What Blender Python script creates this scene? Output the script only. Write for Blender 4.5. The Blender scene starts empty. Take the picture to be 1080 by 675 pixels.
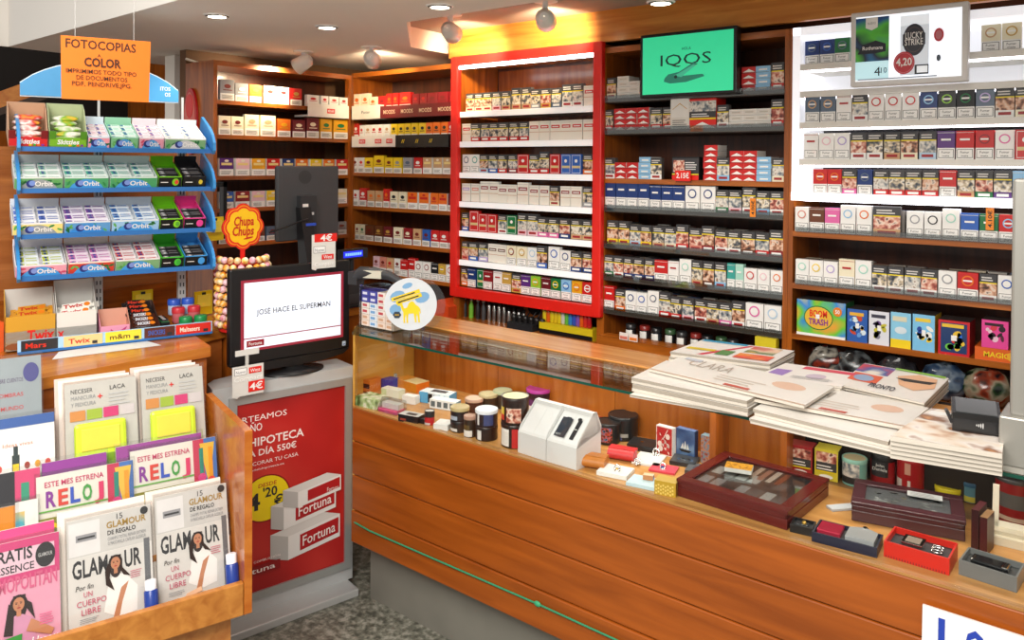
import bpy, math, random
from math import sin, cos, tan, pi, radians as R, hypot, atan2
from mathutils import Vector as V, Matrix
random.seed(7)
C = bpy.context.scene.collection
sc = bpy.context.scene
# ---------------------------------------------------------------- camera
EYE = V((0, 0, 1.7)); FPX = 839.3; AL = R(39.16); PT = R(.63); RO = R(.378); HOR = 172.7
FW = V((-sin(AL)*cos(PT), cos(AL)*cos(PT), -sin(PT)))
r0 = V((cos(AL), sin(AL), 0)); u0 = r0.cross(FW)
RT = r0*cos(RO) + u0*sin(RO); UP = u0*cos(RO) - r0*sin(RO)
PY = HOR + FPX*tan(PT)
cd = bpy.data.cameras.new('camera'); cam = bpy.data.objects.new('camera', cd); C.objects.link(cam)
cd.sensor_fit = 'HORIZONTAL'; cd.sensor_width = 36; cd.lens = FPX/1080*36
cd.shift_y = -(337.5-PY)/1080; cd.clip_start = .02
cam.matrix_world = Matrix((( RT.x, UP.x, -FW.x, EYE.x), (RT.y, UP.y, -FW.y, EYE.y), (RT.z, UP.z, -FW.z, EYE.z), (0, 0, 0, 1)))
sc.camera = cam
def ray(x, y): return FW*FPX + RT*(x-540) - UP*(y-PY)
def at(x, y, X=None, Y=None, Z=None):
    d = ray(x, y)
    t = (X/d.x) if X is not None else (Y/d.y) if Y is not None else (Z-EYE.z)/d.z
    return EYE + d*t
def atp(x, y, P, N):
    d = ray(x, y); return EYE + d*((V(P)-EYE).dot(V(N))/d.dot(V(N)))

# ---------------------------------------------------------------- materials
def lin(h):
    h = h.lstrip('#')
    return tuple((lambda c: c/12.92 if c <= .04045 else ((c+.055)/1.055)**2.4)(int(h[i:i+2], 16)/255) for i in (0, 2, 4)) + (1,)
_m = {}
def new(n):
    m = bpy.data.materials.new(n); m.use_nodes = True
    return m, m.node_tree.nodes, m.node_tree.links, m.node_tree.nodes['Principled BSDF']
def M(h, rough=.45, metal=0, emit=0, var=.06, scale=30):
    k = (h, rough, metal, emit, var, scale)
    if k in _m: return _m[k]
    m, n, l, b = new('m_'+h)
    b.inputs['Roughness'].default_value = rough; b.inputs['Metallic'].default_value = metal
    c = lin(h)
    if var:
        t = n.new('ShaderNodeTexCoord'); z = n.new('ShaderNodeTexNoise'); z.inputs['Scale'].default_value = scale
        r = n.new('ShaderNodeValToRGB')
        r.color_ramp.elements[0].color = tuple(x*(1-var) for x in c[:3])+(1,); r.color_ramp.elements[1].color = tuple(min(1, x*(1+var)) for x in c[:3])+(1,)
        l.new(t.outputs['Object'], z.inputs['Vector']); l.new(z.outputs['Fac'], r.inputs['Fac']); l.new(r.outputs['Color'], b.inputs['Base Color'])
    else: b.inputs['Base Color'].default_value = c
    if emit:
        b.inputs['Emission Color'].default_value = c; b.inputs['Emission Strength'].default_value = emit
    _m[k] = m; return m
def wood(h1, h2, axis='X', rough=.3, sc_=1.0, coat=.25):
    k = ('wood', h1, h2, axis, rough, sc_)
    if k in _m: return _m[k]
    m, n, l, b = new('m_wood_'+axis)
    g = n.new('ShaderNodeNewGeometry'); mp = n.new('ShaderNodeMapping')
    s = {'X': (1.2, 14, 14), 'Y': (14, 1.2, 14), 'Z': (14, 14, 1.2)}[axis]
    mp.inputs['Scale'].default_value = tuple(q*sc_ for q in s)
    a = n.new('ShaderNodeTexNoise'); a.inputs['Scale'].default_value = 2.2; a.inputs['Detail'].default_value = 8; a.inputs['Distortion'].default_value = .62
    r = n.new('ShaderNodeValToRGB'); r.color_ramp.elements[0].position = .3; r.color_ramp.elements[1].position = .72
    r.color_ramp.elements[0].color = lin(h1); r.color_ramp.elements[1].color = lin(h2)
    l.new(g.outputs['Position'], mp.inputs['Vector']); l.new(mp.outputs['Vector'], a.inputs['Vector']); l.new(a.outputs['Fac'], r.inputs['Fac'])
    l.new(r.outputs['Color'], b.inputs['Base Color']); b.inputs['Roughness'].default_value = rough; b.inputs['Coat Weight'].default_value = coat; b.inputs['Coat Roughness'].default_value = .15
    _m[k] = m; return m
def glass(tint='ffffff', refl=1.0, base=.03):
    k = ('glass', tint, refl, base)
    if k in _m: return _m[k]
    m, n, l, b = new('m_glass'); n.remove(b)
    t = n.new('ShaderNodeBsdfTransparent'); t.inputs['Color'].default_value = lin(tint)
    g = n.new('ShaderNodeBsdfGlossy'); g.inputs['Roughness'].default_value = .015
    f = n.new('ShaderNodeLayerWeight'); f.inputs['Blend'].default_value = .35
    ma = n.new('ShaderNodeMath'); ma.operation = 'MULTIPLY_ADD'; ma.inputs[1].default_value = refl; ma.inputs[2].default_value = base
    x = n.new('ShaderNodeMixShader')
    l.new(f.outputs['Fresnel'], ma.inputs[0]); l.new(ma.outputs[0], x.inputs[0]); l.new(t.outputs[0], x.inputs[1]); l.new(g.outputs[0], x.inputs[2])
    l.new(x.outputs[0], n['Material Output'].inputs['Surface'])
    _m[k] = m; return m
def pic(i, cols, scale=60, rand=True, rough=.4):
    """blotchy printed picture: a few flat colours mixed by noise; every copy of a thing gets its own blotches"""
    k = ('pic', i)
    if k in _m: return _m[k]
    m, n, l, b = new('m_print'+str(i))
    t = n.new('ShaderNodeTexCoord'); z = n.new('ShaderNodeTexNoise'); z.noise_dimensions = '4D'; z.inputs['Scale'].default_value = scale; z.inputs['Detail'].default_value = 1.5
    o = n.new('ShaderNodeObjectInfo'); q = n.new('ShaderNodeMath'); q.operation = 'MULTIPLY'; q.inputs[1].default_value = 40
    l.new(o.outputs['Random'], q.inputs[0]); l.new(q.outputs[0], z.inputs['W']); l.new(t.outputs['Object'], z.inputs['Vector'])
    r = n.new('ShaderNodeValToRGB'); cr = r.color_ramp; cr.interpolation = 'LINEAR'
    cr.elements[0].position = .3; cr.elements[0].color = lin(cols[0]); cr.elements[1].position = .7; cr.elements[1].color = lin(cols[-1])
    for j in range(1, len(cols)-1):
        e = cr.elements.new(.3+.4*j/(len(cols)-1)); e.color = lin(cols[j])
    l.new(z.outputs['Fac'], r.inputs['Fac']); l.new(r.outputs['Color'], b.inputs['Base Color']); b.inputs['Roughness'].default_value = rough
    _m[k] = m; return m
PICS = [pic(0, ['3a2c28', '8a5a44', 'd9a888', 'e8d6c6', '7a6258']), pic(1, ['3a4048', '7a848c', 'c4c0b8', 'e9e4da', '8a6a58']),
        pic(2, ['4a2a26', 'a04a40', 'd89a84', 'f0dccb', '6a4440']), pic(3, ['2c2e32', '5b5f66', 'c9b89a', 'f2ece0', '4a484a'])]
WX = wood('84420f', 'bd6a20', 'X'); WZ = wood('7c3d0e', 'b4621d', 'Z'); WY = wood('7c3d0e', 'b4621d', 'Y')
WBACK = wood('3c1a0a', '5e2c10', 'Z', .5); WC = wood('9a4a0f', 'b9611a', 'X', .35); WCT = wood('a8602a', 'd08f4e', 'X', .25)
WF = wood('b0641f', 'd89440', 'X', .3); WR = wood('b0601c', 'cf8634', 'Y', .25); WRX = wood('b0601c', 'cf8634', 'X', .25)
WHITE = M('f4f3f0'); BLACK = M('141416', .35); DARK = M('232326', .5); STEEL = M('b9b6ae', .28, .85, var=.04); CHROME = M('dcdcdc', .12, 1, var=.02)
RED = M('e2241b', .35); GREY = M('8d8f92'); LG = M('c9c9c7'); GOLD = M('c9a24a', .3, .6); YEL = M('f2d21c'); CREAM = M('ece2c8')
CLEAR = glass('f8fbfb', .7, .03)
FILM = glass('fbfbfb', .35, .05)

# ---------------------------------------------------------------- mesh builder
_txt = {}
def glyphs(s, bold=0):
    k = (s, bold)
    if k in _txt: return _txt[k]
    c = bpy.data.curves.new('t', 'FONT'); c.body = s; c.size = 1; c.resolution_u = 2; c.offset = bold; c.fill_mode = 'FRONT'
    o = bpy.data.objects.new('t', c); me = o.to_mesh()
    vs = [(v.co.x, v.co.y) for v in me.vertices]; fs = [tuple(p.vertices) for p in me.polygons]
    o.to_mesh_clear(); bpy.data.objects.remove(o); bpy.data.curves.remove(c)
    x0 = min((v[0] for v in vs), default=0); x1 = max((v[0] for v in vs), default=1)
    _txt[k] = ([(x-x0, y) for x, y in vs], fs, x1-x0); return _txt[k]
class MB:
    def __init__(s): s.v = []; s.f = []; s.m = []; s.sm = []; s.mats = []
    def mi(s, m):
        if m not in s.mats: s.mats.append(m)
        return s.mats.index(m)
    def add(s, vs, fs, m, smooth=False):
        o = len(s.v); s.v += [tuple(v) for v in vs]
        ms = m if isinstance(m, (list, tuple)) else None
        for i, f in enumerate(fs):
            s.f.append(tuple(o+j for j in f)); s.m.append(s.mi(ms[i] if ms else m)); s.sm.append(smooth)
        return s
    def box(s, x0, y0, z0, x1, y1, z1, m, tr=None):
        vs = [V((x, y, z)) for z in (z0, z1) for y in (y0, y1) for x in (x0, x1)]
        if tr: vs = [tr @ v for v in vs]
        # faces: bottom, top, front(-y), back(+y), left(-x), right(+x)
        return s.add(vs, [(0, 2, 3, 1), (4, 5, 7, 6), (0, 1, 5, 4), (2, 6, 7, 3), (0, 4, 6, 2), (1, 3, 7, 5)], m)
    def cb(s, c, d, m, tr=None):
        return s.box(c[0]-d[0]/2, c[1]-d[1]/2, c[2]-d[2]/2, c[0]+d[0]/2, c[1]+d[1]/2, c[2]+d[2]/2, m, tr)
    def quad(s, a, b, c, d, m): return s.add([a, b, c, d], [(0, 1, 2, 3)], m)
    def prism(s, pts, ax, a, b, m, smooth=False):
        """polygon pts in the plane normal to axis ax, extruded from a to b"""
        def p(u, w, t): return {'X': (t, u, w), 'Y': (u, t, w), 'Z': (u, w, t)}[ax]
        n = len(pts); vs = [p(u, w, a) for u, w in pts] + [p(u, w, b) for u, w in pts]
        s.add(vs, [tuple(range(n))[::-1], tuple(range(n, 2*n))], m)
        s.add(vs, [(i, (i+1) % n, n+(i+1) % n, n+i) for i in range(n)], m, smooth); return s
    def lathe(s, prof, m, n=24, tr=None, label=None, cap=True, smooth=True):
        """prof [(r,z)...]; m one material or one per segment; label (z0,z1,a0,a1,mat)"""
        vs = []
        for r, z in prof:
            for i in range(n):
                a = 2*pi*i/n; v = V((r*cos(a), r*sin(a), z)); vs.append(tr @ v if tr else v)
        fs = []; ms = []
        for k in range(len(prof)-1):
            zm = (prof[k][1]+prof[k+1][1])/2
            for i in range(n):
                j = (i+1) % n; fs.append((k*n+i, k*n+j, (k+1)*n+j, (k+1)*n+i))
                mm = m[k] if isinstance(m, (list, tuple)) else m
                if label:
                    for (z0, z1, a0, a1, lm) in (label if isinstance(label, list) else [label]):
                        am = 2*pi*(i+.5)/n
                        if z0 <= zm <= z1 and abs((am-(a0+a1)/2+pi) % (2*pi)-pi) <= (a1-a0)/2 and prof[k][0] == prof[k+1][0]: mm = lm
                ms.append(mm)
        s.add(vs, fs, ms, smooth)
        if cap:
            o = len(prof)-1
            if prof[0][0] > 1e-5: s.add(vs[:n], [tuple(range(n))[::-1]], m[0] if isinstance(m, (list, tuple)) else m)
            if prof[-1][0] > 1e-5: s.add(vs[o*n:], [tuple(range(n))], m[-1] if isinstance(m, (list, tuple)) else m)
        return s
    def ball(s, c, r, m, n=10, k=6, sx=1, sy=1, sz=1):
        pr = [(max(1e-6, r*sin(pi*i/k)), -r*cos(pi*i/k)) for i in range(k+1)]
        T = Matrix.Translation(V(c)) @ Matrix.Diagonal((sx, sy, sz, 1))
        return s.lathe(pr, m, n, T, cap=False)
    def tube(s, pts, r, m, n=8):
        pts = [V(p) for p in pts]; vs = []
        for i, p in enumerate(pts):
            d = (pts[min(i+1, len(pts)-1)]-pts[max(i-1, 0)]).normalized()
            a = d.cross(V((0, 0, 1)));  a = d.cross(V((1, 0, 0))) if a.length < .05 else a
            a.normalize(); b = d.cross(a); rr = r[i] if isinstance(r, (list, tuple)) else r
            vs += [p+(a*cos(2*pi*j/n)+b*sin(2*pi*j/n))*rr for j in range(n)]
        k = len(pts)
        s.add(vs, [(i*n+j, i*n+(j+1) % n, (i+1)*n+(j+1) % n, (i+1)*n+j) for i in range(k-1) for j in range(n)], m, True)
        s.add(vs[:n], [tuple(range(n))], m); s.add(vs[-n:], [tuple(range(n))[::-1]], m); return s
    def build(s, name, parent=None, loc=(0, 0, 0), rz=0, bevel=0):
        me = bpy.data.meshes.new(name); me.from_pydata(s.v, [], s.f)
        for m in s.mats: me.materials.append(m)
        me.polygons.foreach_set('material_index', s.m); me.polygons.foreach_set('use_smooth', s.sm)
        me.validate(); me.update()
        o = bpy.data.objects.new(name, me); C.objects.link(o)
        o.location = loc; o.rotation_euler = (0, 0, rz)
        if parent is not None: o.parent = parent
        if bevel:
            b = o.modifiers.new('bevel', 'BEVEL'); b.width = bevel; b.segments = 2; b.limit_method = 'ANGLE'; b.angle_limit = R(50)
        return o
class Art:
    """flat printing on a face: O lower corner, Rv along, Uv up (unit vectors), drawn in metres"""
    def __init__(s, mb, O, Rv, Uv, e=.0004): s.b = mb; s.O = V(O); s.R = V(Rv).normalized(); s.U = V(Uv).normalized(); s.N = s.R.cross(s.U); s.e = e; s.k = 1
    def P(s, x, y): return s.O + s.R*x + s.U*y + s.N*(s.e*s.k)
    def poly(s, pts, m, up=1): s.b.add([s.P(x, y) for x, y in pts], [tuple(range(len(pts)))], m); s.k += up; return s
    def rect(s, x, y, w, h, m, up=1): return s.poly([(x, y), (x+w, y), (x+w, y+h), (x, y+h)], m, up)
    def ell(s, x, y, a, b, m, n=20, up=1, rot=0):
        return s.poly([(x+a*cos(2*pi*i/n)*cos(rot)-b*sin(2*pi*i/n)*sin(rot), y+a*cos(2*pi*i/n)*sin(rot)+b*sin(2*pi*i/n)*cos(rot)) for i in range(n)], m, up)
    def txt(s, t, x, y, h, m, w=None, bold=0, al='L', up=1, slant=0):
        """cap height h, optional width w"""
        vs, fs, W = glyphs(t, bold); k = h/.69; kx = (w/W) if w else k
        if w and al == 'F': kx = min(w/W, k*1.3)
        x0 = x - (W*kx/2 if al == 'C' else W*kx if al == 'R' else 0)
        s.b.add([s.P(x0+vx*kx+slant*vy*k, y+vy*k) for vx, vy in vs], fs, m); s.k += up; return s
    def lines(s, x, y, w, h, n, m, fill=.45):
        for i in range(n): s.rect(x, y+h*i/n, w*(1-.25*random.random()), h/n*fill, m, 0)
        s.k += 1; return s

# ---------------------------------------------------------------- things
def tag(o, label=None, cat=None, group=None, kind=None):
    if label: o['label'] = label
    if cat: o['category'] = cat
    if group: o['group'] = group
    if kind: o['kind'] = kind
    return o
def thing(name, label, cat, loc=(0, 0, 0), rz=0, group=None):
    o = bpy.data.objects.new(name, None); o.empty_display_size = .02; C.objects.link(o); o.location = loc; o.rotation_euler = (0, 0, rz)
    return tag(o, label, cat, group)
def solo(name, mb, label, cat, loc=(0, 0, 0), rz=0, group=None, bevel=0):
    return tag(mb.build(name, None, loc, rz, bevel), label, cat, group)
def struct(name, mb, bevel=0): return tag(mb.build(name, bevel=bevel), kind='structure')
def dup(o, loc, rz, label=None, group=None):
    r = o.copy(); C.objects.link(r); r.location = loc; r.rotation_euler = (0, 0, rz)
    for ch in list(o.children):
        c = ch.copy(); C.objects.link(c); c.parent = r
        for g in list(ch.children):
            d = g.copy(); C.objects.link(d); d.parent = c
    return tag(r, label, None, group)
ORD = 'first second third fourth fifth sixth seventh eighth ninth tenth eleventh twelfth thirteenth fourteenth fifteenth sixteenth seventeenth eighteenth nineteenth twentieth'.split()

# ---------------------------------------------------------------- room shell
ZC = 2.262
fl = MB(); 
m, n, l, b = new('m_granite'); g = n.new('ShaderNodeNewGeometry'); z = n.new('ShaderNodeTexNoise'); z.inputs['Scale'].default_value = 34; z.inputs['Detail'].default_value = 10; z.inputs['Roughness'].default_value = .62
r = n.new('ShaderNodeValToRGB'); r.color_ramp.elements[0].position = .38; r.color_ramp.elements[0].color = lin('4a4a42'); r.color_ramp.elements[1].position = .62; r.color_ramp.elements[1].color = lin('97958a')
e = r.color_ramp.elements.new(.5); e.color = lin('6f6f63')
l.new(g.outputs['Position'], z.inputs['Vector']); l.new(z.outputs['Fac'], r.inputs['Fac']); l.new(r.outputs['Color'], b.inputs['Base Color']); b.inputs['Roughness'].default_value = .35
GRAN = m
fl.box(-6.5, -2.5, -.05, 2.5, 4, 0, GRAN); struct('floor', fl)
PLAS = M('f3ece2', .85, var=.02, scale=3)
PLW = M('f3efe8', .85, var=.02, scale=3)
wl = MB(); wl.box(-3.85, 2.062, 0, -3.79, 3.3, 2.5, M('6b4a30', .7)); struct('wall_left', wl)
wb = MB(); wb.box(-3.85, 3.26, 0, 1.2, 3.32, 2.5, M('5a3518', .7)); struct('wall_back', wb)
# dropped ceiling with the recess over the shelves (plan polygon less the recess), white fascia towards the shop front
ce = MB()
pl = [(-4.43, 1.48), (1.2, 1.28), (1.2, 2.2), (-2.34, 2.2), (-2.82, 2.68), (-2.87, 3.26), (-4.6, 3.26)]
ce.add([(x, y, ZC) for x, y in pl] + [(x, y, 2.36) for x, y in pl], [tuple(range(7))[::-1], tuple(range(7, 14))] + [(i, (i+1) % 7, 7+(i+1) % 7, 7+i) for i in range(7)], PLAS)
struct('ceiling', ce)
rc = MB(); rc.box(-2.9, 2.1, 2.36, 1.2, 3.3, 2.4, M('a89f94', .9)); struct('trim_1', rc)
wf = MB(); a = V((-4.43, 1.478)); bb = V((1.2, 1.278))
wf.box(-4.43, 1.44, ZC, -4.42, 1.48, 3.0, PLW)
wf.add([(-4.43, 1.479, ZC), (1.2, 1.279, ZC), (1.2, 1.279, 3.0), (-4.43, 1.479, 3.0), (-4.6, 3.26, ZC), (-4.6, 3.26, 3.0)], [(0, 1, 2, 3), (4, 0, 3, 5)], PLW); struct('trim_2', wf)
# wood and dark shop space beyond the candy counter
wp = MB(); wp.box(-6.2, 2.9, 0, -3.8, 2.96, 2.62, WZ); struct('wall_far', wp)
sl = MB(); p, q = at(-30, 107, X=-5.0), at(62, 74, X=-4.6)
sl.add([p, q, q+V((0, 0, -.09)), p+V((0, 0, -.09))], [(0, 1, 2, 3)], WRX); sl.add([p+V((0, 0, -.09)), q+V((0, 0, -.09)), q+V((0, 0, -.13)), p+V((0, 0, -.13))], [(0, 1, 2, 3)], M('3a2414')); struct('trim_3', sl)
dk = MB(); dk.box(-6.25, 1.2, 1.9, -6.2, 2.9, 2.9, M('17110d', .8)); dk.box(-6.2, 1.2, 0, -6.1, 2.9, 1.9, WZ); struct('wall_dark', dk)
po = MB(); p = at(176, 90, X=-4.1); po.box(-4.12, p.y-.0, 0, -4.02, p.y+.1, 2.26, PLW); struct('trim_4', po)
po = MB(); po.tube([at(196, 62, X=-3.75), at(215, 68, X=-3.75), at(210, 80, X=-3.75), at(206, 150, X=-3.75)], .006, WHITE); tag(po.build('cable_conduit'), 'thin white conduit running down beside the tall wooden shelf unit', 'cable')

# ---------------------------------------------------------------- lamps
def area(name, loc, rot, sx, sy, e, col=(1, .93, .82)):
    L = bpy.data.lights.new(name, 'AREA'); L.shape = 'RECTANGLE'; L.size = sx; L.size_y = sy; L.energy = e; L.color = col
    o = bpy.data.objects.new(name, L); C.objects.link(o); o.location = loc; o.rotation_euler = rot; return o
area('shop_ceiling_lamp', (-.6, -.3, 2.9), (0, 0, 0), 2.2, 1.6, 110, (1, .95, .88))
area('front_fill_light', (-.3, -.9, 2.7), (R(38), 0, R(24)), 1.8, 1.0, 72, (1, .95, .88))  # added fill light from the viewer's side, brightens shelves and counters
area('ceiling_fill_light', (-.9, -.2, 1.95), (R(180), 0, 0), 1.6, 1.1, 48, (1, .93, .82))  # added unseen light facing up, brightens the ceiling
W = bpy.data.worlds.new('world'); sc.world = W; W.use_nodes = True
W.node_tree.nodes['Background'].inputs[0].default_value = (1, .95, .9, 1); W.node_tree.nodes['Background'].inputs[1].default_value = .62
sc.view_settings.view_transform = 'Standard'; sc.view_settings.look = 'None'; sc.view_settings.exposure = .0
def spotlamp(name, loc, tgt, e, ang, col=(1, .88, .7), blend=.5, rad=.02):
    L = bpy.data.lights.new(name, 'SPOT'); L.energy = e; L.spot_size = R(ang); L.spot_blend = blend; L.color = col; L.shadow_soft_size = rad
    o = bpy.data.objects.new(name, L); C.objects.link(o); o.location = loc
    o.rotation_euler = (V(tgt)-V(loc)).to_track_quat('-Z', 'Y').to_euler(); return o
LAMPM = M('fff4e0', .5, emit=9, var=0)
def downlight(px, py, label):
    p = at(px, py, Z=ZC); o = thing('recessed_downlight', label, 'ceiling light', p, 0, 'recessed downlights in the dropped ceiling')
    b = MB(); b.lathe([(.044, -.004), (.05, -.001), (.05, 0)], WHITE, 24); b.lathe([(.034, -.0075), (.044, -.0045)], M('555250'), 24, cap=False); b.build('trim_ring', o)
    b = MB(); b.lathe([(.036, -.0065), (.036, -.005)], LAMPM, 24); b.build('lamp_face', o)
    spotlamp('downlight_glow', p+V((0, 0, -.03)), p+V((0, 0, -1)), 9, 110, (1, .94, .84), .6, .04)
for x, y, t in [(229, 16, 'small round recessed downlight above the orange photocopy notice'), (345, 28, 'small round recessed downlight above the cash monitor'),
                (464, 6, 'small round recessed downlight above the red-framed unit'), (697, 2, 'small round recessed downlight above the green screen')]:
    downlight(x, y, t)
def spot(px, py, zc, tgt, label, e, ztop):
    d = ray(px, py); p = EYE + d*((zc-1.7)/d.z); o = thing('spot_lamp', label, 'spotlight', p, 0, 'white adjustable spot lamps')
    b = MB(); b.lathe([(.05, ztop-zc-.006), (.05, ztop-zc)], WHITE, 20); b.tube([(0, 0, ztop-zc), (0, 0, .02)], .012, WHITE); b.build('mount', o)
    T = (V(tgt)-p).normalized(); q = T.to_track_quat('Z', 'Y').to_matrix().to_4x4()
    b = MB(); b.lathe([(.018, -.045), (.036, -.03), (.043, .045), (.039, .045), (.03, .01)], M('efece6', .3), 20, q, cap=False); b.lathe([(.001, -.0451), (.018, -.045)], WHITE, 20, q, cap=False); b.build('lamp_head', o)
    b = MB(); b.lathe([(.001, .02), (.034, .021)], M('fff0d0', .5, emit=14, var=0), 20, q, cap=False); b.build('bulb', o)
    spotlamp('spot_glow', p+T*.06, tgt, e*2.1, 95, (1, .8, .52), .8, .03)
spot(320, 66, 2.205, (-3.62, 2.35, 2.05), 'white spot lamp over the wooden unit behind the cash monitor', 14, ZC)
spot(392, 62, 2.205, (-3.3, 2.95, 2.15), 'white spot lamp over the corner unit with the maroon tray', 8, ZC)
spot(475, 33, 2.285, (-2.62, 2.93, 2.22), 'white spot lamp shining on the top corner of the red frame', 15, 2.36)
spot(575, 20, 2.285, (-2.15, 2.95, 2.26), 'white spot lamp shining on the wood fascia between red frame and green screen', 15, 2.36)
# ---------------------------------------------------------------- shelving units
RAIL = glass('d8dcdc', .5, .12)
def unit(name, label, x0, x1, zs, ztop, yf=2.9, yb=3.2, side=.018, mat=WX, shelf_t=.02, back=WBACK, zbot=0, rails=(), group=None):
    """shelving facing -Y; local origin at (x0, yf, 0)"""
    o = thing(name, label, 'shelving', (x0, yf, 0)); w = x1-x0; d = yb-yf
    MB().box(.0005, 0, zbot, side, d, ztop, WZ).build('side_panel', o); MB().box(w-side, 0, zbot, w-.0005, d, ztop, WZ).build('side_panel', o)
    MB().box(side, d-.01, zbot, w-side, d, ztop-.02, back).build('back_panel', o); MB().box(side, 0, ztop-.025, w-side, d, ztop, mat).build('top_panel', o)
    for i, z in enumerate(zs):
        MB().box(side, .0, z-shelf_t, w-side, d-.01, z, mat if i not in rails else M('2c2018', .4)).build('shelf', o)
        if i in rails: 
            b = MB(); b.box(side, -.006, z-.014, w-side, -.003, z+.012, RAIL); b.box(side, -.003, z-.016, w-side, 0, z, M('77746c', .3)); b.build('price_rail', o)
    return o
XL, XC, XR, XM, XE = -3.53, -2.715, -1.865, -1.055, -.12
# corner unit, red unit carcass, unit under the green screen, white-lit unit
ZCU = [1.97, 1.817, 1.645, 1.459, 1.27, 1.1]
corner = unit('shelving_unit', 'wooden corner shelving unit holding the long maroon tray of cigars', XL, XC, ZCU, 2.2)
ZRD = [1.945, 1.798, 1.646, 1.503, 1.358, 1.215, 1.095]
ru = unit('shelving_unit', 'wooden shelving unit fronted by a bright red frame', XC, XR, [1.075], 2.22)
b = MB(); ro = .016
b.prism([(0, 2.225), (.85, 2.225), (.85, 2.18), (0, 2.18)], 'Y', -.031, -.001, RED); b.prism([(0, 1.09), (.85, 1.09), (.85, 1.043), (0, 1.043)], 'Y', -.031, -.001, RED)
b.box(-.018, -.032, 1.042, .028, -.001, 2.226, RED); b.box(.822, -.032, 1.042, .868, -.001, 2.226, RED); b.build('frame', ru, bevel=.006)
for z in ZRD[:-1]:
    MB().box(.03, .0, z-.012, .82, .28, z, M('e9e7e2', .3)).build('shelf', ru); MB().box(.028, -.012, z-.018, .822, .0, z+.009, M('fbfbfb', .3, emit=.22, var=0)).build('front_strip', ru)
MB().box(.028, -.02, 2.165, .822, .0, 2.182, M('ffffff', .3, emit=7, var=0)).build('light_strip', ru)
MB().box(.03, .284, 1.1, .82, .288, 2.18, wood('7a3a14', 'a35a26', 'Z', .2)).build('glossy_back', ru)
ZMD = [1.981, 1.845, 1.64, 1.516, 1.36, 1.222, 1.079]
mu = unit('shelving_unit', 'wooden shelving unit behind the green screen', XR+.0, XM, ZMD, 2.2, rails=(0, 1, 3, 4, 5, 6))
ZRT = [1.462, 1.272, 1.087]
ZWH = [2.066, 1.968, 1.856, 1.724, 1.6]
wu = unit('shelving_unit', 'wooden shelving unit with white-lit upper shelves beside the steel pillar', XM, XE, ZRT, 2.2, rails=())
for z in ZRT[:2]:
    b = MB(); b.box(.03, -.01, z-.002, .9, -.007, z+.016, RAIL); b.build('price_rail', wu)
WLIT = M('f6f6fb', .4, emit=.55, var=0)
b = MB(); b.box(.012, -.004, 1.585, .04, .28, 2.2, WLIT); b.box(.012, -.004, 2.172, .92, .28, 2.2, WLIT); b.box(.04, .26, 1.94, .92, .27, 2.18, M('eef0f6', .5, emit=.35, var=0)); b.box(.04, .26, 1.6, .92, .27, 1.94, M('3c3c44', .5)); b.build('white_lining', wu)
for z in ZWH:
    MB().box(.04, -.006, z-.022, .92, .26, z, M('e3e0d8', .4)).build('white_shelf', wu)
    MB().box(.05, .012, z-.028, .9, .03, z-.022, M('fbf8ff', .4, emit=6, var=0)).build('light_strip', wu)
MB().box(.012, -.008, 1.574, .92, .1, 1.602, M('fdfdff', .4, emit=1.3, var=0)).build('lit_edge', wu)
# unit on the wall behind the cash monitor (faces +X)
ZLW = [2.0, 1.832, 1.632, 1.473, 1.3]
lu = thing('shelving_unit', 'wooden shelving unit against the wall behind the cash monitor', 'shelving', (-3.53, 2.08, 0))
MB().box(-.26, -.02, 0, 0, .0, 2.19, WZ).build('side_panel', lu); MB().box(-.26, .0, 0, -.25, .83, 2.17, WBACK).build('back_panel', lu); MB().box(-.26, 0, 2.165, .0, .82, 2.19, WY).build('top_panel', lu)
MB().box(-.03, .8, 0, .0, .82, 2.165, WZ).build('side_panel', lu)
for z in ZLW: MB().box(-.25, 0, z-.02, 0, .8, z, WY).build('shelf', lu)
# wood fascia over the units
fa = MB(); fa.box(XC-.06, 2.9, 2.225, XE, 2.93, 2.36, WF); struct('trim_5', fa)

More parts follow.
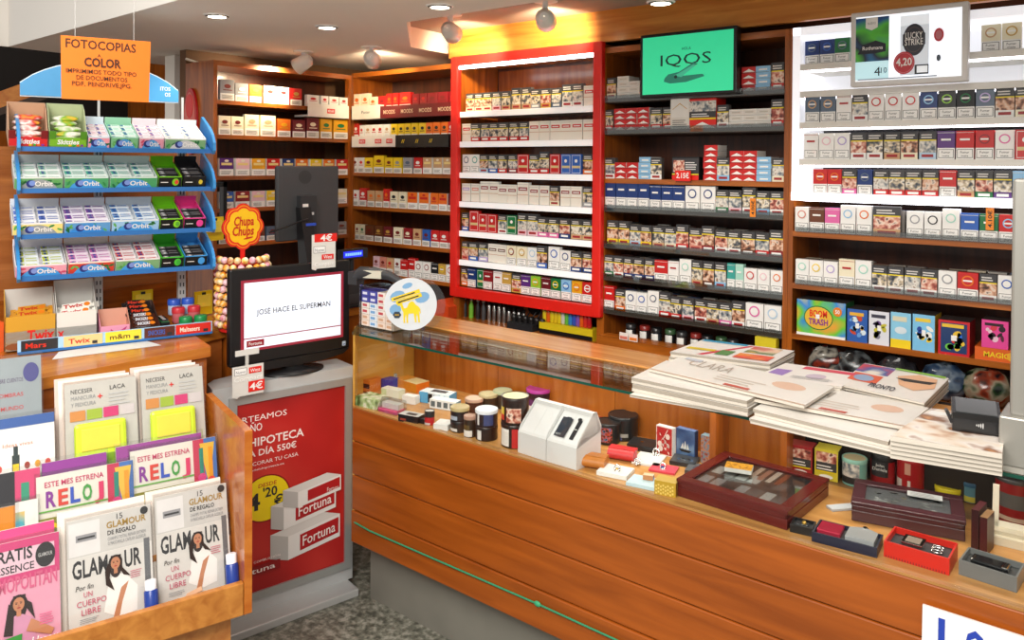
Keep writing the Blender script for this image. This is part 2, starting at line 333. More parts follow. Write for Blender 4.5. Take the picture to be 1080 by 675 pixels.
# ---------------------------------------------------------------- cigarette packs
COL = dict(navy='1e3a78', blue='2f62b8', sky='8fc1e6', lightblue='b9d3e8', teal='3aa39a', mint='a9dccb', green='17733f', lime='8fc63a', yellow='f0cf2a', gold='c9a04a', amber='e6a51e', orange='e8731f', red='c8201f',
           darkred='8e1c24', maroon='6b1b26', pink='e06aa8', salmon='d98a78', cream='efe6c8', tan='cda378', brown='6a3a20', grey='9b9da0', white='f2f1ed', purple='5a2c7c', lilac='b9a8d8', black='1b1b1e', slate='5a6b80', rose='efc6cf')
CN = dict(lightblue='pale blue', sky='sky blue', darkred='dark red', teal='teal', slate='slate')
WLAB = M('f4f3ef', .4, var=0); INK = M('2a2a2c', .6, var=0); WARN = M('3c3c3f', .4, var=0); YST = M('ead21f', .4, var=0)
_pk = {}
def packmesh(kind, c, c2, h, w, d=.022):
    k = (kind, c, c2, round(h, 4), round(w, 4), d)
    if k in _pk: return _pk[k]
    m = M(COL[c], .35, var=0); body = m if kind in 'FKB' else M('e9e7e0', .4, var=0) if kind in 'PT' else M('5a5552', .4, var=0)
    b = MB(); b.box(-w/2, 0, 0, w/2, d, h, body); a = Art(b, (-w/2, 0, 0), (1, 0, 0), (0, 0, 1)); x = w*.03; W_ = w*.94
    m2 = M(COL[c2], .35, var=0) if c2 else None
    if kind == 'W':
        a.rect(0, 0, w, h*.24, m); a.rect(0, h*.24, w, h*.44, PICS[sum(map(ord, c)) % 4 if not c2 else ['black', 'grey', 'red', 'tan'].index(c2) if c2 in ('black', 'grey', 'red', 'tan') else 0])
        a.rect(0, h*.66, w, h*.045, YST); a.rect(0, h*.705, w, h*.295, WARN)
        lt = c in ('white', 'cream', 'lightblue', 'yellow', 'tan', 'rose', 'sky', 'salmon', 'gold'); a.rect(w*.16, h*.075, w*.68, h*.1, M('a02428', .4, var=0) if lt else WLAB)
        a.k += 1; a.lines(w*.12, h*.76, w*.76, h*.18, 2, M('d9d6d0', .5, var=0), .5)
    elif kind == 'F':
        lab = h*.4; a.rect(0, 0, w, lab, WLAB); a.rect(x*2, lab*.12, w-x*4, lab*.76, INK); a.rect(x*3, lab*.12+x, w-x*6, lab*.76-2*x, WLAB)
        a.txt('Fumar', w/2, lab*.52, lab*.2, INK, w*.5, al='C'); a.txt('mata', w/2, lab*.23, lab*.17, INK, w*.4, al='C')
        e = m2 or (M('b42a2a', .4, var=0) if c in ('white', 'cream') else WLAB)
        if c2 and c2 != c: a.ell(w/2, h*.7, w*.3, w*.3, e); a.ell(w/2, h*.7, w*.22, w*.22, m); a.rect(w*.28, h*.67, w*.44, h*.06, WLAB)
        else: a.rect(w*.22, h*.66, w*.56, h*.07, e); a.rect(0, h*.93, w, h*.012, e)
    elif kind == 'P':
        a.rect(0, 0, w, h, M('f0ebdf', .4, var=0)); a.rect(w*.1, h*.62, w*.8, h*.16, m); a.rect(w*.2, h*.67, w*.6, h*.05, WLAB); a.rect(w*.0, h*.42, w, h*.03, M('cfa98a', .4, var=0)); a.rect(0, h*.9, w, h*.01, GREY)
    elif kind == 'K':
        a.rect(0, 0, w, h, m); a.rect(w*.08, h*.05, w*.84, h*.9, WLAB); a.rect(w*.11, h*.07, w*.78, h*.86, m); a.rect(w*.11, h*.3, w*.78, h*.12, M('d9c48a', .4, var=0)); a.ell(w/2, h*.66, w*.14, h*.09, WLAB, 10)
    elif kind == 'B':
        lab = h*.34; a.rect(0, 0, w, lab, WLAB); a.rect(x*2, lab*.15, w-4*x, lab*.7, M('d9d5cc', .4, var=0)); a.lines(x*4, lab*.25, w-8*x, lab*.55, 3, INK, .3)
        e = m2 or M('7a241c', .4, var=0); a.ell(w/2, h*.68, w*.24, h*.1, e); a.rect(w*.18, h*.48, w*.64, h*.04, e)
    elif kind == 'T':
        lab = h*.38; a.rect(0, 0, w, h, m); a.rect(0, 0, w, lab, WLAB); a.lines(x*4, lab*.25, w-8*x, lab*.55, 3, INK, .3); a.rect(w*.12, h*.6, w*.76, h*.14, m2 or M('f0d890', .4, var=0)); a.ell(w*.5, h*.85, w*.16, h*.07, m2 or M('efe6d0', .4, var=0), 10)
    me = b.build('pack'); data = me.data; bpy.data.objects.remove(me); _pk[k] = data; return data
KN = {'W': 'picture-warning {} cigarette pack', 'F': '{} white-labelled cigarette pack', 'P': 'white cigarette pack with {} band', 'K': '{} cigarette pack without warning label', 'B': '{} cigarillo box', 'T': '{} tobacco pouch box'}
def row(spec, px0, px1, py, z, unit_, shelf, wall='B', plane=2.905, jit=.004, hk=1, group=None, cat='cigarette pack', name='cigarette_pack', cnt=[0]):
    toks = spec.split(); ws = [float(t.split('*')[1]) if '*' in t else 1 for t in toks]
    if wall == 'B': s0 = at(px0, py, Y=plane).x; s1 = at(px1, py, Y=plane).x
    else: s0 = at(px0, py, X=plane).y; s1 = at(px1, py, X=plane).y
    slot = (s1-s0)/sum(ws); s = s0
    for i, (t, w) in enumerate(zip(toks, ws)):
        c = s+slot*w/2; s += slot*w
        if t[0] == '_': continue
        t = t.split('*')[0]; tall = t.count('^'); low = t.count('v'+'') if t.endswith('v') else 0; t = t.rstrip('^').rstrip('!')
        f = t.split(':'); kind = f[0]; col = f[1]; c2 = f[2] if len(f) > 2 else None
        h = (.088+.012*tall)*hk; ww = min(slot*w*(.94 if kind in 'WFPK' else .87), .057*w*1.06 if kind in 'WFPK' else 1)
        h = round(h, 3); ww = round(ww, 3)
        dist = i if wall == 'B' else len(toks)-1-i
        desc = KN[kind].format(CN.get(col, col)); 
        o = bpy.data.objects.new(name, packmesh(kind, col, c2, h, ww)); C.objects.link(o)
        j = random.uniform(-jit, jit)
        if wall == 'B': o.location = (c, plane+j, z); o.rotation_euler = (0, 0, R(random.uniform(-3, 3)))
        else: o.location = (plane-j, c, z); o.rotation_euler = (0, 0, R(90+random.uniform(-3, 3)))
        endn = 'corner end' if unit_ != 'white-lit unit' else 'divider end'
        tag(o, f'{desc}, {ORD[dist]} from {endn}, {shelf} {unit_}', cat, group or f'packs on the {shelf} {unit_}')
RU = 'red-framed unit'
row('W:cream W:cream W:cream W:rose W:tan W:tan^ W:tan^ W:grey W:gold W:slate W:white^ W:white^ P:red', 491, 627, 112, ZRD[0]+.01, RU, 'first shelf')
row('P:red W:red W:red:grey W:red W:red:tan W:red:tan W:red:grey P:red P:red P:red P:red P:red P:red', 487, 627, 145, ZRD[1]+.01, RU, 'second shelf')
row('F:white:slate F:white:teal W:lightblue W:blue:grey W:red W:darkred K:red*1.2 W:red W:red^ K:red K:blue K:blue W:orange', 487, 626, 180, ZRD[2]+.01, RU, 'third shelf')
row('P:lilac P:salmon P:darkred^ P:darkred^ P:darkred P:darkred P:darkred^*1.2 P:darkred P:darkred W:cream P:darkred P:darkred W:grey', 487, 626, 210, ZRD[3]+.01, RU, 'fourth shelf')
row('W:blue*.8 K:red^ K:red K:red W:white K:green W:rose^ W:rose^ W:pink:tan W:pink:tan W:navy W:tan W:tan', 487, 626, 240, ZRD[4]+.01, RU, 'fifth shelf')
row('W:salmon*.8 W:blue W:lilac:grey P:brown P:brown F:cream:darkred F:cream:gold F:white:lightblue W:blue^ F:white:blue^*1.1 F:white:navy W:navy:black W:navy', 487, 626, 270, ZRD[5]+.01, RU, 'sixth shelf')
row('W:orange*.8 F:navy K:green*.8 F:darkred F:white F:gold W:gold F:purple F:lime:amber F:maroon F:green:yellow F:sky:blue F:amber:orange F:red:white', 486, 626, 300, ZRD[6], RU, 'seventh shelf')
MU = 'green-screen unit'
row('F:navy^^ F:navy^^ F:navy^^ F:navy^^ F:navy^ F:navy^ F:navy^ F:white:navy^*1.2 F:white:navy^*1.2 W:green:grey W:rose:grey W:white:tan^ W:sky:tan W:white:red', 638, 827, 222, ZMD[3], MU, 'fourth shelf')
row('W:yellow^ W:yellow^ W:lightblue:grey W:yellow W:tan W:cream:grey W:red:red^ W:salmon W:darkred:black^ W:white:red W:white:tan W:brown W:red:grey W:darkred:black^', 640, 827, 265, ZMD[4], MU, 'fifth shelf')
row('W:green W:white:red W:navy:red W:navy:black W:navy:black F:red*1.25 F:white F:white:mint^*1.1 W:tan^ W:brown^ W:sky:grey^ F:teal^*.7 F:mint^*.7 F:white:red*1.1 F:white:rose F:white:orange', 637, 826, 300, ZMD[5], MU, 'sixth shelf')
row('F:red^ W:orange F:white:navy F:white:blue F:white:slate^ W:red:grey^ W:red W:rose:grey W:white:red W:tan W:pink:grey W:white:black^ F:white:pink^*1.4 F:white:lightblue^*1.3', 637, 825, 340, ZMD[6], MU, 'seventh shelf')
row('W:cream', 640, 650, 100, ZMD[0], MU, 'first shelf', jit=.002)
row('W:red', 637, 647, 135, ZMD[1], MU, 'second shelf', jit=.002)
row('W:red W:red:black*1.05', 686, 712, 135, ZMD[1], MU, 'long second shelf', jit=.002)
row('W:white', 637, 649, 186, ZMD[2], MU, 'third shelf', jit=.002)
WU = 'white-lit unit'
row('F:navy:slate F:navy:blue F:green:slate', 848, 897, 66, ZWH[0], WU, 'top shelf', plane=2.93)
row('F:cream:tan F:cream:gold', 1034, 1078, 50, ZWH[0], WU, 'top shelf pillar end', plane=2.93)
row('F:slate:tan F:slate:tan F:white W:white F:white:red F:white:red F:white:red F:navy:sky F:black:lime F:black:green F:slate:lilac W:white:black W:cream', 849, 1092, 122, ZWH[2], WU, 'third shelf', hk=1.05)
row('F:white F:white:rose F:white:lilac W:white:red W:white:tan W:tan W:cream W:lightblue:grey F:purple F:red F:red:darkred F:white:pink K:red', 847, 1092, 165, ZWH[3], WU, 'fourth shelf', hk=1.05)
row('F:red:orange F:red:orange W:pink F:navy:slate W:red:grey W:red W:red:tan W:red:black F:red W:tan W:green:red W:purple:tan F:sky', 857, 1088, 200, ZWH[4], WU, 'fifth shelf')
row('F:white:salmon F:brown F:pink F:white:sky^ F:white:orange^ W:tan:red^*1.7 _*.3 F:white:grey F:white:black F:white:mint^ F:blue F:green F:red:sky', 838, 1074, 250, ZRT[0], WU, 'first brown shelf')
row('F:white:mint F:white:yellow F:white:lilac F:cream^*1.1 F:white:mint^*1.1 W:white:tan W:white:tan W:white:grey W:white:red F:white:grey*1.1 F:red:orange*1.2 W:white:black F:white:blue', 838, 1072, 305, ZRT[1], WU, 'second brown shelf')

# packs lying flat in short stacks, their ends to the front
def flat(px, py, z, n, c, unit_, shelf, nth, step=.0232, w=.056, skew=0):
    x = at(px, py, Y=2.905).x; k = ('flat', c)
    if k not in _pk:
        b = MB(); mm = M(COL[c], .35, var=0); b.box(-w/2, 0, 0, w/2, .085, .022, M('efece6', .4, var=0)); a = Art(b, (-w/2, 0, 0), (1, 0, 0), (0, 0, 1))
        if c == 'white': a.rect(.003, .004, w-.006, .014, M('e2ddd4', .4, var=0)); a.rect(.012, .008, w-.024, .005, M('c9c2b6', .4, var=0))
        else: a.rect(0, 0, w, .022, mm); a.poly([(.004, .002), (w-.004, .002), (w/2, .014)], WLAB) if c != 'sky' else a.rect(.012, .006, w-.024, .006, WLAB)
        o = b.build('t'); _pk[k] = o.data; bpy.data.objects.remove(o)
    for i in range(n):
        o = bpy.data.objects.new('cigarette_pack', _pk[k]); C.objects.link(o); o.location = (x+random.uniform(-.001, .001), 2.905+random.uniform(-.003, .003), z+i*step)
        tag(o, f'{CN.get(c, c)} pack lying flat, {ORD[i]} up in {nth} stack, {shelf} {unit_}', 'cigarette pack', f'flat {c} packs stacked on the {shelf} {unit_}')
flat(657, 102, ZMD[0], 4, 'white', MU, 'first shelf', 'first'); flat(668.5, 102, ZMD[0], 3, 'white', MU, 'first shelf', 'second')
flat(789.5, 95, ZMD[0], 4, 'red', MU, 'first shelf', 'third'); flat(804.5, 95, ZMD[0], 4, 'sky', MU, 'first shelf', 'fourth')
row('W:red:red^', 813, 827, 97, ZMD[0], MU, 'first shelf screen side', jit=.002)
for i, x in enumerate((653.5, 665.5, 678.5)): flat(x, 136, ZMD[1], 4, 'red', MU, 'second shelf', ORD[i])
for i, x in enumerate((776, 790.5, 805)): flat(x, 136, ZMD[1], 3, 'white', MU, 'second shelf', ORD[i+3])
row('W:white:tan', 756, 769, 137, ZMD[1], MU, 'middle of second shelf', jit=.002); row('W:red:red^', 813, 827, 137, ZMD[1], MU, 'end of second shelf', jit=.002)
for i, (x, n, c) in enumerate([(654.5, 3, 'red'), (667, 3, 'red'), (680, 4, 'sky'), (749, 6, 'red'), (777, 5, 'red'), (790.5, 5, 'red'), (805.5, 4, 'sky')]): flat(x, 186, ZMD[2], n, c, MU, 'third shelf', ORD[i])
row('W:white:tan', 686, 698, 187, ZMD[2], MU, 'near middle of third shelf', jit=.002); row('W:sky:grey', 756, 770, 187, ZMD[2], MU, 'beside tall stack, third shelf', jit=.002); row('W:cream:grey', 814, 827, 187, ZMD[2], MU, 'end of third shelf', jit=.002)
def carton(px0, px1, py, z, h, spec, label, d=.09):
    x0 = at(px0, py, Y=2.9).x; x1 = at(px1, py, Y=2.9).x; w = x1-x0; b = MB(); side = {'w': M('dedbd2'), 'r': RED, 'k': BLACK}[spec]
    b.box(-w/2, 0, 0, w/2, d, h, [side]*6); a = Art(b, (-w/2, 0, 0), (1, 0, 0), (0, 0, 1))
    if spec == 'w':
        a.rect(.004, h*.36, w-.008, h*.6, M('e8e6e0')); a.poly([(w*.1, h*.62), (w*.9, h*.62), (w/2, h*.82)], M('c9a24a', .4, var=0)); a.poly([(w*.14, h*.62), (w*.86, h*.62), (w/2, h*.79)], M('e8e6e0', .4, var=0)); a.lines(.01, h*.06, w*.8, h*.26, 4, INK, .3)
    elif spec == 'r':
        a.rect(0, h*.34, w, h*.54, PICS[1]); a.rect(0, h*.34, w, h*.2, WARN); a.lines(.01, h*.37, w*.7, h*.14, 2, WLAB, .4); a.rect(0, h*.28, w, h*.05, YST); a.poly([(0, 0), (w, 0), (w/2, h*.2)], WLAB)
    else:
        a.rect(0, h*.1, w, h*.84, WARN); a.rect(.005, h*.35, w*.42, h*.5, PICS[2]); a.lines(w*.5, h*.45, w*.42, h*.38, 4, WLAB, .35); a.rect(0, h*.22, w, h*.05, YST); a.rect(0, 0, w, h*.2, RED)
    solo('cigarette_carton', b, label, 'carton', ((x0+x1)/2, 2.9, z))
carton(707, 727, 137, ZMD[1], .125, 'w', 'tall pale grey carton with gold chevron below the green screen'); carton(727, 755, 137, ZMD[1], .122, 'r', 'large red carton with picture warning below the green screen')
carton(709, 737, 187, ZMD[2], .092, 'k', 'black carton with picture warning behind the small red price tag')
b = MB(); p = at(719, 183, Y=2.88); b.box(0, 0, 0, .068, .003, .042, RED); Art(b, (0, 0, 0), (1, 0, 0), (0, 0, 1)).txt('2.15€', .034, .012, .02, WHITE, .055, .02, 'C'); solo('price_tag', b, 'small red price tag on the wood shelf below the black carton', 'price tag', (p.x-.03, 2.88, p.z-.03))
# orange stickers on two packs
for px, py, lab, s in [(793, 219, 'orange 4.00€ sticker on a pack at the end of the fourth shelf', '4.00€'), (1043, 231, 'orange 4.10€ sticker on a green pack on the brown shelf', '4.10€')]:
    p = at(px+1, py, Y=2.893); b = MB(); b.box(-.011, 0, -.035, .011, .0015, .035, M('f08a1e')); Art(b, (.006, 0, -.03), (0, 0, 1), (-1, 0, 0)).txt(s, .03, 0, .011, INK, .054, .02, 'C'); solo('price_sticker', b, lab, 'sticker', (p.x, 2.892, p.z))
# dim packs queued behind the fronts on the lower shelves: too many to single out, one mass
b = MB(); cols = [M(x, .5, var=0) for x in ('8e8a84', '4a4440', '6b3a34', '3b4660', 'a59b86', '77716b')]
for z, x0, x1, hh in [(ZMD[4], XR+.03, XM-.02, .082), (ZMD[5], XR+.03, XM-.02, .08), (ZMD[6], XR+.03, XM-.02, .082), (ZRD[5]+.01, XC+.05, XR-.05, .08), (ZRD[6]+.006, XC+.05, XR-.05, .08), (ZRD[4]+.01, XC+.05, XR-.05, .08), (ZRT[1], XM+.04, XE-.16, .084), (ZRT[0], XM+.04, XE-.16, .082), (ZMD[3], XR+.03, XM-.02, .08)]:
    x = x0
    while x < x1-.05:
        y = 2.905+.03
        for k in range(random.choice((3, 5, 7))): b.box(x, y, z, x+.053, y+.021, z+hh+random.uniform(-.004, .004), random.choice(cols)); y += .0225
        x += .0585
o = b.build('queued_packs'); tag(o, 'dim cigarette packs queued deep behind the front rows on the lower shelves', 'cigarette packs', kind='stuff')

# ---------------------------------------------------------------- cigarillos and tobacco on the corner units
CU = 'corner unit'; LW = 'cash-monitor wall unit'
kw = dict(cat='tobacco box', name='cigarillo_box')
row('B:grey^*1.1 B:grey:white B:orange:lime B:white*1.1 B:white:red B:red:gold', 231, 319, 100, ZLW[0], LW, 'top shelf', 'L', -3.54, hk=1.02, **kw)
row('B:cream*.8 B:cream*.8 B:cream:tan^ B:cream:tan^*1.1 B:orange:amber B:maroon:cream B:maroon:cream^ B:amber:green^ B:amber:green^*1.2', 230, 367, 140, ZLW[1], LW, 'second shelf', 'L', -3.54, hk=1.06, **kw)
row('T:purple T:rose T:amber T:red T:navy T:orange T:yellow T:orange T:red', 230, 367, 183, ZLW[2], LW, 'third shelf', 'L', -3.54, hk=.98, cat='tobacco box', name='tobacco_box')
row('T:blue T:darkred T:rose T:yellow T:grey T:grey T:tan T:cream T:cream', 230, 367, 222, ZLW[3], LW, 'fourth shelf', 'L', -3.54, hk=.92, cat='tobacco box', name='tobacco_box')
row('B:black B:green B:brown B:slate B:black B:green B:lime B:green B:grey', 230, 367, 262, ZLW[4], LW, 'fifth shelf', 'L', -3.54, hk=.8, **kw)
row('B:white*.7 B:white:red*.8 B:yellow B:yellow^*1.2 B:yellow B:yellow:grey B:grey:slate*1.1 B:red:white T:tan T:tan T:tan', 371, 478, 183, ZCU[2], CU, 'third shelf', hk=.95, **kw)
row('B:white:red*.8 B:red:white^ B:tan:orange B:tan:orange B:red:orange^*.8 B:cream:black B:cream:black T:orange:red*1.3 T:orange:red*1.2 B:orange:red*.9 T:orange:red B:maroon*.6', 372, 478, 218, ZCU[3], CU, 'fourth shelf', hk=1.0, **kw)
row('B:cream*.6 B:cream:green*.7 B:brown*1.2 B:brown:gold*1.1 B:maroon:gold*1.2 B:cream*1.2 B:darkred:cream*1.1 B:tan B:blue B:red:white B:red:white B:red*.5', 374, 478, 258, ZCU[4], CU, 'fifth shelf', hk=.98, **kw)
row('_*3 B:rose B:salmon B:tan:red B:white F:red F:red^ F:white:darkred F:white:darkred F:black F:gold:yellow F:white:red', 372, 479, 295, ZCU[5], CU, 'sixth shelf', hk=1, **kw)
def tray(px0, px1, py, ztop, zbot, m, label, words, tm, wall='B', ov=.02, bold=.015):
    o = thing('display_tray', label, 'display tray')
    if wall == 'B':
        a, c = at(px0, py, Y=2.88), at(px1, py, Y=2.88); o.location = (a.x, 2.88, zbot); w = c.x-a.x; h = ztop-zbot
        b = MB(); b.box(0, 0, 0, w, .004, h, m); b.box(0, .004, 0, w, .12, .01, m); b.box(0, .004, 0, .004, .12, h, m); b.box(w-.004, .004, 0, w, .12, h, m); A = Art(b, (0, 0, 0), (1, 0, 0), (0, 0, 1))
    else:
        a, c = at(px0, py, X=-3.51), at(px1, py, X=-3.51); o.location = (-3.51, a.y, zbot); o.rotation_euler = (0, 0, R(90)); w = c.y-a.y; h = ztop-zbot
        b = MB(); b.box(0, 0, 0, w, .004, h, m); b.box(0, .004, 0, w, .12, .01, m); A = Art(b, (0, 0, 0), (1, 0, 0), (0, 0, 1))
    for s, f, hh, ww, bg in words:
        if bg: A.rect(w*f-ww/2-.006, h*.5-hh*.9, ww+.012, hh*1.8, bg)
        A.txt(s, w*f, h*.5-hh/2, hh, tm, ww, bold, 'C')
    b.build('tray', o); return o
tray(325, 368, 112, ZLW[0]+.015, ZLW[0]-.055, M('f2efe8'), 'white card tray with red badge jutting from the top shelf behind the monitor', [('MEHARI', .55, .014, .04, RED)], WHITE, 'L')
row('B:white:red B:white:red*.6 B:white:red*.8 B:white:red*.7', 323, 367, 98, ZLW[0]+.0, 'cash-monitor white tray', 'front', 'L', -3.54, hk=.72, **kw)
tray(371, 401, 120, ZCU[0]+.045, ZCU[0]-.03, M('efe9da'), 'cream card tray with script lettering at the corner', [('Panter', .5, .016, .07, None)], INK, bold=0)
tray(401, 479, 120, ZCU[0]+.035, ZCU[0]-.03, M('6d1b1c'), 'long maroon card tray of red cigar boxes', [('MOODS', .13, .02, .09, None), ('MOODS', .38, .02, .09, None), ('MOODS', .63, .02, .09, None), ('MOODS', .88, .02, .09, None)], M('e8c9a8'))
row('B:cream:orange^^ B:cream:orange^^ B:cream:orange B:red:darkred B:red:orange^*.7 B:red:orange^*.7 B:red:orange^*1.4 B:darkred:red*.8 B:darkred:red*.8 B:darkred*1.1 B:darkred*1.1 B:darkred:red*.6', 372, 479, 110, ZCU[0]+.008, CU, 'first-shelf tray', hk=.95, **kw)
tray(371, 417, 145, ZCU[1]+.03, ZCU[1]-.03, M('f0ebe2'), 'white card tray with three red badges on the second corner shelf', [('NEOS', .25, .013, .04, RED), ('NEOS', .62, .013, .04, RED), ('NEOS', .87, .013, .035, RED)], WHITE)
tray(417, 473, 145, ZCU[1]+.03, ZCU[1]-.035, BLACK, 'black card tray with yellow flashes on the second corner shelf', [('//', .15, .018, .025, None), ('//', .42, .018, .025, None), ('//', .68, .018, .025, None)], YEL)
row('B:red:white^*.9 B:white:red*.7 B:white:tan B:white:red*.9 B:white:red*.9 B:white:tan*.9 B:yellow:black*.9 B:yellow:black*.9 B:yellow:black*.9 B:yellow:black*.9 B:yellow:black*.9 B:orange:black*.9 B:orange:black*.9 B:orange:black*.9 B:red:white*.7', 372, 479, 140, ZCU[1]+.008, CU, 'second-shelf trays', hk=.95, **kw)
# ---------------------------------------------------------------- candy counter and cash desk
ZK = 1.05
o = thing('candy_counter', 'wooden counter under the blue candy rack', 'counter', (-2.9, 1, 0))
CPOLY = [(-3.2, .3), (-2.582, .3), (-2.582, 1.5), (-2.79, 1.555), (-2.82, 1.7), (-3.2, 1.7)]
MB().prism([(x+2.9, y-1) for x, y in CPOLY], 'Z', ZK-.035, ZK, WR).build('worktop', o, bevel=.004)
MB().prism([(x+2.9-.012*(x > -3), y-1-.01*(y > 1.4)) for x, y in CPOLY], 'Z', 0, ZK-.035, wood('8a4210', 'a9602a', 'Y', .35)).build('carcass', o)
o = thing('cash_desk', 'wooden cash desk behind the advertising stand', 'counter', (-3.0, 2.0, 0))
MB().box(-.2, -.299, ZK-.035, .2, .42, ZK, WR).build('worktop', o); MB().box(-.19, -.298, 0, .19, .42, ZK-.035, WZ).build('carcass', o)

# ---------------------------------------------------------------- candy rack
PA = at(222, 349, Z=ZK+.012); PB = at(22, 371, Z=ZK+.012); dr = (PA-PB); dr.z = 0; LEN = dr.length; RU_ = dr.normalized(); RN = V((RU_.y, -RU_.x, 0))   # RN faces the shop
RZ = atan2(RU_.y, RU_.x)
rack = thing('candy_rack', 'blue wire candy rack with five tilted tiers standing on the wooden counter', 'display rack', (PB.x, PB.y, ZK), RZ)
BLU = M('3f93d6', .3); BLUD = M('2a6cb0', .35); LBL = M('a9d2f0', .3)
def rz_of(y, x=118): return atp(x, y, PB, RN).z-ZK
TZ = [rz_of(y) for y in (157, 199, 245, 287)]
TILT = R(20); DEP = .2
def tierpt(zi, d, h=0): return (d*cos(TILT)-h*sin(TILT), zi+d*sin(TILT)+h*cos(TILT))   # (depth y, z) local
for i, z in enumerate(TZ):
    b = MB(); y1, z1 = tierpt(z, DEP); 
    b.add([(0, 0, z), (LEN, 0, z), (LEN, y1, z1), (0, y1, z1), (0, 0, z-.008), (LEN, 0, z-.008), (LEN, y1, z1-.008), (0, y1, z1-.008)], [(0, 1, 2, 3), (7, 6, 5, 4), (4, 5, 1, 0), (6, 7, 3, 2)], BLUD)
    t = b.build('tray', rack)
    MB().box(0, -.006, z-.012, LEN, 0, z+.004, BLUD).build('front_lip', t)
    for xx in (-.012, LEN+.002):
        pr = [tierpt(z, -.012, -.012), tierpt(z, DEP, -.012)]; top = [tierpt(z, DEP*.98, .07), tierpt(z, DEP*.35, .066), tierpt(z, .02, .056), tierpt(z, -.014, .035), tierpt(z, -.026, .008)]
        b = MB(); b.prism(pr+top, 'X', xx, xx+.01, BLU); b.build('end_bracket', t, bevel=.002)
HP = PB-RN*.18; hz0 = atp(105, 104, HP, RN).z-ZK; hz1 = atp(105, 66, HP, RN).z-ZK; ha = (atp(21, 100, HP, RN)-PB).dot(RU_); hb = (atp(188, 104, HP, RN)-PB).dot(RU_)
for f in (.42, .9):
    b = MB(); b.box(LEN*f-.014, .19, 0, LEN*f+.014, .215, .7, LG); b.box(LEN*f-.004, .186, .7, LEN*f+.004, .196, hz0+.02, LG)
    for k in range(22): b.box(LEN*f-.008, .1895, .1+k*.03, LEN*f-.004, .19, .115+k*.03, DARK); b.box(LEN*f+.004, .1895, .1+k*.03, LEN*f+.008, .19, .115+k*.03, DARK)
    b.build('upright', rack)
b = MB(); n = 14
pts = [(ha+(hb-ha)*i/n, hz0+(hz1-hz0)*sin(pi*(i+.6)/(n+1.2))**.55) for i in range(n+1)]
pts = [(ha, hz0)] + pts + [(hb, hz0)]
b.prism(pts, 'Y', .175, .185, M('4fa3dc', .35)); b.prism([(x, z+.004*(1 if z > hz0+.01 else -1)) for x, z in pts], 'Y', .179, .188, M('e8f2f8')); A = Art(b, (0, .175, 0), (1, 0, 0), (0, 0, 1)); A.txt('ITOS', hb-.03, hz0+.042, .014, WHITE, .036, .015, 'R'); A.txt('OS', hb-.03, hz0+.02, .014, WHITE, .02, .015, 'R'); b.build('header', rack)
# open cartons of gum standing on the tiers, packs lying in two columns
def tierM(z, x, d=0, h=0):
    y, zz = tierpt(z, d, h); return Matrix.Translation((x, y, zz)) @ Matrix.Rotation(TILT, 4, 'X')
RM = Matrix.Translation((PB.x, PB.y, ZK)) @ Matrix.Rotation(RZ, 4, 'Z')
def placed(o, mw): o.matrix_world = mw; o.rotation_mode = 'XYZ'; return o
GUMW = {}
def gum(c1, c2, L=.062, kind='orbit'):
    k = (c1, c2, L)
    if k not in GUMW:
        b = MB(); m = M(c1, .3, var=0); b.box(-L/2, -.0095, 0, L/2, .0095, .0135, m); A = Art(b, (-L/2, -.0095, .0135), (1, 0, 0), (0, 1, 0)); A.rect(L*.02, .001, L*.3, .017, M(c2, .3, var=0)); A.rect(L*.4, .007, L*.5, .005, M(c2, .3, var=0)); A.ell(L*.18, .0095, .005, .006, M('2d4fa0', .3, var=0) if kind == 'orbit' else M('d8d8d8', .3, var=0), 10)
        F = Art(b, (-L/2, -.0095, 0), (1, 0, 0), (0, 0, 1)); F.rect(L*.1, .003, L*.6, .005, M(c2, .3, var=0)); o = b.build('t'); GUMW[k] = o.data; bpy.data.objects.remove(o)
    return GUMW[k]
TIERN = ['topmost', 'second', 'third', 'fourth']
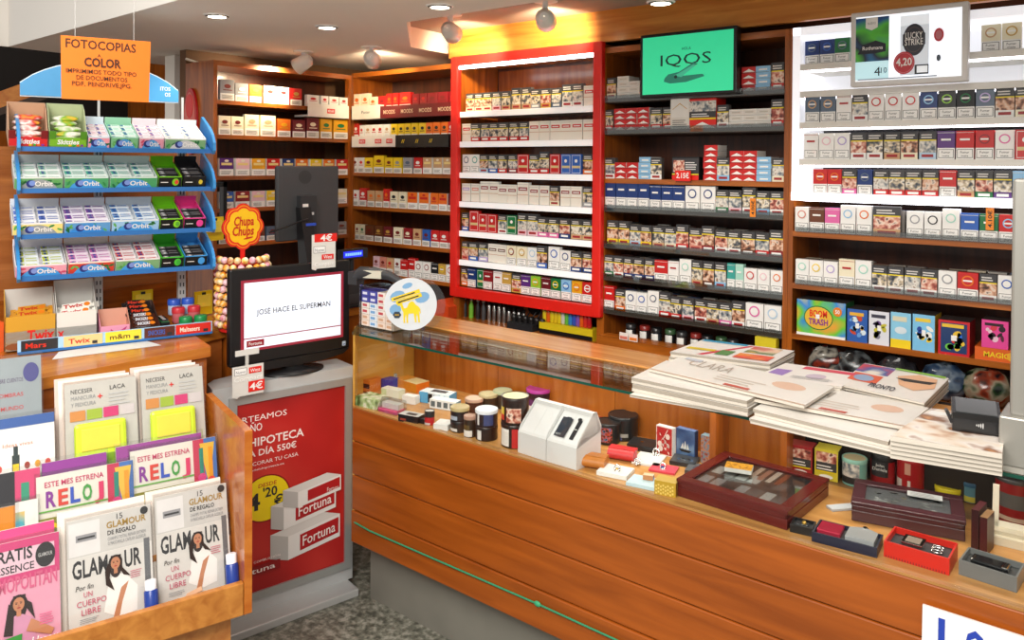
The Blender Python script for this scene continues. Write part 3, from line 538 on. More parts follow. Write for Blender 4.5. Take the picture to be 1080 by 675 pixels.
def gumbox(ti, x0, x1, body, arc, leaf, g1, g2, label, desc, n=6, cols=2, txt='Orbit', kind='orbit', black=False):
    z = TZ[ti]; w = x1-x0; o = thing('gum_carton', label, 'gum carton'); placed(o, RM @ tierM(z, (x0+x1)/2, .004, .001))
    m = M(body, .35, var=0); H = .042; D = .17; b = MB()
    b.box(-w/2+.002, 0, 0, w/2-.002, .003, H, m); b.box(-w/2+.002, D-.003, 0, w/2-.002, D, H+.02, m); b.box(-w/2+.002, 0, 0, -w/2+.005, D, H, m); b.box(w/2-.005, 0, 0, w/2-.002, D, H, m); b.box(-w/2+.002, 0, 0, w/2-.002, D, .022, m)
    A = Art(b, (-w/2, 0, 0), (1, 0, 0), (0, 0, 1))
    if not black:
        A.rect(.003, .001, w-.006, H-.006, M(leaf, .35, var=0)); 
        for q in range(14): A.ell(random.uniform(.01, w-.01), random.uniform(.004, H-.012), .009, .004, M(random.choice(['2f8a4a', '5fae5a', '1d6b3c']) if leaf != 'e6a0b4' else 'd04a6a', .4, var=0), 8, 0, random.random()*3)
        A.k += 1; A.poly([(w*.12+w*.76*i/12, .001+ (H-.008)*sin(pi*i/12)**.7) for i in range(13)], M(arc, .35, var=0))
        A.ell(w*.34, H*.45, .0135, .0135, M('28357e', .3, var=0)); A.ell(w*.34+.004, H*.45+.002, .0095, .0095, M('7f9be0', .3, var=0)); A.txt(txt, w*.42, H*.25, .017, WHITE, w*.36, .02)
    else:
        A.rect(.003, .001, w-.006, H-.004, BLACK); A.ell(w*.72, H*.5, .012, .014, M(body, .35, var=0)); A.ell(w*.76, H*.5, .007, .009, M(arc, .35, var=0)); A.rect(w*.12, H*.45, w*.3, .003, WHITE)
    b.build('carton', o)
    me = gum(g1, g2, kind=kind, L=min(.064, w/cols-.006)); grp = 'gum packs in the '+desc
    for c in range(cols):
        for r_ in range(n):
            p = bpy.data.objects.new('gum_pack', me); C.objects.link(p); placed(p, RM @ tierM(z, (x0+x1)/2+(c-(cols-1)/2)*(w/cols-.004), .018+r_*.0245, .0245+.003*(r_ % 2)) @ Matrix.Rotation(R(random.uniform(-4, 4)), 4, 'Z'))
            tag(p, 'one of the gum packs lying in '+desc, 'gum', grp)
def fx(px): return (atp(px, 250, PB, RN)-PB).dot(RU_)
GB = [(0, 92, 116, 'dfeef8', '4aa0e0', 'f0a0b0', 'f6eef0', 'e9a7b6', 'white gum carton with pink packs beside the green sweet carton', 'carton of pink packs on the topmost tier'),
      (0, 116, 146, '9fd6b8', '4aa0e0', '7cc08a', 'eef8f2', '7ccfb0', 'mint green gum carton in the middle of the topmost tier', 'mint green carton on the topmost tier'),
      (0, 146, 173, 'f6e6ec', '4aa0e0', 'e6a0b4', 'f8f4f6', 'e79bb0', 'white and pink gum carton on the topmost tier', 'white and pink carton on the topmost tier'),
      (0, 173, 217, 'f2f4f2', 'd6d8da', '7cae7c', 'fbfbfb', 'd9e6dc', 'wide white gum carton with grey arc at the end of the topmost tier', 'wide white carton on the topmost tier'),
      (1, 14, 67, 'e8eeea', '9ca4a6', '6aa86a', 'f4faf6', '8fd3b0', 'white gum carton with grey arc on the second tier', 'grey arc carton on the second tier'),
      (1, 67, 115, 'dff2ea', '4aa0e0', '4ea56a', 'eefaf4', '4fc3a0', 'white gum carton with mint packs in the middle of the second tier', 'middle carton on the second tier'),
      (1, 115, 166, 'e2f4ec', '4aa0e0', '4ea56a', 'f2fbf7', '62cbae', 'mint gum carton beside the black and green carton on the second tier', 'mint carton beside black cartons, second tier'),
      (2, 12, 67, 'eef0f2', '9ca4a6', 'f0e088', 'f8f8fa', '5b78c8', 'silver-arc gum carton with white and navy packs on the third tier', 'silver arc carton on the third tier'),
      (2, 67, 117, 'e9eef4', '3e8fd8', '5f9fd6', 'f6f2fa', '8a4aa8', 'gum carton with white and violet packs on the third tier', 'violet pack carton on the third tier'),
      (2, 117, 168, 'e6f0f8', '4aa0e0', '9cc8ec', 'f0f8fd', '3f8fd8', 'pale blue gum carton with blue packs on the third tier', 'pale blue carton on the third tier'),
      (3, 15, 71, 'f4eef0', '4aa0e0', 'e6a0b4', 'eef4f6', 'c9d23a', 'gum carton with pink circles and yellow packs on the fourth tier', 'pink circle carton on the fourth tier'),
      (3, 71, 121, 'f2e8dc', '4aa0e0', 'd0402f', 'f6e6f2', 'd070b8', 'gum carton with strawberry band and pink packs on the fourth tier', 'strawberry carton on the fourth tier'),
      (3, 121, 169, 'f4f2f2', '4aa0e0', '7cae7c', 'f6eeee', 'd8484a', 'white gum carton with red packs on the fourth tier', 'red pack carton on the fourth tier')]
for ti, p0, p1, *a in GB: gumbox(ti, fx(p0), fx(p1), *a)
for ti, p0, p1, body, arc, lab, desc in [(1, 166, 192, '7ed321', 'e04a3a', 'black carton lined in lime with orange slice on the second tier', 'lime-lined black carton on the second tier'), (1, 192, 217, '232326', 'e8d040', 'all black gum carton ending the second tier', 'all black carton on the second tier'),
                                          (2, 168, 193, '8fe02a', '5fae3a', 'black carton lined in lime on the third tier', 'lime-lined black carton on the third tier'), (2, 193, 217, 'f0489c', 'f0489c', 'black carton lined in hot pink on the third tier', 'pink-lined black carton on the third tier'),
                                          (3, 169, 194, '4cc83a', '3fae3a', 'black carton lined in green on the fourth tier', 'green-lined black carton on the fourth tier'), (3, 194, 219, '4aa3e8', '4aa3e8', 'black carton lined in blue on the fourth tier', 'blue-lined black carton on the fourth tier')]:
    gumbox(ti, fx(p0), fx(p1), body, arc, '', '2a2a2c', '8a8a8c', lab, desc, n=4, cols=1, kind='b', black=True)
# two open sweet cartons on the top tier
for p0, p1, c1, c2, lab, desc in [(8, 51, 'd8282c', 'c8a080', 'open red carton of sweet bags on the topmost tier', 'open red carton'), (51, 92, '7ab52a', 'b9c49a', 'open lime green carton of sweet bags on the topmost tier', 'open lime carton')]:
    x0, x1 = fx(p0), fx(p1); w = x1-x0; o = thing('sweet_carton', lab, 'sweet carton'); placed(o, RM @ tierM(TZ[0], (x0+x1)/2, .004, .001)); m = M(c1, .35, var=0); k = M(c2, .6); b = MB(); 
    b.box(-w/2+.002, 0, 0, w/2-.002, .003, .035, m); b.box(-w/2+.002, .15, 0, w/2-.002, .154, .11, k)
    for s in (-1, 1): b.prism([(0, 0), (.154, 0), (.154, .11), (.1, .105), (.03, .06), (0, .055)], 'X', s*(w/2-.003)-.0012, s*(w/2-.003)+.0012, k); b.box(s*(w/2-.012)-.01, -.001, .03, s*(w/2-.012)+.01, .002, .058, M('7a1418' if c1[0] == 'd' else '4f8a1c', .4, var=0))
    b.box(-w/2+.002, 0, 0, w/2-.002, .15, .004, k); A = Art(b, (-w/2, 0, 0), (1, 0, 0), (0, 0, 1)); A.txt('Skittles', w*.5, .012, .016, WHITE, w*.56, .03, 'C', slant=.1)
    for q, cc in enumerate(('e8c81e', '3fae3a', 'e8731f', '8a3a9a')): A.ell(w*.55+q*.012, .008, .005, .004, M(cc, .3, var=0), 8, 0)
    b.build('carton', o)
    for q in range(5):
        b = MB(); b.ball((0, 0, 0), 1, pic('sw'+c1, [c1, 'f6efe8', c1, 'f0c040'], 25), 12, 6, w*.38, .02, .009); s = solo('sweet_bag', b, 'one of the sweet bags heaped in the '+desc, 'sweet bag', group='sweet bags in the '+desc)
        placed(s, RM @ tierM(TZ[0], (x0+x1)/2+random.uniform(-.008, .008), .035+.022*q, .02+.012*q) @ Matrix.Rotation(R(random.uniform(-8, 8)), 4, 'Z'))
# bottom tray: price strip and candy bar cartons
ZB = rz_of(371, 22) ; b = MB(); b.box(-.01, -.008, .004, LEN+.005, .0, .012, BLUD); b.box(-.01, -.004, .01, LEN+.005, -.002, .05, LBL)
A = Art(b, (0, -.005, .012), (1, 0, 0), (0, 0, 1))
def strip(p0, p1, col, t, tc, bold=.02): x0, x1 = fx(p0), fx(p1); A.rect(x0, 0, x1-x0, .036, M(col, .35, var=0)); A.txt(t, x0+(x1-x0)*.12, .009, .017, M(tc, .35, var=0), (x1-x0)*.56, bold)
strip(22, 61, '2c2c30', 'Mars', 'd8301f'); strip(67, 108, 'e8c98a', 'Twix', 'c8281f'); strip(111, 149, 'f0d83c', 'm&m', '6a4a1a'); strip(152, 184, '5a2a20', 'SNICKERS', '3a62b8'); strip(185, 222, 'd8281c', 'Maltesers', 'f4e8d8')
for p_ in (97, 141, 176, 214): A.rect(fx(p_), .004, .016, .01, INK)
b.build('price_strip', rack); b = MB(); b.box(-.005, 0, .0, LEN, .2, .006, BLUD); b.build('tray', rack)
def RP(px, d, z=0): return RM @ V((fx(px), d, z))
def barcarton(px0, px1, d, dep, h, cols, lab, name='bar_carton', open_back=.08, cat='sweet carton', inner='c9c6c0', textf=None, tilt=0):
    x0, x1 = fx(px0), fx(px1); w = x1-x0; o = thing(name, lab, cat); placed(o, RM @ Matrix.Translation(((x0+x1)/2, d, .008))); m = M(cols, .4, var=0); k = M(inner, .6); b = MB()
    b.box(-w/2, 0, 0, w/2, .002, h, m); b.box(-w/2, dep, 0, w/2, dep+.002, h+open_back, k)
    for s in (-1, 1): b.prism([(0, 0), (dep, 0), (dep, h+open_back), (0, h)], 'X', s*(w/2-.001)-.001, s*(w/2-.001)+.001, [m]*4 if False else (m if s < 0 else k))
    b.box(-w/2, 0, 0, w/2, dep, h*.55, k); 
    if textf: textf(Art(b, (-w/2, 0, 0), (1, 0, 0), (0, 0, 1)), w, h)
    b.build('carton', o); return o
def bar(c1, txt, tc, L=.105, desc='', grp='', M_=None, halo='f6efe0'):
    b = MB(); b.ball((0, 0, 0), 1, M(c1, .28, var=0), 12, 6, L*.5, .016, .011); b.box(-L*.56, -.013, -.001, -L*.42, .013, .001, M(c1, .28, var=0)); b.box(L*.42, -.013, -.001, L*.56, .013, .001, M(c1, .28, var=0))
    b.box(-L*.36, -.0135, .0, L*.36, .0135, .0112, M(c1, .28, var=0)); A = Art(b, (-L*.36, -.0135, .0115), (1, 0, 0), (0, 1, 0)); A.txt(txt, L*.02, .006, .0155, M(tc, .3, var=0), L*.5, .03, slant=.1); A.ell(L*.62, .013, .01, .009, M('e8821f', .3, var=0), 12)
    F = Art(b, (-L*.36, -.0136, 0), (1, 0, 0), (0, 0, 1)); F.rect(L*.02, .002, L*.5, .007, M(tc, .3, var=0))
    o = solo('chocolate_bar', b, desc, 'chocolate bar', group=grp); placed(o, M_); return o
def tw(A, w, h): A.txt('Twix', w*.97, h*.24, .036, RED, w*.55, .03, 'R', slant=.05); A.ell(w*.2, h*.12, .03, .012, M('8a4a1e', .5, var=0), 10)
barcarton(6, 60, .045, .1, .115, 'cf9a2a', 'open golden carton of chocolate bars beside the white one', textf=tw)
def tw2(A, w, h): A.txt('x', w*.03, h*.26, .03, RED, w*.16, .03)
barcarton(61, 104, .045, .1, .115, 'e4e0d8', 'open white carton of chocolate bars beside the golden one', textf=tw2, open_back=.1)
for q in range(3): bar('d8972a', 'Twix', 'c8281f', .115, 'golden chocolate bar lying in the open golden carton', 'golden bars in the golden carton', RM @ Matrix.Translation((fx(34)+.004*q, .075+.028*q, .102+.012*q)) @ Matrix.Rotation(R(35), 4, 'X') @ Matrix.Rotation(R(-4), 4, 'Y'))
for q in range(2): bar('f2efe6', 'Twix', 'c8281f', .125, 'white chocolate bar lying in the open white carton', 'white bars in the white carton', RM @ Matrix.Translation((fx(82)+.008*q, .07+.03*q, .112+.016*q)) @ Matrix.Rotation(R(40), 4, 'X') @ Matrix.Rotation(R(-8), 4, 'Y'))
barcarton(107, 139, .03, .07, .055, 'f0a0bc', 'small open pink carton beside the dark bar carton', inner='d9a08a', open_back=.05, textf=lambda A, w, h: A.poly([(w*.3, h*.2), (w*.75, h*.35), (w*.9, h*.9), (w*.55, h*.5), (w*.35, h*.8)], M('c83a78', .4, var=0)))
barcarton(140, 170, .012, .15, .045, '3a2018', 'dark brown carton of wrapped bars standing at an angle', inner='4a3028', open_back=.07, textf=lambda A, w, h: A.txt('SNICKERS', w*.5, h*.3, .016, M('6a8ad8', .35, var=0), w*.8, .02, 'C'))
for q, (c1, t, tc) in enumerate([('4a2418', 'SNICKERS', 'e8ecf6')]*3 + [('1c1c1f', 'Mars', 'e0402a')]*3): bar(c1, t, tc, .085, 'brown bar with white lettering in the dark brown carton' if q < 3 else 'black bar with red lettering in the dark brown carton', 'brown bars in the dark carton' if q < 3 else 'black bars in the dark carton', RM @ Matrix.Translation((fx(155)-.0025*q, .028+.024*q, .052+.012*q)) @ Matrix.Rotation(R(30), 4, 'X'))
b = MB(); w = .03; b.box(-w/2, 0, 0, w/2, .1, .05, BLACK); b.box(-w/2+.002, .004, .05, w/2-.002, .096, .052, M('1f7a3a', .4)); 
for q in range(4): b.box(-w/2+.004, .006+q*.023, .052, w/2-.004, .024+q*.023, .06, M('2b2b2e', .25)); b.box(-w/2+.006, .01+q*.023, .06, w/2-.012, .015+q*.023, .0605, WHITE)
o = solo('mint_carton', b, 'narrow black carton of mints between dark bars and gum pots', 'sweet carton'); placed(o, RM @ Matrix.Translation((fx(176), .02, .008)) @ Matrix.Rotation(R(0), 4, 'X'))
POT = {}
for q, (px, d, c, nm) in enumerate([(192, .11, '2d57c0', 'blue'), (207, .11, '2d57c0', 'blue'), (194, .07, 'c8303a', 'red'), (211, .07, 'c8303a', 'red'), (199, .025, '1d8a4a', 'green'), (215, .025, '1d8a4a', 'green')]):
    o = thing('gum_pot', f'{nm}-lidded gum pot in the bottom tray, {["beside the mint carton", "by the rack end"][q % 2]}', 'gum pot', group=None); placed(o, RM @ Matrix.Translation((fx(px), d+.022, .008+(.03*(d > .05)+.025*(d > .1)))))
    b = MB(); m = M({'2d57c0': 'bcd0ee', 'c8303a': 'd06a70', '1d8a4a': '8fd0b0'}[c], .25); b.lathe([(.018, 0), (.022, .004), (.022, .04)], m, 20); b.build('pot', o)
    b = MB(); b.lathe([(.0235, .038), (.0235, .056), (.021, .06), (.0, .06)], M(c, .3), 20, cap=False); A = Art(b, (-.02, -.02, .06), (1, 0, 0), (0, 1, 0)); A.ell(.02, .02, .012, .012, M(c, .5, var=.2)); A.txt('Orbit', .02, .017, .007, WHITE, .02, .02, 'C'); b.build('lid', o)
b = MB(); P1, P2, P3, P4 = [at(x, y, Z=ZK+.0012) for x, y in ((55, 379), (170, 364), (150, 358), (62, 371))]; b.add([P1, P2, P3, P4], [(0, 1, 2, 3)], WHITE); b.add([p-V((0, 0, .001)) for p in (P1, P2, P3, P4)], [(3, 2, 1, 0)], WHITE); solo('paper_sheet', b, 'white paper sheet lying on the wooden counter under the candy rack', 'paper')
# yellow blister cards on hooks behind the rack, black device, red display board
for i, (x, y, s) in enumerate([(196, 236, 'upper yellow blister card hanging behind the rack end'), (226, 240, 'yellow blister card hanging beside the round lollipop sign'), (150, 318, 'long yellow card hanging behind the mint carton'), (214, 318, 'low yellow card hanging behind the gum pots')]):
    p = at(x, y, X=-3.12); b = MB(); b.box(0, -.04, -.055, .006, .04, .045, M('e8c81a', .4)); b.box(.006, -.03, -.02, .012, .03, .03, M('f2dc50', .3)); b.box(.006, -.008, .03, .01, .008, .04, DARK); solo('blister_card', b, s, 'blister card', p)
b = MB(); b.box(-3.2, 1.0, 1.09, -3.19, 1.72, 1.2, WY); b.box(-3.23, .95, 1.05, -3.2, 1.75, 1.75, wood('8a4a1c', 'b9743a', 'Y', .4)); o = solo('pegboard_panel', b, 'wooden panel with hanging cards standing behind the candy rack', 'panel')
b = MB(); p = at(229, 192, X=-3.2); b.box(0, -.02, -.02, .03, .03, .0, BLACK); b.box(0, .012, -.2, .03, .03, 0, BLACK); solo('card_hook', b, 'black bracket sticking up behind the end of the candy rack', 'bracket', p)
b = MB(); p = at(200, 128, Y=2.045); n = 28
el = lambda a, c, z0=0: [(a*cos(2*pi*i/n), z0+c*sin(2*pi*i/n)) for i in range(n)]
b.prism(el(.062, .165), 'Y', .0, .012, M('b81a20', .2)); b.prism(el(.05, .145), 'Y', -.002, .0, M('d86458', .2)); b.prism(el(.032, .06, .075), 'Y', -.004, -.002, M('d8201c', .2)); solo('oval_board', b, 'tall glossy red oval board hung on the side of the wooden shelf unit', 'display board', (p.x, 2.046, p.z))
# small orange box at the tray's near end
b = MB(); p = at(2, 372, Z=ZK); b.box(-.05, -.06, 0, .03, .012, .1, M('e0602a')); Art(b, (.03, -.06, 0), (0, 1, 0), (0, 0, 1)).txt('B', .02, .03, .03, RED, .03, .02); solo('orange_box', b, 'small orange box on the counter at the end of the candy tray', 'box', (p.x-.05, p.y, ZK))
# orange photocopy notice hung from the ceiling
PN = V((-2.33, .0, 0)); nv = V((1, -.12, 0)).normalized()
q = [atp(x, y, V((-2.33, 1.05, 1.9)), nv) for x, y in ((65, 104), (157, 108), (159, 44), (64, 37))]
Uv = (q[3]-q[0]); Rv = (q[1]-q[0]); Rn = V((nv.y*-1, nv.x, 0)); w = Rv.length; h = Uv.length
o = thing('hanging_notice', 'orange paper notice advertising colour photocopies hung from the ceiling', 'sign', q[0], 0); b = MB(); OR = M('ee7a1c', .6, var=.03)
L_ = [p-q[0] for p in q]; b.add([*L_, *[p-nv*.002 for p in L_]], [(0, 1, 2, 3), (7, 6, 5, 4), (0, 4, 5, 1), (2, 6, 7, 3), (1, 5, 6, 2), (0, 3, 7, 4)], OR)
A = Art(b, (0, 0, 0), Rv, Uv, .0005); IK = M('4a2410', .6, var=0)
A.txt('FOTOCOPIAS', w*.45, h*.82, .024, IK, w*.8, .02, 'C'); A.txt('A', w*.42, h*.7, .008, IK, None, .02, 'C'); A.txt('COLOR', w*.46, h*.54, .024, IK, w*.42, .03, 'C'); A.txt('IMPRIMIMOS TODO TIPO', w*.45, h*.42, .012, IK, w*.8, .004, 'C'); A.txt('DE DOCUMENTOS', w*.45, h*.32, .012, IK, w*.58, .004, 'C'); A.txt('PDF, PENDRIVE,JPG.', w*.45, h*.22, .012, IK, w*.68, .004, 'C')
b.build('paper', o); b = MB(); 
for f in (.15, .8): s0 = L_[3]+(L_[2]-L_[3])*f; b.tube([s0, V((s0.x, s0.y, ZC-q[0].z))], .0008, LG, 5)
b.build('hanging_thread', o)

# ---------------------------------------------------------------- lollipop stand
p = V((-2.83, 1.47, ZK)); pt = at(256, 352, X=-2.77)
LB = V((-2.77, pt.y, ZK)); o = thing('lollipop_stand', 'tall round lollipop stand with a red and yellow flower-shaped sign', 'display stand', LB)
b = MB(); b.lathe([(.09, 0), (.09, .012), (.03, .016), (.03, .25), (.075, .252), (.075, .26), (.03, .262)], M('c8201c', .3), 20); b.build('column', o)
zs = at(257, 270, X=LB.x).z-ZK; sc_ = at(257, 239, X=LB.x).z-ZK; b = MB(); b.box(-.006, -.009, .26, .0, .009, sc_-.06, RED)
n = 64
def fl(r_, amp): return [((r_*(1+amp*abs(cos(4*2*pi*i/n/1))**1.0-amp*.5))*cos(2*pi*i/n), sc_+(r_*(1+amp*abs(cos(4*2*pi*i/n))-amp*.5))*sin(2*pi*i/n)) for i in range(n)]
b.prism(fl(.086, .12), 'X', -.003, .003, M('e0301c', .35)); b.prism(fl(.079, .12), 'X', .003, .0036, M('f2a01e', .35)); b.prism(fl(.075, .12), 'X', .0036, .0042, M('e0301c', .35)); b.prism(fl(.068, .12), 'X', .0042, .005, M('f8c81e', .35))
A = Art(b, (.0052, -.08, sc_-.08), (0, 1, 0), (0, 0, 1)); DR = M('c8281c', .35, var=0); A.txt('Chupa', .08, .085, .034, DR, .088, .03, 'C', slant=.12); A.txt('Chups', .076, .047, .034, DR, .094, .03, 'C', slant=.12); A.ell(.1, .035, .022, .0035, DR, 12, rot=.15)
b.build('sign', o)
lm = [pic('lol%d' % i, c, 40) for i, c in enumerate((['c8281c', 'f0b030', 'f6e8d0'], ['e8a02a', 'f6e0b0', 'b85a1e'], ['e0708a', 'f6d0d8', 'c83a4a'], ['d8501c', 'f8d060', 'f0f0e0']))]
lmesh = []
for m in lm:
    b = MB(); b.ball((0, 0, 0), .0135, m, 10, 7); b.tube([(-.013, 0, 0), (-.03, 0, -.004)], .0018, WHITE, 5); q = b.build('t'); lmesh.append(q.data); bpy.data.objects.remove(q)
for rI in range(10):
    zz = ZK+.028+rI*(zs-.028)/9.3
    for k in range(20):
        a = 2*pi*(k+.5*(rI % 2))/20
        if cos(a-R(-28)) < -.25: continue
        s = bpy.data.objects.new('lollipop', lmesh[(k*3+rI) % 4]); C.objects.link(s); rr = .094 if rI < 9 else .088
        s.location = LB+V((rr*cos(a), rr*sin(a), zz-ZK)); s.rotation_euler = (0, 0, a); tag(s, 'one of the wrapped round lollipops stuck around the lollipop stand', 'lollipop', 'lollipops around the stand')
# ---------------------------------------------------------------- advertising stand with a TV on it
S0 = at(372, 617, Z=0); SU = V((.2045, .979, 0)).normalized(); SN = V((SU.y, -SU.x, 0)); SRZ = atan2(SU.y, SU.x); SW = .56
so = S0-SU*SW; SH = .885
stand = thing('advertising_stand', 'grey metal advertising stand with red price poster beside the magazine rack', 'advertising stand', (so.x, so.y, 0), SRZ)
ALU = M('b4b6b5', .3, .5, var=.03)
b = MB(); pr = [(0, 0), (SW, 0), (SW, .15), (.12, .15), (.05, .13), (.012, .09)]
b.prism(pr, 'Z', .03, SH, M('c3c5c5', .35, .25, var=.03)); b.build('cabinet', stand, bevel=.003)
b = MB(); b.box(.02, -.09, 0, SW-.02, .16, .03, M('c9cac9', .3, .4, var=.03)); b.build('base_plate', stand, bevel=.004)
def sp(px, py): q = atp(px, py, S0, SN); return (q-so).dot(SU), q.z
x0, x1 = sp(249, 432)[0], sp(363, 405)[0]; z0, z1 = sp(362, 592)[1], sp(362, 406)[1]
b = MB(); f = .028
for a_ in ((x0-f, z0-f, x1+f, z0), (x0-f, z1, x1+f, z1+f), (x0-f, z0, x0, z1), (x1, z0, x1+f, z1)): b.box(a_[0], -.012, a_[1], a_[2], 0, a_[3], ALU)
b.build('poster_frame', stand)
b = MB(); b.box(x0, -.004, z0, x1, 0, z1, M('a51d1c', .3)); A = Art(b, (0, -.004, 0), (1, 0, 0), (0, 0, 1)); PW = M('f2e6e2', .35, var=0)
gx = pic('poster', ['8e1416', 'b5201e', 'd03a30'], 3, False); A.rect(x0+.004, z0+.004, x1-x0-.008, z1-z0-.008, gx)
def pt(s, px, py, h, px2, bold=.0):
    X0 = sp(px, py)[0]; X1, Z = sp(px2, py); A.txt(s, X1, Z, h, PW, X1-X0, bold, 'R', 0)
pt('SORTEAMOS', 240, 437, .021, 302); pt('UN AÑO', 243, 453, .028, 276, .01); pt('HIPOTECA', 262, 459, .03, 320, .015); pt('CADA DÍA 550€', 240, 471, .023, 312, .015); pt('DECORAR TU CASA', 258, 480, .014, 314); pt('sorteodelahipoteca.es', 252, 489, .008, 299)
cx, cz = sp(280, 525); A.k += 1; A.ell(cx, cz, .095, .088, M('8a1010', .3, var=0), 32); A.ell(cx, cz, .09, .083, M('f2d814', .3, var=0), 32)
A.txt('DESDE', cx+.005, cz+.045, .014, M('b82018', .3, var=0), .07, .01, 'C', slant=.1); A.txt('4', cx-.075, cz-.035, .06, INK, .052, .02); A.txt("'20", cx-.012, cz+.005, .034, INK, .055, .02); A.txt('€', cx+.03, cz-.035, .036, INK, .035, .02)
# printed cigarette cartons on the poster
def pc(x, y, w, h, d, lab=True, top='d9d6d2'):
    A.poly([(x, y), (x+w, y+w*.14), (x+w, y+w*.14+h), (x, y+h)], M('e9e7e4', .35, var=0), 0); A.k += 1
    A.poly([(x, y), (x-d, y+d*.35), (x-d, y+d*.35+h), (x, y+h)], M('b9b7b4', .35, var=0), 0); A.poly([(x, y+h), (x+w, y+w*.14+h), (x+w-d, y+w*.14+h+d*.35), (x-d, y+h+d*.35)], M(top, .35, var=0), 0); A.k += 1
    A.poly([(x+w*.22, y+w*.03+h*.18), (x+w*.97, y+w*.136+h*.2), (x+w*.97, y+w*.136+h*.88), (x+w*.22, y+w*.03+h*.86)], M('b01c22', .35, var=0))
    if lab:
        T = Art(b, A.P(x+w*.26, y+w*.036+h*.36), V((1, 0, .14)), V((0, 0, 1)), .0004); T.k = A.k; T.txt('Fortuna', 0, 0, h*.42, PW, w*.64, .01)
X_, Z_ = sp(303, 590); pc(X_, Z_, .215, .09, .07); A.k += 3; X_, Z_ = sp(298, 558); pc(X_+.0, Z_+.0, .215, .085, .05); A.k += 3; X_, Z_ = sp(318, 533); pc(X_-.02, Z_, .18, .06, .06, False); A.k += 2; A.txt('Fortuna', X_+.1, Z_+.032, .016, PW, .05, 0)
X_, Z_ = sp(272, 604); A.txt('SIN COMBUSTIÓN', X_-.05, Z_+.045, .008, PW, .13); A.rect(X_-.12, Z_, .2, .034, M('8e1418', .3, var=0)); A.txt('Fortuna', X_-.1, Z_+.008, .019, PW, .16, .01)
b.build('poster', stand)
# TV
TN = V((1, -.16, 0)).normalized(); TU = V((-TN.y, TN.x, 0)); TP = so+SU*(SW*.6)-SN*.055; TP.z = 0
def tp(px, py): q = atp(px, py, TP, TN); return (q-TP).dot(TU), q.z
tl, tr, bl_, br = tp(243, 284), tp(369, 275), tp(242, 397), tp(369, 374)
x0, x1 = (tl[0]+bl_[0])/2, (tr[0]+br[0])/2; z1 = (tl[1]+tr[1])/2; z0 = min(bl_[1], br[1])+.012
w = x1-x0; tv = thing('television', 'black flat television with white message screen standing on the advertising stand', 'television', (TP.x, TP.y, 0), atan2(TU.y, TU.x))
b = MB(); b.box(x0, .0, z0+.02, x1, .035, z1, BLACK); b.prism([(x0, z0+.02), (x1, z0+.02), (x1-.03, z0), (x1-.12, z0-.012), (x0+.14, z0-.012), (x0+.03, z0)], 'Y', .0, .03, BLACK); b.prism([(x0+.1, z0+.06), (x1-.1, z0+.06), (x1-.1, z1-.05), (x0+.1, z1-.05)], 'Y', .035, .06, DARK); b.build('bezel', tv, bevel=.006)
sx0, sz1 = tp(254, 297); sx1 = tp(362, 290)[0]; sz0 = tp(362, 355)[1]; sz1 = tp(362, 286)[1]
b = MB(); b.box(sx0, -.002, sz0, sx1, 0, sz1, M('8a2434', .3, emit=.5, var=0)); A = Art(b, (sx0, -.002, sz0), (1, 0, 0), (0, 0, 1)); sw, sh = sx1-sx0, sz1-sz0; SCR = M('dfe6f2', .25, emit=.5, var=0); SI = M('3a3a40', .4, var=0)
A.rect(.012, .05, sw-.024, sh-.06, SCR, 0); A.rect(.012, .01, sw-.024, .036, SCR); A.txt('JOSÉ HACE EL SUPERMAN', sw*.5, sh*.5, .02, SI, sw*.72, .005, 'C'); A.rect(sw*.05, .016, sw*.16, .024, M('9a1c2c', .3, var=0)); A.txt('Fortuna', sw*.13, .022, .012, WHITE, sw*.12, .01, 'C'); b.build('screen', tv)
b = MB(); c_ = (x0+x1)/2+.01; b.lathe([(.1, 0), (.1, .006), (.05, .012), (.03, .02)], BLACK, 28, Matrix.Translation((c_, .02, SH+.001)) @ Matrix.Diagonal((1.25, .85, 1, 1))); b.box(c_-.035, .005, SH+.005, c_+.035, .03, z0+.03, BLACK); b.build('foot', tv)
b = MB(); b.box(x1-.035, -.0015, z0+.032, x1-.02, 0, z0+.05, M('b8c8d8', .3)); A = Art(b, (x1-.035, -.0015, z0+.032), (1, 0, 0), (0, 0, 1)); A.rect(.003, .004, .009, .004, M('2a4a9a', .4, var=0)); b.build('logo_sticker', tv)
# hanging price cards
def card(px, py, wpx, hpx, label, items, P_, N_, stem=None):
    U_ = V((-N_.y, N_.x, 0)); q = atp(px, py, P_, N_); q2 = atp(px+wpx, py, P_, N_); q3 = atp(px, py+hpx, P_, N_); w = (q2-q).dot(U_); h = q.z-q3.z
    o = thing('price_card', label, 'price card', (q.x, q.y, q3.z), atan2(U_.y, U_.x)); b = MB(); b.prism([(.0, .0), (w*.16, -.006), (w*.22, 0), (w, 0), (w, h), (0, h)], 'Y', 0, .0015, M('d6d4ce', .35)); A = Art(b, (0, 0, 0), (1, 0, 0), (0, 0, 1)); A.rect(.002, .002, w-.004, h-.004, M('dddbd5', .4)); items(A, w, h); b.build('card', o)
    if stem: b = MB(); b.box(w*.42, .001, h*.7, w*.52, .004, h+stem, M('c9c8c2', .3)); b.box(w*.1, .0, h+stem-.008, w*.85, .004, h+stem+.012, M('dcdad4', .3)); b.build('stem', o)
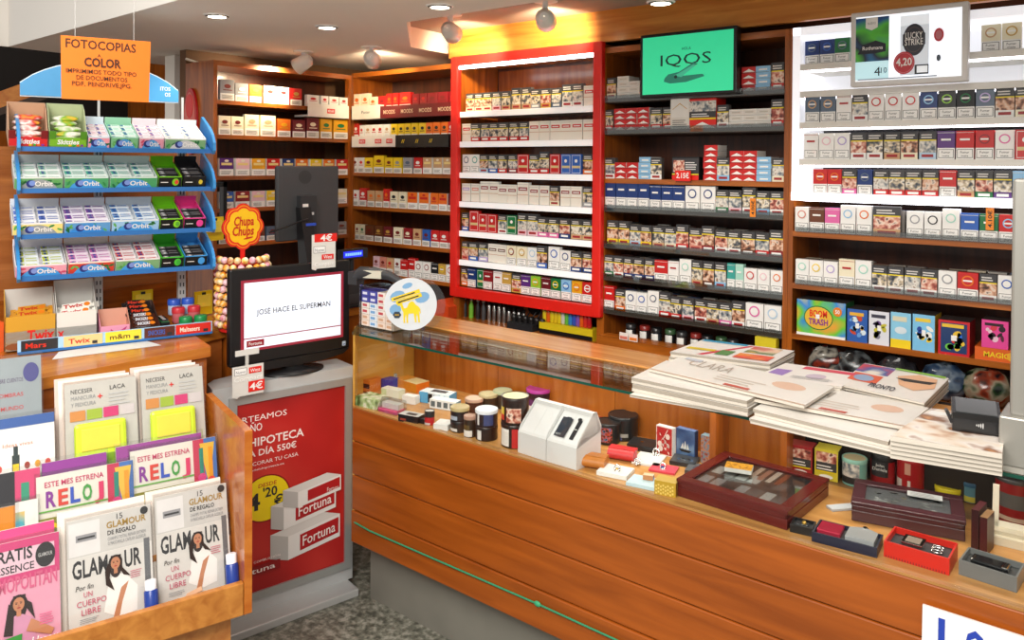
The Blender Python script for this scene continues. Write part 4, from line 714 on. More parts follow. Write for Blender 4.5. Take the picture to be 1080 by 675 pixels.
def i1(A, w, h): A.rect(w*.1, h*.78, w*.95, h*.24, RED); A.txt('4€', w*.6, h*.81, h*.18, WHITE, w*.5, .02, 'C'); A.rect(w*.06, h*.46, w*.5, h*.2, M('8a8a8a', .4)); A.rect(w*.08, h*.475, w*.46, h*.17, WHITE); A.txt('Nuevo', w*.31, h*.5, h*.1, GREY, w*.38, .01, 'C'); A.rect(w*.4, h*.26, w*.5, h*.15, RED); A.txt('West', w*.65, h*.285, h*.1, WHITE, w*.36, .01, 'C'); A.txt('Compact', w*.5, h*.08, h*.11, WHITE, w*.8, .01, 'C')
def i2(A, w, h): A.rect(w*.06, h*.7, w*.4, h*.24, M('8a8a8a', .4)); A.rect(w*.08, h*.72, w*.36, h*.2, WHITE); A.txt('Nuevo', w*.26, h*.76, h*.1, GREY, w*.3, .01, 'C'); A.rect(w*.52, h*.72, w*.4, h*.2, RED); A.txt('West', w*.72, h*.76, h*.11, WHITE, w*.32, .01, 'C'); A.txt('Compact', w*.5, h*.5, h*.15, WHITE, w*.9, .01, 'C'); A.rect(w*.5, h*.1, w*.52, h*.36, RED); A.txt('4€', w*.75, h*.17, h*.22, WHITE, w*.42, .02, 'C')
card(329, 248, 25, 36, 'small grey 4€ price card clipped to the top edge of the television', i1, TP+TN*.012, TN)
card(245, 388, 33, 32, 'larger grey and red 4€ card hanging in front of the advertising stand', i2, S0+SN*.02, TN, .045)

# ---------------------------------------------------------------- cash system behind the television
b = MB(); pos = thing('cash_monitor', 'back of the dark grey cash monitor above the television', 'monitor', (-2.95, 2.19, ZK)); 
q0, q1 = at(293, 175, X=-2.95), at(357, 250, X=-2.95); T = Matrix.Translation((0, q0.y-2.19, q1.z-ZK))
w, h = q1.y-q0.y, q0.z-q1.z; b.box(-.02, 0, 0, .0, w, h, M('3a3b3d', .5), T); b.box(-.03, .003, .003, -.02, w-.003, h-.003, BLACK, T); A = Art(b, T @ V((0, 0, 0)), (0, 1, 0), (0, 0, 1)); 
A.ell(w*.43, h*.85, .035, .03, M('2b2c2e', .5), 20); b.build('housing', pos, bevel=.006)
b = MB(); b.box(.0, w*.3, h*.0, .028, w*.56, h*.6, M('2a2b2d', .4), T); A = Art(b, T @ V((.028, w*.3, 0)), (0, 1, 0), (0, 0, 1)); A.rect(.01, h*.34, .03, .05, M('d8d8d4', .5)); A.rect(.045, h*.34, .025, .012, LG); b.box(.028, w*.34, h*.2, .05, w*.5, h*.235, M('2a4fc0', .3), T); b.build('connector_box', pos)
zb = .155; b = MB(); b.prism([(.03, zb), (.1, zb), (.03, h*.45+q1.z-ZK), (.0, h*.45+q1.z-ZK)], 'Y', T.translation.y+w*.28, T.translation.y+w*.46, BLACK); b.box(-.1, T.translation.y+w*.08, zb-.012, .14, T.translation.y+w*.66, zb+.012, BLACK); b.build('foot', pos)
b = MB(); b.box(-.16, -.02, 0, .16, .28, .14, M('2e2f31', .5)); b.box(.16, .0, .02, .163, .26, .06, M('3a3b3e', .4)); solo('cash_unit', b, 'black cash drawer unit under the dark grey monitor', 'cash drawer', (-2.96, 2.1, ZK), bevel=.005)
b = MB(); b.prism([(-.08, 0), (.08, 0), (.08, .1), (.02, .17), (-.08, .17)], 'Y', -.06, .06, M('d9d6c8', .4)); b.box(.081, -.05, .04, .083, .05, .05, M('8a8a80', .5)); b.box(.03, .03, .16, .04, .05, .172, RED); q = at(281, 262, X=-2.95); solo('receipt_printer', b, 'cream receipt printer beside the round lollipop sign', 'printer', (-3.0, q.y+.06, ZK), bevel=.008)
q = at(372, 268, X=-2.82); b = MB(); b.box(-.015, -.075, -.02, .015, .075, .024, BLACK); b.tube([(-.01, 0, -.02), (-.01, 0, ZK-q.z+.004)], .012, BLACK); b.box(-.05, -.04, ZK-q.z, .03, .04, ZK-q.z+.01, BLACK); A = Art(b, (.0152, -.065, -.012), (0, 1, 0), (0, 0, 1)); A.rect(0, 0, .11, .028, M('1a2ad0', .3, emit=1.2, var=0)); 
for k in range(9): A.rect(.012+k*.0105, .008, .006, .012, M('6fa0ff', .3, emit=2, var=0), 0)
solo('customer_display', b, 'small black customer display with glowing blue digits behind the television', 'display', (-2.82, q.y, q.z))
b = MB(); q = at(398, 290, X=-2.62); b.tube([(0, -.11, .0), (0, -.08, .014), (0, -.02, .02), (0, .05, .01), (0, .11, -.018)], [.02, .028, .022, .018, .016], M('303134', .4), 12); b.box(.012, -.06, .0, .022, .02, .03, M('c9c6b4', .5)); b.box(-.02, -.13, -.03, .02, -.09, .02, M('2a2b2e', .4)); SCN = b
b2 = MB(); q = at(380, 280, X=-2.9); P_ = [at(284, 245, X=-2.9), at(300, 240, X=-2.9), at(318, 233, X=-2.9), at(325, 231, X=-2.905)]; b2.tube(P_, .004, BLACK); P_ = [at(274, 268, X=-2.9), at(284, 258, X=-2.9), at(296, 245, X=-2.9), at(303, 240, X=-2.9)]; solo('monitor_cable', b2, 'black cable with blue plug running to the back of the cash monitor', 'cable')

# ---------------------------------------------------------------- magazine rack
RA = at(258, 455, Z=.945); RB = at(216, 415, Z=.945); MN = (RA-RB); MN.z = 0; PL = MN.length; MN.normalize(); MU_ = V((-MN.y, MN.x, 0))   # MU_ along the rack (away), MN to the shop
MRZ = atan2(MU_.y, MU_.x)          # local x = MU_, local y = -MN (into the rack)
mr = thing('magazine_rack', 'tiered wooden magazine rack in front of the candy counter', 'magazine rack', (RA.x, RA.y, 0), MRZ)
MRM = Matrix.Translation((RA.x, RA.y, 0)) @ Matrix.Rotation(MRZ, 4, 'Z'); MRI = MRM.inverted()
zb0, zb1 = at(259, 650, X=RA.x-.0).z, at(258, 614, X=RA.x).z
zb0 = atp(258, 649, RA, MN).z; zb1 = atp(256, 615, RA, MN).z
OAK = wood('a3601f', 'c6853a', 'X', .4); RL = .68
b = MB(); b.prism([(0, zb0-.0), (PL, zb0), (PL, .945), (0, .945)], 'X', 0, .022, wood('a8540f', 'c2752a', 'Y', .25)); b.build('side_panel', mr, bevel=.003)
MB().box(-RL, .0, zb0, -.001, .02, zb1, OAK).build('front_board', mr, bevel=.003)
MB().box(-RL, .06, 0, -.02, PL, zb0, wood('a9622a', 'c98a48', 'X', .4)).build('base', mr)
MB().box(-RL, .02, zb0, -.001, PL, zb0+.015, OAK).build('floor_board', mr); MB().box(-RL, PL-.015, zb0, -.001, PL, .9, WRX).build('back_panel', mr)
for d, z in ((.13, .60), (.26, .73)): MB().box(-RL, d, zb0+.015, -.001, d+.012, z, OAK).build('tier_board', mr)
LEAN = R(14)
def mplane(d, z): return MRM @ V((0, d, z)), (MRM.to_3x3() @ V((0, -cos(LEAN), sin(LEAN))))
def mloc(px, py, d, z):
    P_, N_ = mplane(d, z); q = MRI @ atp(px, py, P_, N_); return q.x, (q.z-z)/cos(LEAN)
def mag(d, z, corners, label, draw, bagged=True, thick=.008, name='magazine', backs=0, base='f2f0ea', group=None):
    """leaning cover; corners = pixel (top-left, top-right); bottom rests at z"""
    (ax, ay), (bx, by) = corners; xa, ha = mloc(ax, ay, d, z); xb, hb = mloc(bx, by, d, z); h = (ha+hb)/2; w = xb-xa
    o = thing(name, label, 'magazine', group=group); M_ = MRM @ Matrix.Translation((xa, d, z)) @ Matrix.Rotation(-LEAN, 4, 'X'); o.matrix_world = M_
    b = MB(); b.box(0, 0, 0, w, thick, h, M(base, .3)); A = Art(b, (0, 0, 0), (1, 0, 0), (0, 0, 1), .0003); draw(A, w, h); b.build('cover', o)
    if bagged: 
        b = MB(); b.box(-.004, -.006, -.002, w+.004, thick+.003, h+.01, FILM); b.build('plastic_sleeve', o)
    return o, w, h
SK = M('c98a64', .4, var=.1); SKL = M('e2b490', .4, var=.1); HAIR = M('2a1a14', .5); HAIRB = M('b07a3c', .5, var=.2)
def face(A, x, y, s, hair, skin=SK, dress=None, lean=.0):
    A.poly([(x+s*1.15*cos(t)*(1.0 if sin(t) > 0 else .95), y+s*(1.35*sin(t) if sin(t) > 0 else 2.4*sin(t))) for t in [2*pi*i/24 for i in range(24)]], hair)
    if dress: A.poly([(x-s*2.2, y-s*6), (x+s*2.4, y-s*6), (x+s*1.9, y-s*2.4), (x+s*.5, y-s*1.5), (x-s*.5, y-s*1.5), (x-s*1.8, y-s*2.3)], dress)
    A.poly([(x-s*.3, y-s*1.7), (x+s*.3, y-s*1.7), (x+s*.28, y-s*.6), (x-s*.28, y-s*.6)], skin)
    A.ell(x, y, s*.75, s, skin, 20); A.poly([(x-s*.8, y+s*.2), (x-s*.5, y+s*.95), (x+s*.6, y+s*1.0), (x+s*.85, y+s*.1), (x+s*.9, y+s*1.25), (x-s*.7, y+s*1.3)], hair)
    for e_ in (-.3, .3): A.ell(x+s*e_, y+s*.12, s*.14, s*.07, INK, 8, 0); A.rect(x+s*e_-s*.16, y+s*.27, s*.32, s*.06, HAIR, 0)
    A.ell(x, y-s*.18, s*.09, s*.14, M('b5765a', .5), 8, 0); A.ell(x, y-s*.48, s*.26, s*.1, M('a8383a', .4), 10)
def glam(A, w, h):
    hc = h*.69; A.rect(0, hc, w, h-hc, M('d2d0cb', .35)); A.rect(w*.02, hc+.004, w*.36, h-hc-.012, M('e6e4e2', .35)); A.rect(w*.1, hc+(h-hc)*.4, w*.24, (h-hc)*.18, M('9b9b9e', .35)); A.rect(w*.12, hc+(h-hc)*.46, w*.2, (h-hc)*.05, INK)
    A.txt('15', w*.62, hc+(h-hc)*.8, .014, INK, None, .0, 'C'); A.txt('GLAMOUR', w*.7, hc+(h-hc)*.6, .016, GOLD, w*.48, .02, 'C'); A.txt('DE REGALO', w*.47, hc+(h-hc)*.42, .011, INK, w*.34, .015); A.txt('CHAMPÚ TOTAL REPAIR EXTREM', w*.47, hc+(h-hc)*.27, .008, GREY, w*.46); A.txt('O MASCARILLA CAPILAR GLISSKUR', w*.47, hc+(h-hc)*.15, .008, GREY, w*.46)
    A.ell(w*.92, hc+(h-hc)*.88, .01, .01, INK, 16); A.rect(w*.9, 0, w*.07, hc*1.05, M('6d6f72', .4, var=.4, scale=300))
    A.rect(0, 0, w*.9, hc, M('dedbd5', .3)); A.txt('GLAM', w*.05, hc*.76, hc*.2, INK, w*.41, .025); A.txt('UR', w*.86, hc*.76, hc*.2, INK, w*.2, .025, 'R')
    x, y, s = w*.55, hc*.84, w*.075; A.poly([(x-s*2.0, y-s*7.5), (x+s*.6, y-s*9), (x+s*3.2, y-s*8.5), (x+s*3.4, y-s*4.5), (x+s*1.6, y-s*2.2), (x-s*.2, y-s*1.6), (x-s*1.2, y-s*3)], M('f8f5f0', .4, var=.03))
    A.poly([(x+s*.8, y-s*4.2), (x+s*2.0, y-s*3.4), (x+s*.9, y-s*6.5), (x+s*.2, y-s*9.5), (x-s*.8, y-s*9.4), (x+s*.1, y-s*6.4)], SK); face(A, x, y, s, HAIR); A.poly([(x-s*1.1, y+s*.3), (x-s*.7, y-s*.4), (x-s*1.0, y-s*2.2), (x-s*.3, y-s*4.4), (x-s*1.6, y-s*3.2), (x-s*1.7, y-s*1)], HAIR); A.poly([(x+s*.8, y+s*.6), (x+s*1.1, y-s*1), (x+s*2.3, y-s*2.6), (x+s*1.2, y-s*2.2), (x+s*.6, y-s*1)], HAIR)
    A.poly([(x-s*3, y-s*10), (x+s*.4, y-s*9.4), (x+s*.2, y-s*8.6), (x-s*2.5, y-s*9.2)], SKL); PK = M('b84a66', .4, var=0); A.txt('Por fin', w*.08, hc*.62, .012, INK, w*.2, 0, slant=.2); A.txt('UN', w*.17, hc*.53, .013, PK, w*.1); A.txt('CUERPO', w*.09, hc*.43, .014, PK, w*.34); A.txt('LIBRE', w*.14, hc*.33, .014, PK, w*.22); A.lines(w*.12, hc*.24, w*.22, hc*.06, 3, GREY, .3); A.lines(w*.72, hc*.62, w*.14, hc*.1, 4, PK, .3)
zf = zb0+.015
def bottle(px, py, label):
    x, hh = mloc(px, py, .03, zf); o = thing('shampoo_bottle', label, 'bottle'); o.matrix_world = MRM @ Matrix.Translation((x, .034, zf)) @ Matrix.Rotation(-LEAN, 4, 'X')
    k = hh; b = MB(); b.lathe([(.016, 0), (.018, .006), (.018, k*.78), (.014, k*.82)], M('1e3a8c', .25), 18); b.build('bottle_body', o); b = MB(); b.lathe([(.0145, k*.8), (.0145, k*.99), (.012, k)], M('e9ecf2', .3), 18); b.build('cap', o)
mag(.08, zf, ((163, 528), (238, 507)), 'white bagged fashion magazine with woman in white, next to the rack side panel', glam)
mag(.075, zf, ((70, 553), (158, 530)), 'white bagged fashion magazine with woman in white, second from the side panel', glam)
mag(.09, zf, ((60, 543), (152, 521)), 'copy tucked behind the second white fashion magazine', lambda A, w, h: A.rect(0, 0, w, h, M('e6dcd2', .3)), False); mag(.095, zf, ((153, 520), (232, 503)), 'copy tucked behind the white fashion magazine by the side panel', lambda A, w, h: A.rect(0, 0, w, h, M('e6dcd2', .3)), False)
bottle(244, 584, 'small blue bottle with white cap against the rack side panel'); bottle(159, 612, 'small blue bottle with white cap between the two white fashion magazines')
def cosmo(A, w, h):
    PKM = M('d8688e', .35); A.rect(0, 0, w, h, M('e8a6bc', .35)); hc = h*.68; A.rect(0, hc, w, h-hc, M('d0487e', .35)); A.rect(0, hc+.016, w*.93, (h-hc)*.62, M('e8c8d4', .35)); A.txt('GRATIS', w*.62, hc+(h-hc)*.5, .028, INK, w*.62, .02, 'R'); A.txt('+ESSENCE', w*.64, hc+(h-hc)*.22, .017, INK, w*.6, .01, 'R'); A.ell(w*.8, hc+(h-hc)*.5, w*.14, .03, INK, 24); A.txt('GLAMOUR', w*.8, hc+(h-hc)*.46, .009, LG, w*.2, .01, 'C')
    A.txt('COSMOPOLITAN', w*.96, hc*.88, .034, PKM, w*1.1, .02, 'R'); x, y, s = w*.42, hc*.72, w*.105; face(A, x, y, s, HAIR, SK, M('d89ab8', .4)); A.poly([(x-s*1.3, y+s*.4), (x-s*.6, y-s*.5), (x-s*.8, y-s*4.2), (x-s*2, y-s*4)], HAIR); A.poly([(x+s*.7, y+s*.6), (x+s*.9, y-s*.6), (x+s*2.1, y-s*2.6), (x+s*1.7, y-s*.2)], HAIR)
    A.poly([(x-s*2.2, y-s*6.4), (x+s*.2, y-s*6.4), (x+s*.4, y-s*4.2), (x-s*1.8, y-s*4.4)], M('3fa04a', .4)); A.poly([(x-s*3.2, y-s*7), (x-s*1.2, y-s*7), (x-s*1.4, y-s*4.6), (x-s*2.8, y-s*5)], M('c8302c', .4)); A.poly([(x+s*1.6, y-s*2.4), (x+s*4.6, y-s*4.6), (x+s*4.2, y-s*5.4), (x+s*.9, y-s*4)], SK); A.txt('Happy', w*.94, hc*.2, .02, WHITE, w*.36, .01, 'R', slant=.2); A.txt('feeling', w*.96, hc*.1, .02, WHITE, w*.38, .01, 'R', slant=.2); A.lines(w*.7, hc*.42, w*.22, hc*.14, 5, PKM, .4)
mag(.06, zf, ((-14, 577), (62, 561)), 'pink bagged magazine with smiling dark-haired woman at the front tier', cosmo)
mag(.075, zf, ((-30, 566), (57, 549)), 'pink copy tucked behind the pink bagged magazine', lambda A, w, h: A.rect(0, 0, w, h, M('d8487e', .35)), False)
# middle tier
def reloj(A, w, h):
    A.rect(0, 0, w, h, M('e9e6da', .35)); A.rect(w*.72, h*.0, w*.28, h, M('c83a5a', .35)); A.rect(w*.85, 0, w*.15, h, M('4a7ac0', .35)); A.poly([(w*.8, h*.96), (w*.98, h*.96), (w*.9, h*.55)], M('e8c04a', .35)); A.rect(w*.79, h*.3, w*.05, h*.62, M('2a8a7a', .4)); A.ell(w*.815, h*.66, w*.05, w*.05, M('d84a8a', .4)); A.rect(w*.9, h*.3, w*.05, h*.62, M('e8a02a', .4)); A.ell(w*.925, h*.62, w*.05, w*.05, M('e84a3a', .4))
    A.txt('ESTE MES ESTRENA', w*.08, h*.9, .014, M('c83a6a', .4, var=0), w*.6, .01); 
    for i, (c, ch) in enumerate(zip(('8a3a9a', 'd8483a', '3a5ac0', '4aa04a', 'd83a6a'), 'RELOJ')): A.txt(ch, w*(.09+i*.122), h*.73, .04, M(c, .4, var=0), w*.1, .03)
    A.rect(.004, h*.69, w*.7, .004, M('6ab04a', .4)); A.rect(0, 0, w*.72, h*.64, M('8a8a3a', .4)); A.txt('CUORE', w*.08, h*.42, .05, YEL, w*.6, .03)
mag(.19, zf+.1, ((137, 476), (227, 461)), 'bagged magazine with colourful watch lettering next to the rack side panel', reloj); mag(.185, zf+.1, ((38, 502), (140, 487)), 'bagged magazine with colourful watch lettering, second from the side panel', reloj)
mag(.205, zf+.1, ((122, 472), (212, 456)), 'purple cover edge behind the colourful watch magazine by the side panel', lambda A, w, h: A.rect(0, 0, w, h, M('a04a9a', .35)), True); mag(.2, zf+.1, ((44, 494), (112, 472)), 'purple cover edge behind the second colourful watch magazine', lambda A, w, h: A.rect(0, 0, w, h, M('9a3e9e', .35)), True)
def dark(A, w, h): A.rect(0, 0, w, h, M('2b2b30', .35)); A.rect(w*.5, 0, w*.5, h, M('d84a7a', .35)); A.rect(w*.1, h*.55, w*.3, .02, RED); A.rect(w*.62, h*.1, w*.16, h*.8, M('3a9a7a', .4)); A.ell(w*.3, h*.25, w*.22, h*.14, SK)
mag(.195, zf+.1, ((-12, 506), (42, 489)), 'dark and pink bagged magazine at the far end of the middle tier', dark)
mag(.175, zf+.1, ((16, 532), (40, 524)), 'thin pale booklet with rainbow edge leaning in the middle tier', lambda A, w, h: (A.rect(0, 0, w, h, M('ecebe6', .35)), A.rect(0, 0, w*.4, h*.9, pic('rainbow', ['e84a8a', 'f0c040', '4ab0c0', '8a4ac0'], 14, False)))); 
mag(.18, zf+.1, ((-8, 540), (18, 530)), 'orange cover with a face at the end of the middle tier', lambda A, w, h: (A.rect(0, 0, w, h, M('e0902a', .35)), face(A, w*.5, h*.55, w*.22, HAIRB)))
# back tier
def neces(A, w, h):
    A.rect(0, 0, w, h, M('cfccc4', .35)); A.rect(0, 0, w, h*.17, M('2a2430', .35)); A.ell(w*.5, h*.08, w*.12, h*.1, SKL); A.txt('WOMAN', w*.06, h*.03, h*.1, M('e07a9a', .4, var=0), w*.4, .02); A.txt('NECESER', w*.08, h*.93, .012, INK, w*.3); A.txt('MANICURA', w*.08, h*.885, .011, GREY, w*.34); A.txt('Y PEDICURA', w*.08, h*.84, .011, GREY, w*.34); A.txt('+', w*.48, h*.87, .018, RED, None, .02, 'C'); A.txt('LACA', w*.62, h*.93, .012, INK, w*.22); A.lines(w*.6, h*.82, w*.3, h*.1, 4, LG, .4)
    for i, c in enumerate(('d8924a', 'a8c03a', 'd83a7a', 'd8d0d0')): A.rect(w*(.06+.23*i), h*.74, w*.21, h*.07, M(c, .35), 0)
def pouch(M_, w, h):
    o = thing('beauty_pouch', '', 'gift pouch'); o.matrix_world = M_; b = MB(); b.box(0, -.026, 0, w, 0, h, M('c6de3a', .25)); b.build('pouch', o, bevel=.01); b = MB(); b.box(w*.12, -.03, h*.5, w*.86, -.026, h*.9, M('e0cf4a', .25)); b.box(w*.2, -.031, h*.12, w*.8, -.026, h*.42, M('7aa02a', .3)); b.build('window_panel', o, bevel=.002); return o
for i, (c, lab, d) in enumerate([(((148, 392), (213, 388)), 'next to the rack side panel', .31), (((68, 407), (143, 396)), 'second from the side panel', .305)]):
    o, w, h = mag(d, zf+.2, c, 'pale bagged gift-set magazine on the back tier, '+lab, neces)
    q = pouch(o.matrix_world @ Matrix.Translation((w*.1, -.007, h*.34)), w*.72, h*.38); q['label'] = 'lime green beauty pouch bagged onto the pale magazine '+lab
    for k in range(3): mag(d+.016+.012*k, zf+.2, tuple((x-3-4*k, y-2-2*k) for x, y in c), f'{ORD[k]} copy behind pale gift magazine '+lab, lambda A, w, h: A.rect(0, 0, w, h, M(('e4d2c4', 'efe2d8', 'd8c4b8')[k % 3], .35)), False, .006)
def marie(A, w, h):
    A.rect(0, 0, w, h, M('e9e9e6', .35)); A.rect(0, h*.93, w, h*.07, M('3a62a8', .35)); A.rect(0, 0, w, h*.38, M('5a5a60', .4)); A.txt('marie claire', w*.97, h*.42, .034, INK, w*1.25, .02, 'R'); A.rect(0, h*.56, w, h*.35, M('f4f4f0', .3)); A.txt('Ideas vivas', w*.3, h*.8, .01, M('c8642a', .4, var=0), w*.4); A.lathe = None; A.rect(w*.42, h*.6, w*.1, h*.14, M('2a3a3a', .4)); A.rect(w*.44, h*.74, w*.06, h*.06, M('2a3a3a', .4)); A.rect(w*.43, h*.62, w*.08, h*.06, YEL)
    for x, c in ((.1, '4aa03a'), (.25, 'd8483a'), (.62, 'a03a2a'), (.76, 'e0a02a'), (.9, 'd8382a')): A.ell(w*x, h*.66, w*.04, h*.025, M(c, .4), 10, 0)
mag(.27, zf+.16, ((-22, 446), (57, 434)), 'white magazine with bottle drawing and blue top edge on the back tier', marie)
def kids(A, w, h):
    A.rect(0, 0, w, h, M('8fb4c4', .35)); A.rect(0, h*.62, w, h*.38, M('9aa4a8', .35)); A.txt('DESCUBRE CUENTOS', w*.08, h*.85, .011, M('5a4a6a', .4, var=0), w*.6, .01); A.txt('ALFOMBRAS', w*.08, h*.76, .011, M('c8484a', .4, var=0), w*.6, .01); A.txt('DEL MUNDO', w*.08, h*.68, .011, M('c8484a', .4, var=0), w*.6, .01); A.ell(w*.82, h*.9, w*.14, h*.06, M('4a4a8a', .4)); A.ell(w*.15, h*.12, w*.1, h*.06, M('d8583a', .4)); A.ell(w*.84, h*.14, w*.1, h*.07, M('4a9a5a', .4)); A.ell(w*.66, h*.46, w*.08, h*.04, M('d86a6a', .4)); A.lines(w*.2, h*.3, w*.4, h*.2, 4, M('c8dce4', .4), .3)
mag(.33, zf+.25, ((-18, 380), (43, 375)), 'pale blue bagged story magazine standing highest on the rack', kids)
# ---------------------------------------------------------------- glass display counter
YG = 1.98; ZT = 1.05; ZF = .764; XW = -2.394; GE = M('0f4a3c', .15, var=0); GT = glass('f6fbf9', .7, .03); XE2 = .35
def zc(px, py): return at(px, py, Y=YG).z
ct = thing('display_counter', 'long wooden display counter with a glass top and front', 'counter', (-1.1, 2.2, 0)); ox, oy = -1.1, 2.2
def cp(name, x0, y0, z0, x1, y1, z1, m, bevel=0, par=None): return MB().box(x0-ox, y0-oy, z0, x1-ox, y1-oy, z1, m).build(name, par or ct, bevel=bevel)
WF1 = wood('863f08', 'a85514', 'X', .38, .8, .15)
zs = [ZF-.002, zc(376, 466), zc(376, 501.5), zc(427, 561), zc(377, 573)]
for i in range(4): cp('front_board', XW, YG-.002-.004*(i == 3), zs[i+1]+(.0015 if i < 3 else 0), XE2, YG+.018, zs[i]-.0015, WF1, .004)
cp('plinth', XW+.02, 2.055, 0, XE2, 2.09, zs[4]+.02, M('77756c', .6, var=.2, scale=6)); cp('case_floor', -2.3, YG+.018, ZF-.02, XE2, 2.4, ZF, wood('b07a3c', 'cf9a58', 'X', .4)); cp('edge_strip', XW, YG-.001, ZF-.003, XE2, YG+.02, ZF+.003, wood('9a6a34', 'b8864a', 'X', .4))
MB().prism([(x-ox, y-oy) for x, y in ((XW, YG), (XW+.012, YG), (-2.508, 2.1), (-2.496, 2.412), (-2.51, 2.412), (-2.522, 2.095))], 'Z', zs[4]+.004, ZT-.013, wood('c08a34', 'd8a64c', 'Y', .35)).build('end_panel', ct)
MB().prism([(x-ox, y-oy) for x, y in ((XW, YG+.018), (-2.3, YG+.018), (-2.3, 2.4), (-2.5, 2.4), (-2.51, 2.1))], 'Z', ZF-.02, ZF, wood('b07a3c', 'cf9a58', 'X', .4)).build('case_floor', ct)
MB().prism([(x-ox, y-oy) for x, y in ((XW, YG-.006), (-2.35, YG-.006), (-2.35, 2.235), (-2.5, 2.235), (-2.51, 2.1))], 'Z', ZT-.008, ZT, GT).build('glass_top', ct)
WI = wood('96501a', 'b66c28', 'Z', .25)
for x0, x1 in ((-2.495, -2.02), (-2.018, -1.48), (-1.478, -1.06), (-1.06, -.86)): cp('back_board', x0, 2.4, ZF-.02, x1, 2.412, ZT-.02, WI)
cp('divider', -1.075, 2.3, ZF, -1.055, 2.4, ZT-.02, WZ); cp('divider', -.875, 2.36, ZF, -.855, 2.412, ZT-.02, WZ); cp('back_board', -.855, 2.52, ZF-.02, XE2, 2.53, ZT-.02, M('241a14', .7)); cp('rear_floor', -.855, 2.4, ZF-.02, XE2, 2.52, ZF-.001, wood('6a4a28', '8a6438', 'X', .5)); cp('divider', -.19, 2.2, ZF, -.17, 2.4, ZT-.02, wood('c08a44', 'd8a860', 'Z', .4))
cp('ledge', -2.495, 2.235, ZT-.012, XE2, 2.415, ZT+.004, wood('c07a34', 'e0a25a', 'X', .2), .003)
b = MB(); b.box(-2.35-ox, YG-.006-oy, ZT-.008, XE2-ox, 2.235-oy, ZT, [GT, GT, GE, GT, GE, GE]); b.build('glass_top', ct)
b = MB(); b.box(XW+.012-ox, YG+.004-oy, ZF+.004, XE2-ox, YG+.008-oy, ZT-.009, glass('fdfefd', .12, .0)); b.build('front_glass', ct)
cp('cabinet_back', XW+.02, 2.38, 0, XE2, 2.4, ZF-.02, WX)
pr = [at(374, 551, Y=YG-.012), at(390, 560, Y=YG-.012), at(567, 637, Y=YG-.012), at(650, 675, Y=YG-.012)]; dx = pr[3]-pr[2]; pr.append(pr[3]+dx*4)
b = MB(); b.tube(pr, .0032, M('2f8a62', .5, var=.25, scale=300)); b.ball(pr[2], .009, M('38a070', .6), 8, 5, 1.6, .7, 1); solo('green_twine', b, 'thin green cord knotted along the lower front of the wooden counter', 'cord')
b = MB(); q0 = at(970, 643, Y=1.93); b.box(0, 0, 0, .52, .006, q0.z, M('ecebea', .4), Matrix.Rotation(R(-2.2), 4, 'X')); A = Art(b, (0, -.0, 0), (1, 0, 0), (0, sin(R(2.2)), cos(R(2.2)))); BL = M('2440a8', .4, var=0)
zz = at(985, 657, Y=1.93).z; 
for i, ch in enumerate('LOS'): A.txt(ch, .032+i*.052, zz-.07-.004*i, .07, BL, .04, .03)
solo('sign_board', b, 'white board with blue lettering leaning against the counter front', 'sign', (q0.x, 1.93, 0))
b = MB(); b.box(-1.25, -.012, -.014, 1.2, .012, 0, M('d8d8d4', .4)); b.box(-1.24, -.009, -.0165, 1.19, .009, -.014, M('fff4e0', .4, emit=1.5, var=0)); solo('case_fill_strip', b, 'added light strip under the wooden ledge, brightening the glass case', 'lamp', (-1.1, 2.26, ZT-.0125))  # added strip, hidden under the ledge to brighten the case
area('case_fill_glow', (-1.1, 2.255, ZT-.035), (R(-12), 0, 0), 2.4, .02, 4.5, (1, .93, .82))
# steel pillar
STL = M('a09e97', .4, .5, var=.05, scale=4)
o = thing('steel_pillar', 'brushed steel pillar standing on the end of the glass counter', 'pillar', (-.2, 2.03, ZT)); b = MB(); b.box(-.045, -.03, .115, .1, .06, .625, STL); b.build('post', o, bevel=.006); b = MB(); b.box(-.062, -.05, .012, .12, .08, .118, STL); b.build('base', o, bevel=.004); b = MB(); b.box(-.07, -.048, 0, .12, .08, .012, M('b4b1a8', .4, .3)); b.build('foot_plate', o)

# ---------------------------------------------------------------- things in the case
def fl_(px, py, z=ZF): return at(px, py, Z=z)
def tin(px, py, r, h, body, lid, label, bands=None, z=ZF, lidh=.012, lidtop=None, name='tobacco_tin', cat='tin', lab=None, zl=None, dy=0):
    p = fl_(px, py); d_ = ray(px, py); d_.z = 0; d_.normalize(); p = p+d_*r*.97; o = thing(name, label, cat, (p.x, p.y+dy, z+.0005)); bm_ = M(body, .3, var=.04); ls = []
    a0 = R(-98); W1 = [(lo*h, hi*h, a0+R(s_), a0+R(e_), M(c, .4, var=0) if isinstance(c, str) else c) for lo, hi, s_, e_, c in (bands or [])]
    ks = sorted({0, .05, 1, *[x for q in (bands or []) for x in q[:2]]}); b = MB(); b.lathe([(r*.96, 0)]+[(r, max(k, .04)*h*(1-lidh/h)) for k in ks[1:]], bm_, 28, label=W1); b.build('tin_body', o)
    b = MB(); b.lathe([(r*1.03, h-lidh), (r*1.03, h-.002), (r*.97, h), (r*.9, h-.002)], M(lid, .3, .2 if lid in ('b9b08a',) else 0), 28, cap=False); b.lathe([(.0001, h-.002), (r*.9, h-.0021)], M(lidtop or lid, .35, var=.12), 28, cap=False); b.build('lid', o); return o
